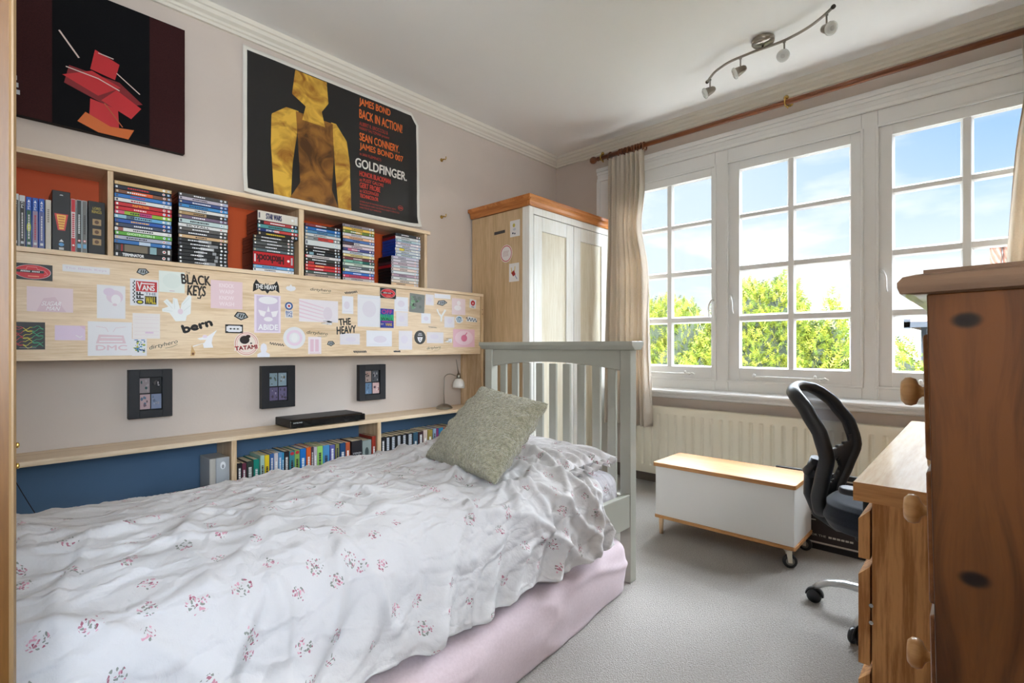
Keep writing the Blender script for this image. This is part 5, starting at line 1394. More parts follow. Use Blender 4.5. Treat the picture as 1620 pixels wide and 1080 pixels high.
for (yy, zz) in ((-1.262, 2.264), (-1.262, 1.877)):
    h = thing('wall_hook', 'small brass hook on the bare wall, %s of the two beside the poster' % ('upper' if zz > 2 else 'lower'), 'hook', (0.0, yy, zz), 'brass hooks beside the poster')
    MB().lathe([(0.012, 0), (0.012, 0.003), (0.005, 0.006), (0.004, 0.03)], (0.0005, yy, zz), (1, 0, 0), 16).build('rose', M_brass, h)
    MB().tube([(0.03, yy, zz), (0.040, yy + 0.002, zz - 0.006), (0.044, yy + 0.004, zz + 0.004), (0.043, yy + 0.004, zz + 0.014)], 0.0035, 8).build('prong', M_brass, h)

# ================================================================ STICKERS ON THE FRONT PANEL
XS = BX - 0.0079
INK, WH, PK, PKW, LIL = (22, 22, 24), (232, 230, 232), (222, 190, 198), (236, 222, 226), (212, 196, 216)
PALE = (230, 224, 228)
def script(s, w, h, seed=1, c=INK, th=0.10, loops=7):
    rnd = random.Random(seed); pts = []
    for i in range(60):
        t = i / 59.0
        pts.append((w * t, h * (0.45 + 0.26 * math.sin(t * loops * 6.28 + rnd.uniform(-.4, .4)) * (1 if i % 9 else 1.4))))
    s.line(pts, h * th, c)
def hexbadge(s, w, h):
    s.base([(w * .0, h * .35), (w * .18, h * .95), (w * .72, h), (w, h * .5), (w * .52, 0)], INK)
    s.poly([(w * .10, h * .40), (w * .24, h * .84), (w * .68, h * .88), (w * .88, h * .5), (w * .52, h * .14)], (165, 170, 172))
    for q in (.30, .46, .62): s.poly([(w * q, h * .34), (w * (q + .08), h * .34), (w * (q + .13), h * .74), (w * (q + .05), h * .74)], INK)
def sticker(kind, y0, y1, z0, z1, ang, label, idx):
    w, h = y1 - y0, z1 - z0
    s = Sheet((XS, y0, z0), (0, 1, 0), (0, 0, 1), 0.0003, ang, (w / 2, h / 2))
    R = lambda c=WH: s.base([(0, 0), (w, 0), (w, h), (0, h)], c)
    k = kind
    if k == 'oval':
        R(INK); s.ell(w / 2, h / 2, w * .46, h * .44, (225, 205, 205), n=40); s.ell(w / 2, h / 2, w * .445, h * .42, (205, 22, 38), n=40)
        s.line([(w * .12, h * .42), (w * .2, h * .6), (w * .34, h * .62), (w * .36, h * .8), (w * .6, h * .8), (w * .62, h * .66), (w * .8, h * .6), (w * .88, h * .4), (w * .78, h * .3)], h * .02, (240, 170, 170))
        s.rect(w * .06, h * .44, w * .78, h * .60, INK); [s.poly([(w * (.2 + .04 * q), h * .48), (w * (.225 + .04 * q), h * .48), (w * (.235 + .04 * q), h * .56), (w * (.21 + .04 * q), h * .56)], (235, 228, 228), up=(q == 0)) for q in range(12) if q != 6]
        s.rect(w * .38, h * .20, w * .66, h * .26, (235, 150, 120))
    elif k == 'strip': R(WH); s.text('The Black Keys', w * .05, h * .3, w * .88, h * .42, (216, 200, 214))
    elif k == 'hex': hexbadge(s, w, h)
    elif k == 'vans':
        R(WH)
        for i in range(13):
            for j in range(2):
                if (i + j) % 2: s.rect(w * (.09 + .04 * j), h * (.10 + .064 * i), w * (.13 + .04 * j), h * (.164 + .064 * i), INK, up=False if (i, j) != (1, 0) and s.layer > 2 else True)
        s.rect(w * .2, h * .54, w * .95, h * .92, (192, 48, 52))
        s.text('V', w * .24, h * .58, w * .17, h * .30, (240, 238, 236), bold=.0006); s.rect(w * .36, h * .82, w * .86, h * .86, (240, 238, 236)); s.text('ANS', w * .42, h * .58, w * .44, h * .20, (240, 238, 236), bold=.0007)
        s.text('THE', w * .52, h * .41, w * .40, h * .10, (70, 84, 110)); s.rect(w * .51, h * .07, w * .93, h * .38, INK); s.text('WALL', w * .54, h * .10, w * .36, h * .25, (214, 190, 40), bold=.0005)
        s.text('FF', w * .46, h * .26, h * .25, w * .24, INK, rot=90, bold=.001); s.ell(w * .335, h * .14, w * .13, h * .08, INK); s.ell(w * .335, h * .14, w * .085, h * .045, (230, 215, 50))
    elif k == 'sugar':
        R((230, 208, 212)); s.ell(w * .5, h * .34, w * .36, h * .42, (222, 194, 202)) if False else s.poly([(w * .2, 0), (w * .35, h * .55), (w * .6, h * .62), (w * .85, 0)], (220, 192, 200))
        s.text('SUGAR', w * .3, h * .25, w * .42, h * .18, (246, 244, 244), shear=.3); s.text('MAN', w * .4, h * .06, w * .28, h * .16, (246, 244, 244), shear=.3)
    elif k == 'portrait':
        R(WH); s.ell(w * .62, h * .66, w * .30, h * .20, (226, 208, 220)); s.ell(w * .66, h * .58, w * .17, h * .15, (238, 234, 236)); s.ell(w * .42, h * .8, w * .2, h * .12, (224, 206, 222)); s.ell(w * .62, h * .42, w * .08, h * .04, (226, 204, 214))
    elif k == 'maze':
        R(INK); cols = [(190, 50, 60), (214, 200, 60), (50, 160, 110)]
        for q in range(9):
            pts = []
            for i in range(14):
                t = i / 13.0; pts.append((w * (.04 + .9 * t), h * (.12 + .085 * q + .05 * math.sin(t * 9 + q * 1.7) + .03 * math.sin(t * 23 + q))))
            for a in range(3): s.line(pts[a * 4 + (1 if a else 0) - (1 if a else 0):a * 4 + 6], h * .018, cols[a])
        s.rect(0, h * .88, w * .09, h * .94, (40, 150, 90)); s.rect(w * .2, h * .06, w * .72, h * .075, (150, 150, 150))
    elif k == 'lilac': R((224, 202, 222)); s.line([(w * .68, h * .35), (w * .82, h * .18), (w * .9, h * .3)], h * .05, WH); s.poly([(w * .8, h), (w, h), (w, h * .7)], (222, 188, 208))
    elif k == 'car':
        R(WH); c = (224, 198, 204)
        s.poly([(w * .18, h * .36), (w * .24, h * .62), (w * .8, h * .60), (w * .86, h * .36)], c)
        s.rect(w * .25, h * .40, w * .78, h * .44, WH); s.rect(w * .28, h * .52, w * .76, h * .55, WH)
        s.line([(w * .45, h * .70), (w * .40, h * .82), (w * .18, h * .86)], h * .012, c); s.line([(w * .56, h * .70), (w * .62, h * .82), (w * .86, h * .86)], h * .012, c)
        s.text('DMC', w * .18, h * .16, w * .7, h * .15, c, bold=.0008)
    elif k == 'lined': R((236, 228, 224)); [s.rect(w * .06, h * q, w * .95, h * (q + .008), (222, 200, 204)) for q in (.85, .75, .6, .42, .28, .14)]; s.rect(w * .45, h * .2, w * .75, h * .27, (226, 200, 216))
    elif k == 'comic':
        R(WH); rnd = random.Random(5)
        for q in range(46): s.ell(w * rnd.uniform(.16, .84), h * rnd.uniform(.2, .84), w * rnd.uniform(.03, .11), h * rnd.uniform(.02, .06), rnd.choice(((60, 120, 170), (90, 160, 190), (190, 190, 60), (80, 140, 90), (40, 50, 80), (230, 235, 235))), n=8, up=q % 6 == 0)
        s.rect(w * .15, h * .9, w * .4, h * .95, (90, 130, 180)); s.rect(w * .6, h * .9, w * .85, h * .95, (90, 130, 180))
    elif k == 'script': s.text('dirtyhero', 0, h * .1, w, h * .85, (30, 48, 44), shear=.35); s.line([(w * .55, -h * .05), (w * .8, -h * .1), (w, h * .1)], h * .05, (30, 48, 44))
    elif k == 'pale': R((228, 234, 226)); s.ell(w * .5, h * .55, w * .36, h * .36, (222, 230, 222)); s.rect(w * .4, h * .06, w * .6, h * .09, (214, 180, 190))
    elif k == 'keys':
        K = (44, 36, 32)
        s.text('THE', w * .12, h * .92, w * .15, h * .07, K, rot=-8); s.text('BLACK', 0, h * .52, w, h * .36, K, shear=-.08, bold=.0016); s.text('KEYS', w * .18, h * .10, w * .62, h * .38, K, shear=.06, bold=.0016)
        s.line([(w * .66, h * .14), (w * .62, 0), (w * .52, h * .02)], h * .05, K)
    elif k == 'pinkwords':
        R((232, 204, 208))
        for q, t in enumerate(('KNOCK', 'WARP', 'KNOW', 'WASH')): s.text(t, w * .26, h * (.76 - .22 * q), w * .46, h * .14, (244, 226, 228), bold=.0005)
    elif k == 'hand':
        P = [(.46, 0), (.80, .02), (.84, .22), (.97, .30), (1, .95), (.9, 1), (.66, .66), (.62, .42), (.52, .82), (.38, .86), (.36, .62), (.18, .80), (.06, .70), (.22, .52), (.02, .44), (.02, .34), (.26, .30)]
        s.base([(w * a, h * c) for a, c in P], (238, 240, 238))
        for a in (((.40, .80), (.44, .45)), ((.14, .72), (.36, .46)), ((.06, .39), (.36, .36)), ((.70, .62), (.94, .9)), ((.74, .4), (.96, .6))): s.line([(w * q[0], h * q[1]) for q in a], h * .010, (206, 214, 210))
        s.ell(w * .62, h * .36, w * .09, h * .10, (232, 214, 222))
    elif k == 'bern': s.text('bern', 0, 0, w, h, (24, 20, 20), bold=.0030)
    elif k == 'razor':
        R(INK); s.poly([(w * .12, h * .22), (w * .18, h * .14), (w * .82, h * .14), (w * .88, h * .22), (w * .94, h * .22), (w * .94, h * .78), (w * .88, h * .78), (w * .82, h * .86), (w * .18, h * .86), (w * .12, h * .78), (w * .06, h * .78), (w * .06, h * .22)], WH)
        for q in (.3, .5, .7): s.ell(w * q, h * .5, w * .05, h * .10, INK, n=10)
        s.rect(w * .2, h * .48, w * .8, h * .52, INK)
    elif k == 'tatami':
        s.base([(w / 2 + w * .5 * math.cos(a), h / 2 + h * .5 * math.sin(a)) for a in [6.2832 * i / 36 for i in range(36)]], (240, 226, 212))
        s.ring(w / 2, h / 2, w * .46, h * .46, w * .02, (206, 90, 90)); s.ring(w / 2, h / 2, w * .40, h * .40, w * .03, (232, 180, 176))
        s.ell(w * .42, h * .66, w * .20, h * .17, (44, 34, 32), n=14); s.ell(w * .56, h * .80, w * .10, h * .07, (44, 34, 32), n=10); s.poly([(w * .28, h * .6), (w * .36, h * .5), (w * .44, h * .5), (w * .5, h * .62)], (44, 34, 32)); s.ell(w * .68, h * .52, w * .05, h * .03, (44, 34, 32), n=8)
        s.poly([(w * .0, h * .20), (w * .02, h * .36), (w * .98, h * .50), (w, h * .34)], (240, 226, 212)); s.text('TATAMI', w * .04, h * .22, w * .90, h * .16, (198, 40, 40), rot=6, bold=.0010); s.text('TATAMI', w * .06, h * .225, w * .86, h * .14, (40, 24, 24), rot=6)
    elif k == 'rider': s.base([(w * a, h * c) for a, c in ((0, .12), (.42, .30), (.46, .08), (.84, .10), (.78, .34), (.82, .62), (1, 1), (.62, .68), (.2, .56), (.3, .48), (.56, .50), (.48, .34), (.06, .2))], (238, 236, 238)); s.ell(w * .5, h * .66, w * .10, h * .08, (230, 212, 224))
    elif k == 'tri': s.base([(w * .2, 0), (w * .8, 0), (w, h * .3), (w * .4, h)], (206, 164, 110)); s.ell(w * .6, h * .2, w * .22, h * .12, (110, 70, 40))
    elif k == 'bat':
        P = [(.0, .0), (.02, .6), (.12, 1), (.24, .72), (.44, .62), (.47, .78), (.50, .66), (.54, .66), (.57, .80), (.58, .62), (.80, .74), (.90, 1), (.98, .6), (1, .04), (.84, .26), (.72, .14), (.62, .16), (.54, -.1), (.46, .14), (.34, .1), (.22, .28)]
        s.base([(w * a, h * c) for a, c in P], (34, 34, 34)); s.text('THE HEAVY', w * .10, h * .28, w * .80, h * .34, (236, 234, 230), bold=.0008)
    elif k == 'cloud': s.base([(w * a, h * c) for a, c in ((0, .4), (.15, .7), (.35, .7), (.5, 1), (.65, .72), (.9, .72), (1, .4), (.85, .15), (.5, 0), (.15, .15))], WH)
    elif k == 'abide':
        R((236, 222, 236)); s.rect(w * .08, h * .04, w * .92, h * .97, LIL); s.ell(w * .52, h * .86, w * .36, h * .10, (240, 236, 238))
        s.poly([(w * .14, h * .60), (w * .44, h * .56), (w * .36, h * .42), (w * .22, h * .46)], (240, 236, 238)); s.poly([(w * .62, h * .56), (w * .90, h * .60), (w * .82, h * .44), (w * .68, h * .42)], (240, 236, 238)); s.ell(w * .52, h * .36, w * .17, h * .06, (240, 236, 238))
        s.poly([(w * .46, h * .56), (w * .58, h * .56), (w * .52, h * .72)], (240, 236, 238)); s.text('ABIDE', w * .14, h * .08, w * .74, h * .14, (244, 242, 244), bold=.0010)
    elif k == 'roundel':
        s.base([(w * .05, 0), (w * .95, 0), (w * .95, h * .45), (w * .05, h * .45)], WH); s.base([(w / 2 + w * .48 * math.cos(a), h * .72 + w * .48 * math.sin(a)) for a in [6.2832 * i / 24 for i in range(24)]], (44, 86, 150))
        s.ell(w / 2, h * .72, w * .30, w * .30, WH); s.ell(w / 2, h * .72, w * .14, w * .14, (190, 40, 50)); s.text('BIG', w * .12, h * .25, w * .76, h * .16, (44, 86, 150), bold=.0004); s.text('TAS', w * .12, h * .05, w * .76, h * .16, (44, 86, 150), bold=.0004)
    elif k == 'disc': s.base([(w / 2 + w * .5 * math.cos(a), h / 2 + h * .5 * math.sin(a)) for a in [6.2832 * i / 32 for i in range(32)]], WH); s.ring(w / 2, h / 2, w * .36, h * .36, w * .12, (234, 212, 226)); s.ell(w / 2, h / 2, w * .14, h * .2, (238, 236, 236))
    elif k == 'bust': s.base([(w * a, h * c) for a, c in ((0, 0), (0, .22), (.3, .36), (.24, .6), (.3, .9), (.5, 1), (.72, .9), (.78, .6), (.7, .36), (1, .22), (1, 0))], (234, 232, 240))
    elif k == 'scribble': script(s, w, h, idx, (48, 50, 60), .16, 6 + idx % 4)
    elif k == 'wave':
        R((236, 228, 232))
        for q in range(5): s.poly([(0, h * (.2 + .17 * q)), (0, h * (.27 + .17 * q)), (w * .62, h * (.02 + .16 * q)), (w * .62, h * (-.0 + .155 * q))], (232, 206, 216))
        s.ell(w * .72, h * .4, w * .12, h * .3, (228, 216, 224))
    elif k == 'sheet': R((234, 232, 236)); s.ell(w * .5, h * .56, w * .30, h * .26, (228, 222, 230)); s.rect(w * .1, h * .9, w * .9, h * .93, (226, 228, 236))
    elif k == 'white':
        R(PALE if idx % 2 else (234, 233, 238)); rnd = random.Random(idx)
        s.ell(w * rnd.uniform(.4, .6), h * rnd.uniform(.45, .6), w * .26, h * .22, (226, 218, 228)); s.rect(w * .1, h * .12, w * .9, h * .16, (226, 222, 230))
    elif k == 'wall':
        R((34, 54, 150)); s.text('OFF', w * .12, h * .74, w * .76, h * .20, (186, 50, 120), bold=.0006); s.rect(0, h * .38, w, h * .70, (30, 168, 110)); s.text('THE', w * .1, h * .56, w * .7, h * .14, (28, 50, 140)); s.text('WALL', w * .06, h * .39, w * .86, h * .15, (16, 20, 30), bold=.0004)
        s.rect(w * .1, h * .30, w * .9, h * .36, (150, 60, 150)); s.text('BY', w * .06, h * .14, w * .2, h * .09, (230, 220, 210)); s.text('VANS', w * .38, h * .10, w * .48, h * .15, (230, 190, 50), bold=.0004)
    elif k == 'heavy': s.text('THE', w * .16, h * .55, w * .62, h * .42, (40, 42, 46), bold=.0016); s.text('HEAVY', 0, 0, w, h * .48, (40, 42, 46), shear=.08, bold=.0014)
    elif k == 'fist': s.base([(0, h * .2), (w * .5, h * .5), (w * .55, h), (w, h * .9), (w * .95, 0), (w * .5, h * .1)], WH); s.line([(0, h * .4), (w * .4, h * .45), (w * .2, h * .9), (w * .8, h * .95)], h * .07, INK); s.line([(w * .5, h * .5), (w * .56, h * .1), (w * .75, h * .5), (w * .8, h * .1)], h * .07, INK)
    elif k == 'stripes': R((240, 228, 232)); s.rect(w * .15, h * .14, w * .42, h * .86, (230, 196, 208)); s.rect(w * .52, h * .14, w * .80, h * .86, (230, 196, 208)); s.rect(w * .1, h * .04, w * .9, h * .07, (228, 190, 200))
    elif k == 'green':
        R((128, 130, 124)); rnd = random.Random(4)
        for q in range(16): s.ell(w * rnd.uniform(.15, .85), h * rnd.uniform(.2, .85), w * rnd.uniform(.06, .16), h * rnd.uniform(.05, .12), rnd.choice(((140, 176, 140), (120, 160, 122), (106, 112, 104), (156, 190, 152))), n=7, up=q % 4 == 0)
    elif k == 'strip2': R((236, 234, 238))
    elif k == 'antler': s.base([(w * a, h * c) for a, c in ((.4, 0), (.56, 0), (.60, .38), (1, .9), (.86, 1), (.56, .6), (.5, .52), (.3, .66), (.12, 1), (0, .92), (.2, .58), (.42, .36))], (238, 236, 232))
    elif k == 'figure': R((236, 214, 216)); s.ell(w * .5, h * .72, w * .14, h * .14, (244, 236, 236)); s.ell(w * .42, h * .42, w * .26, h * .16, (244, 236, 236))
    elif k == 'blue': s.base([(w / 2 + w * .5 * math.cos(a), h / 2 + h * .5 * math.sin(a)) for a in [6.2832 * i / 20 for i in range(20)]], WH); s.ell(w / 2, h / 2, w * .38, h * .38, (90, 140, 165)); script(s, w, h, 3, WH, .07, 4)
    elif k == 'scribwhite': s.base([(0, 0), (w, h * .1), (w * .95, h * .8), (w * .2, h)], WH); script(s, w, h, 5, (50, 80, 100), .14, 4)
    elif k == 'red': R(WH); s.ell(w * .5, h * .58, w * .32, h * .30, (196, 40, 52)); s.ell(w * .5, h * .56, w * .1, h * .12, (240, 200, 200)); s.rect(w * .3, h * .1, w * .7, h * .16, INK)
    elif k == 'emblem': s.base([(w / 2 + w * .5 * math.cos(a), h / 2 + h * .5 * math.sin(a)) for a in [6.2832 * i / 28 for i in range(28)]], (52, 50, 48)); s.poly([(w * .26, h * .52), (w * .74, h * .52), (w * .66, h * .26), (w * .5, h * .12), (w * .34, h * .26)], WH); s.rect(w * .3, h * .64, w * .7, h * .7, (200, 200, 200)); s.rect(w * .36, h * .76, w * .64, h * .81, (200, 200, 200)); s.text('G', w * .42, h * .24, w * .16, h * .2, (52, 50, 48))
    elif k == 'apple': R((234, 188, 200)); s.ell(w * .5, h * .52, w * .42, h * .40, (240, 208, 216)); s.ell(w * .5, h * .5, w * .14, h * .19, (220, 120, 150)); s.line([(w * .54, h * .66), (w * .64, h * .82)], w * .04, (220, 120, 150))
    s.lonely('sticker', (XS, (y0 + y1) / 2, z0), label, 'sticker', 'stickers on the maple panel')
for i, (k, y0, y1, z0, z1, a, l) in enumerate(STICKERS):
    sticker(k, y0, y1, z0, z1, a, l, i)

# ================================================================ WARDROBE
M_pine_side = wood('pine_wardrobe_side', (216, 186, 146), (192, 160, 120), 'z', 14, 1.0, 0.5, knots=((0.26, -1.0, 1.37, 0.012), (0.33, -1.0, 1.40, 0.009), (0.16, -1.0, 1.36, 0.010), (0.36, -1.0, 1.2, 0.010)), contrast=0.6)
M_pine_white = wood('limed_pine', (246, 244, 238), (234, 230, 218), 'z', 14, 1.0, 0.4, contrast=0.4)
M_pine_panel = wood('limed_pine_panel', (236, 228, 208), (218, 206, 178), 'z', 14, 1.0, 0.45, knots=((0.565, -0.62, 1.52, 0.010), (0.565, -0.60, 1.25, 0.012), (0.565, -0.22, 1.45, 0.012), (0.565, -0.24, 1.2, 0.010)), contrast=0.6)
M_pine_orange = wood('honey_pine', (206, 136, 76), (172, 100, 48), 'y', 18, 1.6, 0.35, contrast=1.0)
M_pine_orange_x = wood('honey_pine_side', (196, 126, 68), (160, 92, 44), 'x', 18, 1.6, 0.35, contrast=1.0)
wx1, wy0, wy1 = 0.565, -0.999, -0.035
wd = thing('wardrobe', 'tall two-door limed pine wardrobe with orange pine cornice in the corner', 'wardrobe', (0.3, -0.5, 0.0))
b = MB()
b.box(0.022, wx1 - 0.060, wy0, wy0 + 0.018, 0.06, 1.90); b.box(0.022, wx1 - 0.02, wy1 - 0.018, wy1, 0.06, 1.90)
b.box(0.022, 0.030, wy0 + 0.018, wy1 - 0.018, 0.06, 1.90); b.box(0.022, wx1 - 0.02, wy0 + 0.018, wy1 - 0.018, 0.08, 0.10)
b.build('carcass', M_pine_side, wd, bevel=0.001)
b = MB()
b.box(wx1 - 0.060, wx1, wy0 - 0.001, wy0 + 0.040, 0.0, 1.902); b.box(wx1 - 0.05, wx1, wy1 - 0.045, wy1, 0.0, 1.902)
b.box(wx1 - 0.02, wx1, wy0 + 0.040, wy1 - 0.045, 1.855, 1.902); b.box(wx1 - 0.02, wx1, wy0 + 0.040, wy1 - 0.045, 0.0, 0.12)
b.box(0.022, 0.06, wy0, wy0 + 0.02, 0.0, 0.06)
b.build('face_frame', M_pine_white, wd, bevel=0.002)
for k, (a, c) in enumerate(((wy0 + 0.043, -0.524), (-0.519, wy1 - 0.048))):
    b = MB(); z0, z1 = 0.125, 1.850; X0, X1 = wx1 - 0.019, wx1 + 0.002; st = 0.082
    b.box(X0, X1, a, a + st, z0, z1); b.box(X0, X1, c - st, c, z0, z1); b.box(X0, X1, a + st, c - st, z1 - 0.095, z1); b.box(X0, X1, a + st, c - st, z0, z0 + 0.11)
    dr = b.build('door', M_pine_white, wd, bevel=0.0025)
    MB().box(X0 + 0.003, X1 - 0.010, a + st - 0.004, c - st + 0.004, z0 + 0.10, z1 - 0.09).build('door_panel', M_pine_panel, dr)
    yk = c - 0.035 if k == 0 else a + 0.035
    MB().lathe([(0.009, 0), (0.008, 0.01), (0.016, 0.018), (0.018, 0.026), (0.012, 0.034), (0, 0.036)], (X1, yk, 0.95), (1, 0, 0), 20).build('knob', M_pine_orange, dr)
prf = [(0, 1.902), (0.012, 1.902), (0.018, 1.912), (0.020, 1.930), (0.030, 1.946), (0.030, 1.968), (0.026, 1.972), (0, 1.972)]
b = MB(); b.box(0.004, wx1 + 0.026, wy0 - 0.028, wy1 + 0.002, 1.946, 1.972, 0)
b.build('top_board', M_pine_orange, wd, bevel=0.003)
b = MB(); b.prism([(wx1 + x, z) for x, z in prf[:5]] + [(wx1, 1.946)], 'y', wy0 - 0.020, wy1, 0)
b.build('cornice', M_pine_orange, wd, bevel=0.001)
b = MB(); b.prism([(wy0 - x, z) for x, z in prf[:5]] + [(wy0, 1.946)], 'x', 0.022, wx1 + 0.018, 0)
b.build('side_cornice', M_pine_orange_x, wd, bevel=0.001)
for k, x0, x1, z0, z1, l in WARDROBE_STICKERS:
    w, h = x1 - x0, z1 - z0
    s = Sheet((x0, wy0 - 0.0001, z0), (1, 0, 0), (0, 0, 1), 0.0003)
    if k == 'dark': s.base([(0, 0), (w, h * .1), (w, h), (0, h * .9)], (70, 66, 66))
    elif k == 'ring':
        s.base([(w / 2 + w * .5 * math.cos(a), h / 2 + h * .5 * math.sin(a)) for a in [6.2832 * i / 30 for i in range(30)]], (236, 228, 226)); s.ring(w / 2, h / 2, w * .46, h * .46, w * .05, (200, 60, 66))
        for q in range(4): s.line([(w * (.3 + .12 * q), h * .34), (w * (.26 + .12 * q), h * .52), (w * (.36 + .12 * q), h * .66)], w * .03, (190, 150, 150))
    else:
        s.base([(0, 0), (w, 0), (w, h), (0, h)], (234, 230, 226))
        if k == 'whitepic': s.ell(w * .4, h * .7, w * .12, h * .12, (196, 180, 80)); s.ell(w * .45, h * .45, w * .16, h * .08, (205, 205, 210)); s.ell(w * .3, h * .22, w * .08, h * .06, (70, 80, 90)); s.ell(w * .5, h * .18, w * .07, h * .05, (70, 80, 90))
        else: s.poly([(w * .2, h * .5), (w * .5, h * .62), (w * .66, h * .38), (w * .42, h * .28)], (170, 50, 50)); s.line([(w * .3, h * .5), (w * .22, h * .78)], w * .06, (214, 180, 70)); s.line([(w * .55, h * .55), (w * .62, h * .82)], w * .06, (214, 180, 70)); s.line([(w * .6, h * .34), (w * .82, h * .12)], w * .07, (150, 160, 190))
    s.lonely('sticker', ((x0 + x1) / 2, wy0 - 0.0001, z0), l, 'sticker', 'stickers on the wardrobe side')

# ================================================================ BED
HY0, HY1 = -1.546, -1.498
bed = thing('single_bed', 'grey-green painted single bed with arched slatted headboard', 'bed', (1.16, -2.5, 0.0))
for (x0, x1) in ((0.724, 0.774), (1.557, 1.608)):
    MB().box(x0, x1, HY0, HY1, 0, 0.983).build('post', M_bed, bed, bevel=0.003)
b = MB()
# moulded cap
cp = [(HY0 - 0.008, 0.983), (HY0 - 0.014, 0.990), (HY0 - 0.026, 1.000), (HY0 - 0.030, 1.004), (HY0 - 0.030, 1.020), (HY1 + 0.022, 1.020), (HY1 + 0.022, 1.004), (HY1 + 0.006, 0.990), (HY1 + 0.004, 0.983)]
b.prism(cp, 'x', 0.706, 1.632)
b.build('headboard_cap', M_bed, bed, bevel=0.003)
b = MB()
n = 24; xa, xb = 0.774, 1.557
top = [(xb, 0.984), (xa, 0.984)]
arc = []
for i in range(n + 1):
    t = i / n; x = xa + (xb - xa) * t
    arc.append((x, 0.893 + 0.030 * (1 - (2 * t - 1) ** 2)))
b.prism([(xa, 0.984)] + arc + [(xb, 0.984)], 'y', HY0 + 0.010, HY1 - 0.012)
b.build('headboard_rail', M_bed, bed, bevel=0.002)
for x in (0.821, 0.905, 0.987, 1.070, 1.153, 1.236, 1.319, 1.402, 1.483):
    MB().box(x, x + 0.042, HY0 + 0.018, HY0 + 0.032, 0.30, 0.915).build('slat', M_bed, bed, bevel=0.002)
MB().box(0.774, 1.557, HY0 + 0.010, HY1 - 0.012, 0.24, 0.36).build('lower_rail', M_bed, bed, bevel=0.002)
for (x0, x1) in ((0.726, 0.750), (1.582, 1.606)):
    MB().box(x0, x1, -3.52, HY0, 0.236, 0.374).build('side_rail', M_bed, bed, bevel=0.003)
for (x0, x1) in ((0.724, 0.774), (1.557, 1.608)):
    MB().box(x0, x1, -3.57, -3.52, 0, 0.46).build('foot_post', M_bed, bed, bevel=0.003)
MB().box(0.774, 1.557, -3.56, -3.53, 0.2, 0.44).build('footboard', M_bed, bed, bevel=0.003)
b = MB()
for i in range(14): b.box(0.750, 1.582, -3.45 + i * 0.138, -3.39 + i * 0.138, 0.256, 0.270)
b.build('mattress_slats', M_maple, bed)

M_sheet_pat = floral_mat('floral_sheet', (232, 228, 232), 0.4)
M_duvet = floral_mat('floral_duvet', (208, 204, 202), 0.62)
M_duvet2 = floral_mat('floral_pillowcase', (226, 222, 222), 0.62)
M_pink = fabric('pink_sheet', (214, 196, 201), (206, 187, 192), 300, 0.15, 0.9, 0.001, 0.2)

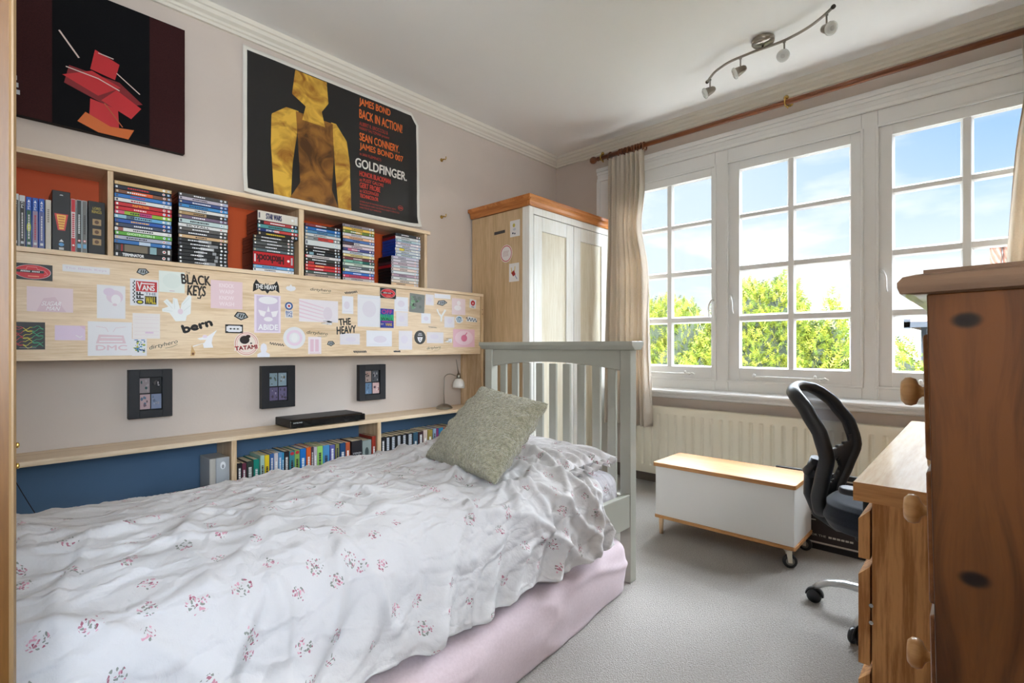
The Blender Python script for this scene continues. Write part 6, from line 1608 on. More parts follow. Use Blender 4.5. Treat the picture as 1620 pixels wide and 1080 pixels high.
def fold(p, seed, sharp=2.0):
    return (1.0 - min(1.0, abs(noise.noise(p + Vector((seed, seed * 2.3, seed * 0.7)))) * 2.6)) ** sharp
def soft_box(x0, x1, y0, y1, z0, z1, r, nu, nz, wr, seed, bulge=0.0):
    """rounded mattress form: loop round the plan, rows up the side and over the top; with metre UVs"""
    b = MB(); uvs = []
    rows = []
    m = 6
    for i in range(nz + 1): rows.append((0.0, z0 + (z1 - r - z0) * i / nz))
    for i in range(1, m + 1):
        a = math.pi / 2 * i / m; rows.append((r * (1 - math.cos(a)), z1 - r + r * math.sin(a)))
    cx, cy = (x0 + x1) / 2, (y0 + y1) / 2
    inset_max = min(x1 - x0, y1 - y0) / 2 - 0.01
    for i in range(1, 10): rows.append((r + (inset_max - r) * (i / 9.0), z1))
    per = 2 * (x1 - x0) + 2 * (y1 - y0)
    def plan(s, ins):
        hx, hy = (x1 - x0) / 2 - ins, (y1 - y0) / 2 - ins; rr = max(0.004, min(0.05, hx, hy) )
        segs = [2 * (hy - rr), math.pi / 2 * rr, 2 * (hx - rr), math.pi / 2 * rr] * 2
        tot = sum(segs); d = s * tot
        k = 0
        while k < 7 and d > segs[k]: d -= segs[k]; k += 1
        f = d / max(segs[k], 1e-6)
        corners = [(hx - rr, hy - rr), (-(hx - rr), hy - rr), (-(hx - rr), -(hy - rr)), (hx - rr, -(hy - rr))]
        if k == 0: p = (hx, -(hy - rr) + segs[0] * f); nn = (1, 0)
        elif k == 2: p = ((hx - rr) - segs[2] * f, hy); nn = (0, 1)
        elif k == 4: p = (-hx, (hy - rr) - segs[4] * f); nn = (-1, 0)
        elif k == 6: p = (-(hx - rr) + segs[6] * f, -hy); nn = (0, -1)
        else:
            c = corners[(k - 1) // 2]; a = (k - 1) // 2 * math.pi / 2 + f * math.pi / 2
            nn = (math.cos(a), math.sin(a)); p = (c[0] + rr * nn[0], c[1] + rr * nn[1])
        return p, nn
    N = nu
    for (ins, z) in rows:
        for i in range(N):
            (px, py), nn = plan(i / N, ins)
            q = Vector((px, py, z)); k = 1.0 if ins < r else max(0, 1 - (ins - r) / 0.08)
            d = wr * (fold(Vector((q.x * 3 + q.y * 3, q.z * 9 + q.y * 1.5, q.x * 2)), seed) - 0.3) * k + wr * 0.5 * noise.noise(q * 9 + Vector((seed, 0, 0)))
            bz = bulge * math.sin(math.pi * min(1, max(0, (z - z0) / (z1 - z0)))) * (1 if ins < r else 0)
            b.v.append((cx + px + nn[0] * (d + bz), cy + py + nn[1] * (d + bz), z + (d * 0.6 if ins >= r else 0)))
            uvs.append((cx + px + (z if abs(nn[0]) > .5 else 0) * nn[0], cy + py + (z if abs(nn[1]) > .5 else 0) * nn[1]))
    for j in range(len(rows) - 1):
        for i in range(N):
            k = (i + 1) % N; b.f.append((j * N + i, j * N + k, (j + 1) * N + k, (j + 1) * N + i)); b.m.append(0); b.s.append(True)
    b.f.append(tuple(range((len(rows) - 1) * N, len(rows) * N))); b.m.append(0); b.s.append(True)
    b.f.append(tuple(range(N - 1, -1, -1))); b.m.append(0); b.s.append(False)
    b.uv = uvs
    return b
b = soft_box(0.765, 1.572, -3.50, -1.565, 0.272, 0.468, 0.045, 420, 12, 0.006, 3)
lonely(b, 'mattress', M_sheet_pat, (1.16, -2.5, 0.272), 'single mattress in a lilac-white sprigged fitted sheet on the grey bed', 'mattress')
b = soft_box(0.80, 1.622, -3.48, -1.60, 0.004, 0.214, 0.045, 420, 16, 0.010, 8, 0.018)
# the spare mattress stands slightly skewed
b.v = [(1.615 + (x - 1.615) * math.cos(0.0) - 0.0, y, z) for (x, y, z) in b.v]
sk_ = math.radians(5.0)
b.v = [(1.615 + (x - 1.615) * math.cos(-sk_) + (y + 1.6) * math.sin(-sk_), -1.60 - (x - 1.615) * math.sin(-sk_) * 0.0 + (y + 1.6) * math.cos(sk_), z) for (x, y, z) in b.v]
lonely(b, 'spare_mattress', M_pink, (1.25, -2.5, 0.004), 'spare mattress in a pink sheet lying on the carpet under the bed', 'mattress')

# duvet
PR = [(0.700, 0.400), (0.702, 0.440), (0.712, 0.478), (0.745, 0.508), (0.82, 0.524), (0.95, 0.536), (1.10, 0.545), (1.25, 0.546), (1.40, 0.540), (1.52, 0.522), (1.590, 0.490), (1.628, 0.440), (1.645, 0.380), (1.655, 0.310), (1.663, 0.240)]
acc = [0.0]
for i in range(1, len(PR)): acc.append(acc[-1] + math.dist(PR[i], PR[i - 1]))
def cat(p0, p1, p2, p3, t):
    return tuple(0.5 * ((2 * b_) + (-a_ + c_) * t + (2 * a_ - 5 * b_ + 4 * c_ - d_) * t * t + (-a_ + 3 * b_ - 3 * c_ + d_) * t ** 3) for a_, b_, c_, d_ in zip(p0, p1, p2, p3))
def prof_at(s):
    k = 0
    while k < len(PR) - 2 and s > acc[k + 1]: k += 1
    t = (s - acc[k]) / (acc[k + 1] - acc[k])
    t = max(0, min(1.0, t))
    return cat(PR[max(k - 1, 0)], PR[k], PR[k + 1], PR[min(k + 2, len(PR) - 1)], t)
LT = acc[-1]
def sm(a, b_, x):
    t = max(0.0, min(1.0, (x - a) / (b_ - a))); return t * t * (3 - 2 * t)
def duvet_pt(s, y, hemz=0.0):
    x, z = prof_at(s)
    x2, z2 = prof_at(min(LT, s + 0.01)); x1_, z1_ = prof_at(max(0, s - 0.01))
    tx, tz = x2 - x1_, z2 - z1_; L = math.hypot(tx, tz) or 1; nx, nz = -tz / L, tx / L
    side = sm(LT - 0.34, LT - 0.02, s)
    P_ = Vector((s, y, 0))
    w1 = noise.noise(Vector((s * 2.1, y * 1.7, 0.3))); w2 = noise.noise(Vector((s * 2.4 + 7, y * 2.0, 1.3)))
    a, b_ = s + 0.16 * w1, y + 0.16 * w2
    d = 0.020 * noise.noise(Vector((a * 2.2, b_ * 1.9, 2.0)))
    # long creases running mostly along and slantwise across the bed
    r1 = fold(Vector(((a * 0.75 + b_ * 0.65) * 4.6, (b_ * 0.75 - a * 0.65) * 1.3, 0)), 1.0, 3.0)
    r2 = fold(Vector(((a * 0.85 - b_ * 0.5) * 5.2, (b_ * 0.85 + a * 0.5) * 1.7, 0)), 4.0, 3.5)
    r3 = fold(Vector(((a * 0.2 + b_ * 1.0) * 9.0, (a - b_ * 0.2) * 3.0, 0)), 7.0, 3.0)
    r4 = fold(Vector(((a * 1.0 + b_ * 0.3) * 13.0, (b_ - a * 0.3) * 5.0, 0)), 9.0, 2.5)
    r5 = fold(Vector(((a * 0.9 + b_ * 0.45) * 8.0, (b_ * 0.9 - a * 0.45) * 1.6, 0)), 13.0, 4.0)
    m1 = 0.35 + 0.65 * sm(-0.2, 0.4, noise.noise(Vector((s * 1.6, y * 1.3, 5))))
    m2 = 0.35 + 0.65 * sm(-0.2, 0.4, noise.noise(Vector((s * 1.4, y * 1.6, 9))))
    d += 0.024 * r1 * m1 + 0.022 * r2 * m2 + 0.012 * r3 * (0.4 + m2) + 0.006 * r4 + 0.010 * r5 * m1
    d += 0.002 * noise.noise(Vector((s * 30, y * 26, 0)))
    # drape folds down the visible side
    yy = y + 0.05 * noise.noise(Vector((y * 3, s, 4))) + (s - LT) * 0.55
    d += side * (0.012 * math.sin(yy * 2 * math.pi * 5.5) + 0.010 * math.sin(yy * 2 * math.pi * 9.3 + 1.0) + 0.014 * noise.noise(Vector((yy * 7, s * 1.5, 2))))
    # rises over the pillow toward the headboard
    head = sm(-2.05, -1.83, y) * sm(0.04, 0.25, s) * (1 - sm(LT - 0.44, LT - 0.33, s))
    z += 0.022 * head
    z += 0.014 * sm(-2.6, -3.3, y) * (1 - side) * sm(0.05, 0.3, s)
    z -= 0.020 * math.exp(-((y + 2.32) / 0.14) ** 2) * math.exp(-((s - 0.72) / 0.25) ** 2)
    x += nx * d; z += nz * d
    z += side * 0.016 * noise.noise(Vector((y * 5, 0.5, 8)))
    return (x, y, z)
def head_edge(s):      # where the duvet ends toward the headboard
    return -1.800 + 0.035 * noise.noise(Vector((s * 3.2, 0, 6))) + 0.05 * sm(0.75, 1.3, s) - 0.012 * sm(LT - 0.2, LT, s)
b = MB(); NU, NV = 230, 300; uvs = []
for j in range(NV + 1):
    for i in range(NU + 1):
        s_ = LT * i / NU; y1_ = head_edge(s_); y = -3.50 + (y1_ + 3.50) * j / NV
        x, yy, z = duvet_pt(s_, y)
        # tucked, softened head edge
        e = sm(0.05, 0.0, y1_ - y); z -= 0.020 * e * (1 - sm(LT - 0.34, LT - 0.1, s_)); 
        b.v.append((x, yy, z)); uvs.append((s_, y))
for j in range(NV):
    for i in range(NU):
        o = j * (NU + 1) + i; b.f.append((o, o + 1, o + NU + 2, o + NU + 1)); b.m.append(0); b.s.append(True)
b.uv = uvs
lonely(b, 'duvet', M_duvet, (1.16, -2.5, 0.25), 'crumpled white duvet with small pink rose sprigs spread over the bed', 'duvet', solid=0.012)

def pillow_mesh(corners, T, n, seed, pinch=0.07, wr=0.006, piping=0.0, normal=None):
    """puffed cushion between four corner points BL, BR, TR, TL"""
    A, B_, C_, D_ = [Vector(c) for c in corners]
    N = normal or (B_ - A).cross(D_ - A).normalized()
    b = MB(); uvs = []
    W = (B_ - A).length; H = (D_ - A).length
    def P_(u, v):
        uu = 0.5 + (u - 0.5) * (1 - pinch * (1 - (2 * v - 1) ** 2)); vv = 0.5 + (v - 0.5) * (1 - pinch * (1 - (2 * u - 1) ** 2))
        return (A * (1 - uu) + B_ * uu) * (1 - vv) + (D_ * (1 - uu) + C_ * uu) * vv
    for sgn in (1, -1):
        o = len(b.v)
        for j in range(n + 1):
            for i in range(n + 1):
                u, v = i / n, j / n
                h = (max(0.0, 1 - (2 * u - 1) ** 2) ** 0.42) * (max(0.0, 1 - (2 * v - 1) ** 2) ** 0.42)
                edge = min(u, v, 1 - u, 1 - v)
                w_ = wr * (fold(Vector((u * 3.2, v * 3.2, seed)), seed, 2.0) - 0.3) * min(1, edge * 9) + wr * 0.5 * noise.noise(Vector((u * 8, v * 8, seed)))
                rad = wr * 1.2 * math.sin(20 * math.atan2(v - .5, u - .5) + seed) * max(0, 1 - edge * 6) * min(1, edge * 30)
                p = P_(u, v) + N * sgn * (T / 2 * h + (w_ + rad) * (1 if edge > 0 else 0))
                b.v.append(tuple(p)); uvs.append((u * W + (0.0 if sgn > 0 else 3.1), v * H + seed))
        for j in range(n):
            for i in range(n):
                q = o + j * (n + 1) + i; fc = (q, q + 1, q + n + 2, q + n + 1)
                b.f.append(fc if sgn > 0 else fc[::-1]); b.m.append(0); b.s.append(True)
    b.uv = uvs
    return b
b = pillow_mesh([(0.86, -1.915, 0.520), (1.545, -1.905, 0.525), (1.585, -1.610, 0.540), (0.86, -1.612, 0.540)], 0.115, 60, 2.0, 0.05, 0.009, normal=Vector((0, 0, 1)))
pil = lonely(b, 'pillow', M_duvet2, (1.2, -1.75, 0.49), 'white rose-sprigged pillow lying against the headboard, half under the duvet', 'pillow')
b = MB(); pts = []
for i in range(60):
    t = i / 59.0; pts.append((1.578 + 0.012 * math.sin(t * 30) + 0.010 * math.sin(t * math.pi), -1.900 + 0.285 * t, 0.515 + 0.010 * math.sin(t * 43) + 0.018 * t))
vs = []; fs = []
for i, p in enumerate(pts):
    vs += [(p[0] - 0.03, p[1], p[2] + 0.004), (p[0] + 0.010, p[1], p[2])]
for i in range(59): fs.append((2 * i, 2 * i + 2, 2 * i + 3, 2 * i + 1))
b.add(vs, fs, 0, True); b.uv = [(v[0], v[1]) for v in vs]
b.build('frill', M_duvet2, pil, solid=0.002)
M_green = fabric('green_boucle', (196, 190, 162), (146, 140, 114), 230, 0.9, 1.0, 0.006, 0.5)
cb = pillow_mesh([(1.085, -2.215, 0.560), (1.520, -2.265, 0.545), (1.540, -2.010, 0.790), (1.175, -1.985, 0.830)], 0.15, 110, 5.0, 0.05, 0.005)
# woolly surface
random.seed(3)
for i, v in enumerate(cb.v):
    p = Vector(v); cb.v[i] = tuple(p + Vector((noise.noise(p * 150), noise.noise(p * 150 + Vector((9, 0, 0))), noise.noise(p * 150 + Vector((0, 9, 0))))) * 0.0022)
cu = lonely(cb, 'cushion', M_green, (1.3, -2.1, 0.55), 'square sage-green woolly cushion standing on the duvet before the pillow', 'cushion')
# fluff: short fibres standing off the wool
fz = MB(); rnd = random.Random(8); nv_ = len(cb.v) // 2
for k in range(9000):
    i = rnd.randrange(len(cb.v)); p = Vector(cb.v[i]); nrm = Vector((rnd.uniform(-1, 1), rnd.uniform(-1, 1), rnd.uniform(-1, 1))).normalized()
    L = rnd.uniform(0.003, 0.007); sd = nrm.orthogonal().normalized() * 0.0006
    p = p + cu.location * 0
    fz.add([p - sd, p + sd, p + nrm * L], [(0, 1, 2)])
fz.build('wool_fluff', M_green, cu, world=False)

# ================================================================ CEILING SPOTLIGHT BAR
M_dkn = flat((150, 143, 134), 0.28, metal=1.0)
cl = thing('ceiling_spotlight_bar', 'wavy brushed metal spotlight bar with four small spots on the ceiling', 'ceiling light', (1.851, -0.62, RZ))
MB().lathe([(0.050, 0.0), (0.055, -0.004), (0.055, -0.022), (0.048, -0.030), (0.02, -0.036), (0.0, -0.037)], (1.851, -0.615, RZ), (0, 0, 1), 36).build('ceiling_rose', M_dkn, cl)
rodp = [(1.507, -0.488), (1.545, -0.530), (1.590, -0.571), (1.673, -0.610), (1.742, -0.619), (1.816, -0.622), (1.891, -0.618), (1.955, -0.620), (2.028, -0.638), (2.090, -0.666), (2.149, -0.708), (2.190, -0.745)]
fine = []
for i in range(len(rodp) - 1):
    for k in range(5): fine.append(cat(rodp[max(i - 1, 0)], rodp[i], rodp[i + 1], rodp[min(i + 2, len(rodp) - 1)], k / 5.0))
fine.append(rodp[-1])
MB().tube([(x, y, 2.552) for x, y in fine], 0.0068, 14).build('bar', M_dkn, cl)
b = MB()
for x, y in (rodp[0], rodp[-1]): b.lathe([(0.009, -0.006), (0.010, 0.0), (0.009, 0.006)], (x, y, 2.552), (0.7, -0.6, 0), 16)
b.lathe([(0.006, 0.0), (0.006, 0.03)], (1.851, -0.617, 2.552), (0, 0, 1), 12)
b.build('bar_end', flat((70, 66, 62), 0.4, metal=0.8), cl)
M_lens = flat((226, 228, 224), 0.12, coat=0.5)
for (x, y, d) in ((1.533, -0.512, (-0.75, -0.45, -0.40)), (1.738, -0.616, (-0.78, -0.35, -0.38)), (1.953, -0.618, (0.02, -0.80, -0.55)), (2.157, -0.712, (0.62, -0.48, -0.45))):
    d = Vector(d).normalized()
    sp = MB().tube([(x, y, 2.548), (x, y, 2.492)], 0.0042, 10)
    sp.lathe([(0.0075, 0), (0.0075, -0.006)], (x, y, 2.548), (0, 0, 1), 12)
    so = sp.build('spot_stem', M_dkn, cl)
    c = Vector((x, y, 2.482)) - d * 0.012
    hd = MB().lathe([(0.0, -0.020), (0.010, -0.018), (0.017, -0.008), (0.021, 0.008), (0.024, 0.026), (0.025, 0.036), (0.022, 0.036), (0.02, 0.03)], c, d, 28).build('spot_head', M_dkn, cl)
    MB().lathe([(0.026, 0.036), (0.030, 0.038), (0.030, 0.046), (0.024, 0.050), (0.014, 0.0515), (0.0, 0.052)], c, d, 28).build('spot_lens', M_lens, hd)
    MB().lathe([(0.010, 0.0512), (0.011, 0.053), (0.009, 0.0535), (0.0, 0.0535)], c, d, 18).build('lamp_centre', flat((200, 200, 196), 0.3), hd)

# ================================================================ STORAGE BENCH
M_bench_oak = wood('bench_oak', (206, 154, 98), (176, 124, 72), 'x', 22, 1.5, 0.35)
M_white_lam = flat((230, 229, 224), 0.3, spec=0.5)
sb = thing('storage_bench', 'low white storage box with oak lid, on castors and wooden legs', 'storage box', (1.74, -0.77, 0.0))
def rrect(x0, x1, y0, y1, r, n=6):
    P_ = []
    for (cx, cy, a0) in ((x1 - r, y1 - r, 0), (x0 + r, y1 - r, 90), (x0 + r, y0 + r, 180), (x1 - r, y0 + r, 270)):
        for i in range(n + 1):
            a = math.radians(a0 + 90 * i / n); P_.append((cx + r * math.cos(a), cy + r * math.sin(a)))
    return P_
MB().prism(rrect(1.398, 2.084, -0.948, -0.622, 0.012), 'z', 0.359, 0.379).build('lid', M_bench_oak, sb, bevel=0.002)
b = MB(); b.box(1.408, 2.076, -0.934, -0.918, 0.100, 0.357); b.box(1.408, 2.076, -0.644, -0.630, 0.100, 0.357); b.box(1.408, 1.422, -0.918, -0.644, 0.100, 0.357); b.box(2.062, 2.076, -0.918, -0.644, 0.100, 0.357)
b.build('box', M_white_lam, sb, bevel=0.0012)
MB().prism(rrect(1.402, 2.082, -0.940, -0.626, 0.01), 'z', 0.084, 0.100).build('base_board', M_bench_oak, sb, bevel=0.002)
for y in (-0.925, -0.645): MB().lathe([(0.0095, 0.0), (0.0125, 0.084)], (1.436, y, 0), (0, 0, 1), 20).build('leg', M_maple_z, sb)
for y, yaw in ((-0.918, 0.35), (-0.650, -0.3)):
    cx, c, s_ = 2.048, math.cos(yaw), math.sin(yaw)
    ax = Vector((s_ * 0.9 + 0.2, -c, 0)).normalized(); fw = Vector((-ax.y, ax.x, 0))
    wc = Vector((cx, y, 0.030)) + fw * 0.006
    k = MB().lathe([(0.0, 0), (0.026, 0.0), (0.030, 0.003), (0.030, 0.017), (0.026, 0.02), (0, 0.02)], wc - ax * 0.010, ax, 28)
    cs = k.build('castor_wheel', flat((40, 40, 42), 0.4), sb)
    MB().lathe([(0.0, -0.001), (0.016, -0.001), (0.018, 0.0), (0.018, 0.02), (0.016, 0.021), (0.0, 0.021)], wc - ax * 0.010, ax, 20).build('hub', flat((120, 118, 112), 0.5), cs)
    f = MB()
    for sg in (-1, 1):
        o = wc + ax * sg * 0.0125
        pts = [o + Vector((0, 0, -0.006)) - fw * 0.008, o + Vector((0, 0, -0.006)) + fw * 0.008, o + Vector((0, 0, 0.048)) + fw * 0.012 - fw * 0.006, o + Vector((0, 0, 0.048)) - fw * 0.018]
        vs = [p - ax * 0.0012 for p in pts] + [p + ax * 0.0012 for p in pts]
        f.add(vs, [(3, 2, 1, 0), (4, 5, 6, 7), (0, 1, 5, 4), (1, 2, 6, 5), (2, 3, 7, 6), (3, 0, 4, 7)])
    f.lathe([(0.019, 0), (0.019, 0.005)], (cx, y, 0.077), (0, 0, 1), 20)
    f.build('castor_fork', flat((216, 208, 190), 0.35, metal=0.4), sb)

# framed poster leaning behind the bench
fp = thing('framed_poster', 'dark framed poster with thin white border leaning on the floor behind the desk chair', 'framed picture', (2.09, -0.60, 0.0))
fx0, fx1, fh = 1.90, 2.292, 0.375
def lean(z): return -0.605 + 0.085 * z
b = MB()
def lb(x0, x1, z0, z1, d0, d1, m=0):
    vs = [(x, lean(z) + d, z) for z in (z0, z1) for d in (d0, d1) for x in (x0, x1)]
    b.add(vs, [(0, 1, 3, 2), (4, 6, 7, 5), (0, 4, 5, 1), (2, 3, 7, 6), (0, 2, 6, 4), (1, 5, 7, 3)], m)
lb(fx0, fx0 + 0.022, 0.002, fh, 0, 0.022); lb(fx1 - 0.022, fx1, 0.002, fh, 0, 0.022); lb(fx0 + 0.022, fx1 - 0.022, 0.002, 0.028, 0, 0.022); lb(fx0 + 0.022, fx1 - 0.022, fh - 0.024, fh, 0, 0.022)
b.build('frame', M_black, fp, bevel=0.001)
s = Sheet((fx0 + 0.021, lean(0.027) + 0.012, 0.027), (1, 0, 0), (0, 0.085, 1), 0.0003)
W = fx1 - fx0 - 0.042; H = fh - 0.050
s.base([(0, 0), (W, 0), (W, H), (0, H)], (206, 202, 192)); s.rect(0.009, 0.009, W - 0.009, H - 0.009, (44, 34, 32))
rnd = random.Random(12)
for q in range(26):
    x = rnd.uniform(0.02, W - 0.07); z = rnd.uniform(0.08, H - 0.06); s.rect(x, z, x + rnd.uniform(0.02, 0.05), z + rnd.uniform(0.012, 0.04), rnd.choice(((120, 106, 96), (150, 146, 142), (86, 62, 52), (64, 52, 48), (132, 84, 66), (170, 166, 158))), up=q % 3 == 0)
for q in range(14):
    x = rnd.uniform(0.03, W - 0.1); z = rnd.uniform(0.10, H - 0.04); s.rect(x, z, x + rnd.uniform(0.02, 0.04), z + 0.004, (205, 200, 190), up=q % 5 == 0)
s.text('FOR THE', W * 0.40, 0.036, W * 0.20, 0.010, (205, 200, 190)); 
for q in range(6): s.rect(W * (0.63 + 0.05 * q), 0.036, W * (0.67 + 0.05 * q), 0.045, (205, 200, 190), up=q == 0)
s.build('print', fp)

# ================================================================ OFFICE CHAIR (built facing +x, then turned)
ch = thing('office_chair', 'black swivel office chair with curved mesh back at the desk', 'office chair', (0, 0, 0))
M_ch = flat((30, 31, 34), 0.38, spec=0.5); M_seat = fabric('seat_cloth', (34, 42, 54), (26, 32, 42), 500, 0.3, 0.95, 0.001, 0.3)
M_silver = flat((190, 190, 188), 0.3, metal=0.85); M_mesh = mesh_fabric()
def back_x(z):       # side profile of the back
    pts = [(0.36, -0.215), (0.44, -0.225), (0.52, -0.215), (0.60, -0.205), (0.68, -0.225), (0.76, -0.265), (0.835, -0.315)]
    if z <= pts[0][0]: return pts[0][1]
    for i in range(len(pts) - 1):
        if z <= pts[i + 1][0]:
            t = (z - pts[i][0]) / (pts[i + 1][0] - pts[i][0]); t = t * t * (3 - 2 * t) * 0.4 + t * 0.6
            return pts[i][1] + (pts[i + 1][1] - pts[i][1]) * t
    return pts[-1][1]
def half_w(z):
    pts = [(0.36, 0.085), (0.42, 0.125), (0.50, 0.165), (0.58, 0.196), (0.64, 0.204), (0.70, 0.200), (0.77, 0.178), (0.81, 0.148), (0.835, 0.10)]
    for i in range(len(pts) - 1):
        if z <= pts[i + 1][0]:
            t = (z - pts[i][0]) / (pts[i + 1][0] - pts[i][0]); return pts[i][1] + (pts[i + 1][1] - pts[i][1]) * t
    return pts[-1][1]
def bow(y): return 0.10 * (y / 0.22) ** 2          # wings curve forward
def bp(y, z, d=0): return (back_x(z) + bow(y) * 0.55 + d, y, z)
outline = []
zs_ = [0.375 + (0.828 - 0.375) * i / 26 for i in range(27)]
for z in zs_: outline.append((half_w(z), z))
for i in range(1, 9): t = i / 9.0; outline.append((0.104 - 0.208 * t, 0.828 + 0.012 * math.sin(math.pi * t)))
for z in reversed(zs_): outline.append((-half_w(z), z))
for i in range(1, 6): t = i / 6.0; outline.append((-0.09 + 0.18 * t, 0.375 - 0.012 * math.sin(math.pi * t)))
fr = MB().tube([bp(y, z) for y, z in outline], 0.0165, 14, closed=True, flat_=(1.0, 1.55))
fr.build('back_frame', M_ch, ch, world=False)
def inner(t, z0, z1): return z0 + (z1 - z0) * t
b = MB().grid(lambda u, v: bp((2 * u - 1) * (half_w(inner(v, 0.600, 0.832)) - 0.006), inner(v, 0.600, 0.832), 0.004), 30, 24); b.build('back_mesh', M_mesh, ch, world=False)
# solid moulded lower part of the back with a lumbar opening
b = MB(); nu, nv = 40, 30
def lowz(v): return 0.378 + (0.640 - 0.378) * v
grid_pts = []
for j in range(nv + 1):
    for i in range(nu + 1):
        z = lowz(j / nv); y = (2 * i / nu - 1) * (half_w(z) - 0.004)
        b.v.append(bp(y, z, 0.002))
for j in range(nv):
    for i in range(nu):
        z = lowz((j + .5) / nv); y = (2 * (i + .5) / nu - 1) * (half_w(z) - 0.004)
        hole = ((y / 0.125) ** 2 + ((z - 0.505) / 0.060) ** 2 < 1) or (z > 0.592 + 0.034 * (abs(y) / 0.2) ** 1.5 and abs(y) < half_w(z) - 0.03)
        if not hole:
            o = j * (nu + 1) + i; b.f.append((o, o + 1, o + nu + 2, o + nu + 1)); b.m.append(0); b.s.append(True)
b.build('back_shell', M_ch, ch, world=False, solid=0.010)
b = MB().grid(lambda u, v: bp((2 * u - 1) * 0.13, 0.44 + 0.13 * v, 0.0), 10, 10); b.build('lumbar_mesh', M_mesh, ch, world=False)
b = MB()
b.tube([(-0.245, 0, 0.56), (-0.262, 0, 0.50), (-0.262, 0, 0.42), (-0.235, 0, 0.35), (-0.17, 0, 0.315), (-0.05, 0, 0.315)], [0.020, 0.026, 0.028, 0.026, 0.024, 0.022], 14, flat_=(1.0, 1.8))
b.tube([(-0.20, -0.19, 0.58), (-0.245, -0.12, 0.53), (-0.262, 0, 0.49)], [0.012, 0.016, 0.02], 12); b.tube([(-0.20, 0.19, 0.58), (-0.245, 0.12, 0.53), (-0.262, 0, 0.49)], [0.012, 0.016, 0.02], 12)
b.build('back_bracket', M_ch, ch, world=False)
def seatfn(u, v):
    a = 2 * math.pi * u; e = 2.6
    cx = math.copysign(abs(math.cos(a)) ** (2 / e), math.cos(a)); cy = math.copysign(abs(math.sin(a)) ** (2 / e), math.sin(a))
    rows = [(0.0, 0.335), (0.80, 0.335), (0.93, 0.345), (1.0, 0.375), (1.0, 0.395), (0.96, 0.425), (0.86, 0.440), (0.6, 0.444), (0.3, 0.440), (0.0, 0.438)]
    k = v * (len(rows) - 1); i = min(int(k), len(rows) - 2); f = k - i
    r = rows[i][0] + (rows[i + 1][0] - rows[i][0]) * f; z = rows[i][1] + (rows[i + 1][1] - rows[i][1]) * f
    x = 0.015 + 0.225 * cx * r; y = 0.225 * cy * r
    z -= 0.02 * max(0, (x - 0.1) / 0.14) ** 2
    return (x, y, z)
MB().grid(seatfn, 56, 45, closed_u=True).build('seat', M_seat, ch, world=False)
b = MB().box(-0.10, 0.10, -0.09, 0.09, 0.295, 0.340); b.box(0.0, 0.05, -0.2, -0.09, 0.310, 0.322); b.build('seat_mechanism', M_ch, ch, world=False, bevel=0.008)
for sg in (-1, 1):
    b = MB().tube([(-0.02, sg * 0.17, 0.325), (-0.02, sg * 0.245, 0.330), (-0.02, sg * 0.258, 0.40), (-0.02, sg * 0.258, 0.505)], [0.013, 0.014, 0.014, 0.013], 12, flat_=(1.0, 1.7))
    a_ = b.build('armrest', M_ch, ch, world=False)
    MB().prism(rrect(-0.11, 0.10, sg * 0.258 - 0.032, sg * 0.258 + 0.032, 0.028), 'z', 0.505, 0.527).build('arm_pad', M_ch, a_, world=False, bevel=0.006)
MB().tube([(0, 0, 0.10), (0, 0, 0.20)], 0.026, 18).tube([(0, 0, 0.20), (0, 0, 0.30)], 0.014, 16).build('gas_column', M_ch, ch, world=False)
hub = MB().lathe([(0.0, 0.05), (0.035, 0.05), (0.045, 0.065), (0.042, 0.10), (0.03, 0.112), (0, 0.112)], (0, 0, 0), (0, 0, 1), 28).build('base_hub', M_silver, ch, world=False)
chair_yaw = math.radians(-3)
for k in range(5):
    a = math.radians(181 + 72 * k) - chair_yaw
    c, s_ = math.cos(a), math.sin(a)
    R_ = 0.248
    pts = [(c * r, s_ * r, z) for r, z in ((0.03, 0.088), (0.09, 0.098), (0.15, 0.098), (0.20, 0.088), (0.235, 0.068), (R_, 0.056))]
    MB().tube(pts, [0.022, 0.020, 0.018, 0.0165, 0.016, 0.012], 14, flat_=(0.75, 1.15)).build('base_arm', M_silver, ch, world=False)
    ca = MB(); ax = Vector((-s_, c, 0)); wc = Vector((c * R_, s_ * R_, 0.026))
    for sg in (-1, 1):
        ca.lathe([(0.0, 0), (0.020, 0.0), (0.0255, 0.004), (0.0255, 0.014), (0.022, 0.018), (0, 0.018)], wc + ax * sg * 0.004 , ax * sg, 24)
    ca.tube([wc + Vector((0, 0, 0.0)), wc + Vector((0, 0, 0.036))], 0.0075, 10)
    for i in range(1):
        arc = [wc + Vector((c * 0.028 * math.cos(t), s_ * 0.028 * math.cos(t), 0.028 * math.sin(t))) for t in [math.pi * q / 12 for q in range(13)]]
        ca.tube(arc, 0.004, 8, flat_=(1.0, 4.0))
    ca.build('castor', M_ch, ch, world=False)
ch.location = (2.457, -1.177, 0.0); ch.rotation_euler = (0, 0, chair_yaw)

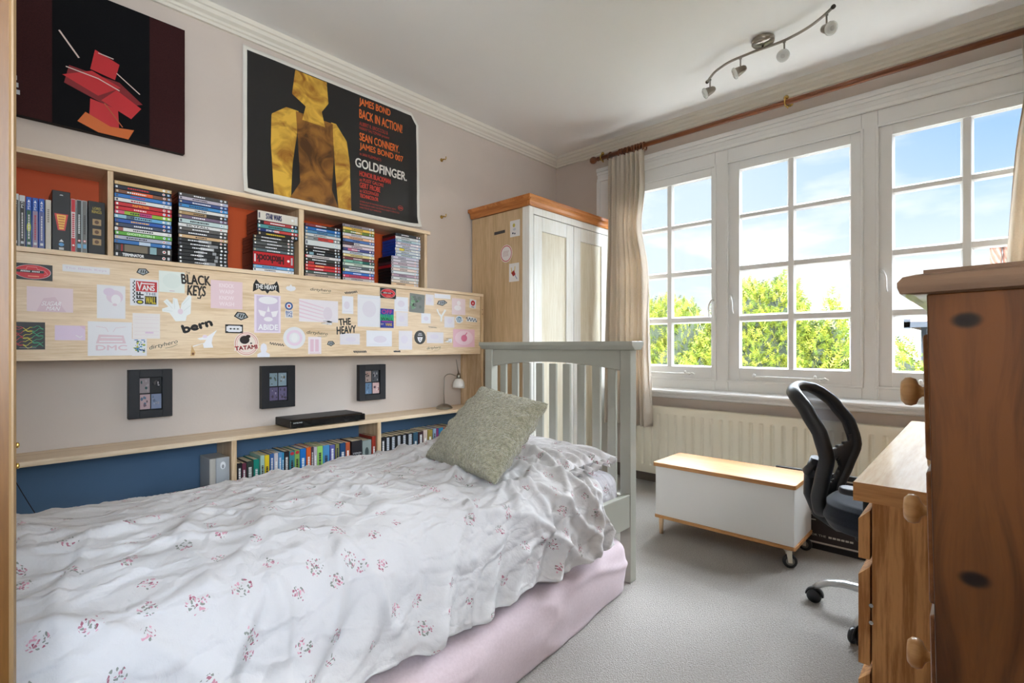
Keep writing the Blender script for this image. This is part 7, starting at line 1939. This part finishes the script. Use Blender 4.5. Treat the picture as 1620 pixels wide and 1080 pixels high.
# ================================================================ DESK
M_desk_x = wood('oak_desk_top', (228, 200, 160), (206, 172, 128), 'y', 22, 1.6, 0.22, coat=0.25)
M_desk_side = wood('oak_desk_side', (214, 160, 100), (168, 114, 62), 'z', 34, 5.0, 0.45, contrast=1.5)
M_desk_edge = wood('oak_desk_edge', (208, 156, 98), (178, 124, 70), 'x', 26, 2.0, 0.4)
M_inner = flat((40, 32, 26), 0.8)
dk = thing('desk', 'oak veneer desk with thick top and drawer pedestal at the right wall', 'desk', (2.85, -1.6, 0.0))
MB().box(2.4945, 3.225, -2.187, -1.037, 0.681, 0.7200).build('desktop', M_desk_x, dk, bevel=0.0012)
MB().box(2.4940, 3.2255, -2.1885, -2.187, 0.6815, 0.7195).build('edge_strip', M_desk_edge, dk)
MB().box(2.525, 3.215, -2.180, -2.160, 0.004, 0.681).build('side_panel', M_desk_side, dk, bevel=0.001)
MB().box(2.525, 3.215, -1.775, -1.757, 0.004, 0.681).build('inner_panel', M_desk_side, dk, bevel=0.001)
MB().box(2.56, 3.20, -1.075, -1.055, 0.004, 0.681).build('end_panel', M_desk_side, dk, bevel=0.001)
MB().box(3.18, 3.20, -1.757, -1.075, 0.36, 0.681).build('modesty_panel', M_desk_side, dk, bevel=0.001)
for (z0, z1) in ((0.562, 0.663), (0.345, 0.548), (0.06, 0.330)):
    b = MB()
    # front with a slanted top edge for the fingers
    b.prism([(2.5015, z0), (2.5215, z0), (2.5215, z1), (2.5015, z1 - 0.020)], 'y', -2.179, -1.760)
    dr = b.build('drawer', M_desk_side, dk, bevel=0.0008)
    b = MB().box(2.524, 3.10, -2.150, -2.138, z0 + 0.01, z1 - 0.03).box(2.524, 3.10, -1.795, -1.783, z0 + 0.01, z1 - 0.03).box(2.524, 3.10, -2.138, -1.795, z0 + 0.01, z0 + 0.018)
    b.build('drawer_box', flat((222, 218, 208), 0.5), dr)
for z in (0.47, 0.435): MB().lathe([(0.004, 0), (0.004, 0.002)], (2.5235, -2.1792, z), (0, -1, 0), 10).build('screw', M_chrome, dk)

# ================================================================ CHEST OF DRAWERS
kn = [(2.675 - 2.95, -2.783 + 2.5, 1.027, 0.0125), (2.676 - 2.95, -2.783 + 2.5, 0.781, 0.0125), (2.80 - 2.95, -2.783 + 2.5, 0.90, 0.008), (2.86 - 2.95, -2.783 + 2.5, 0.62, 0.010)]
M_chest = wood('chest_pine', (94, 54, 23), (60, 31, 11), 'z', 14, 2.6, 0.33, knots=kn, coat=0.15, contrast=1.1)
M_chest_top = wood('chest_pine_top', (108, 82, 62), (84, 62, 46), 'x', 14, 1.4, 0.3, coat=0.2)
M_knob = wood('pine_knob', (216, 172, 116), (190, 142, 86), 'x', 20, 2.0, 0.3, coat=0.25)
M_draw = wood('drawer_pine', (150, 98, 56), (120, 74, 38), 'y', 14, 1.4, 0.35)
cd = thing('chest_of_drawers', 'tall orange pine chest of drawers with round knobs, nearest at the right', 'chest of drawers', (0, 0, 0))
def cb_(x0, x1, y0, y1, z0, z1): return MB().box(x0 - 2.95, x1 - 2.95, y0 + 2.5, y1 + 2.5, z0, z1)
cb_(2.646, 3.20, -2.783, -2.763, 0.0, 1.054).build('side_panel', M_chest, cd, world=False, bevel=0.0012)
cb_(2.646, 3.20, -2.230, -2.210, 0.0, 1.054).build('side_panel', M_chest, cd, world=False, bevel=0.0012)
cb_(3.185, 3.20, -2.763, -2.230, 0.05, 1.054).build('back_panel', M_chest, cd, world=False)
# moulded top
b = MB()
pz = [(0.0, 1.054), (0.010, 1.0545), (0.0205, 1.056), (0.0225, 1.062), (0.0225, 1.067), (0.018, 1.0725), (0.008, 1.0745), (0.002, 1.0750), (0.002, 1.0785)]
loops = []
for (o_, z) in pz:
    oy = min(o_, 0.0225) * 0.35
    loops.append([(2.646 - 2.95 - o_, -2.783 + 2.5 - oy, z), (3.20 - 2.95, -2.783 + 2.5 - oy, z), (3.20 - 2.95, -2.210 + 2.5 + oy, z), (2.646 - 2.95 - o_, -2.210 + 2.5 + oy, z)])
for L_ in loops: b.v += L_
for j in range(len(loops) - 1):
    for i in range(4): k = (i + 1) % 4; b.f.append((j * 4 + i, j * 4 + k, j * 4 + 4 + k, j * 4 + 4 + i)); b.m.append(0); b.s.append(False)
b.f.append((3, 2, 1, 0)); b.f.append(tuple((len(loops) - 1) * 4 + i for i in range(4))); b.m += [0, 0]; b.s += [False, False]
b.build('top_board', M_chest_top, cd, world=False)
for (z0, z1, zk) in ((0.885, 1.015, 0.949), (0.738, 0.874, 0.809), (0.553, 0.727, 0.638), (0.352, 0.542, 0.447), (0.130, 0.341, 0.236)):
    dr = cb_(2.6405, 2.655, -2.760, -2.233, z0, z1).build('drawer', M_draw, cd, world=False, bevel=0.003)
    for y in (-2.664, -2.310):
        MB().lathe([(0.0065, 0.0), (0.0072, 0.003), (0.0055, 0.0075), (0.0085, 0.011), (0.0150, 0.0135), (0.0172, 0.0185), (0.0165, 0.0235), (0.0120, 0.0275), (0.0, 0.0285)], (2.6405 - 2.95, y + 2.5, zk), (-1, 0, 0), 32).build('knob', M_knob, dr, world=False)
b = MB()
for z in (0.874, 0.727, 0.542, 0.341, 0.118, 1.015):
    b.box(2.647 - 2.95, 2.70 - 2.95, -2.763 + 2.5, -2.230 + 2.5, z, z + 0.011)
b.box(2.647 - 2.95, 2.66 - 2.95, -2.763 + 2.5, -2.230 + 2.5, 0.0, 0.118)
b.build('front_rails', M_chest, cd, world=False, bevel=0.001)
cd.location = (2.973, -2.5, 0.003); cd.rotation_euler = (0, -0.019, 0)
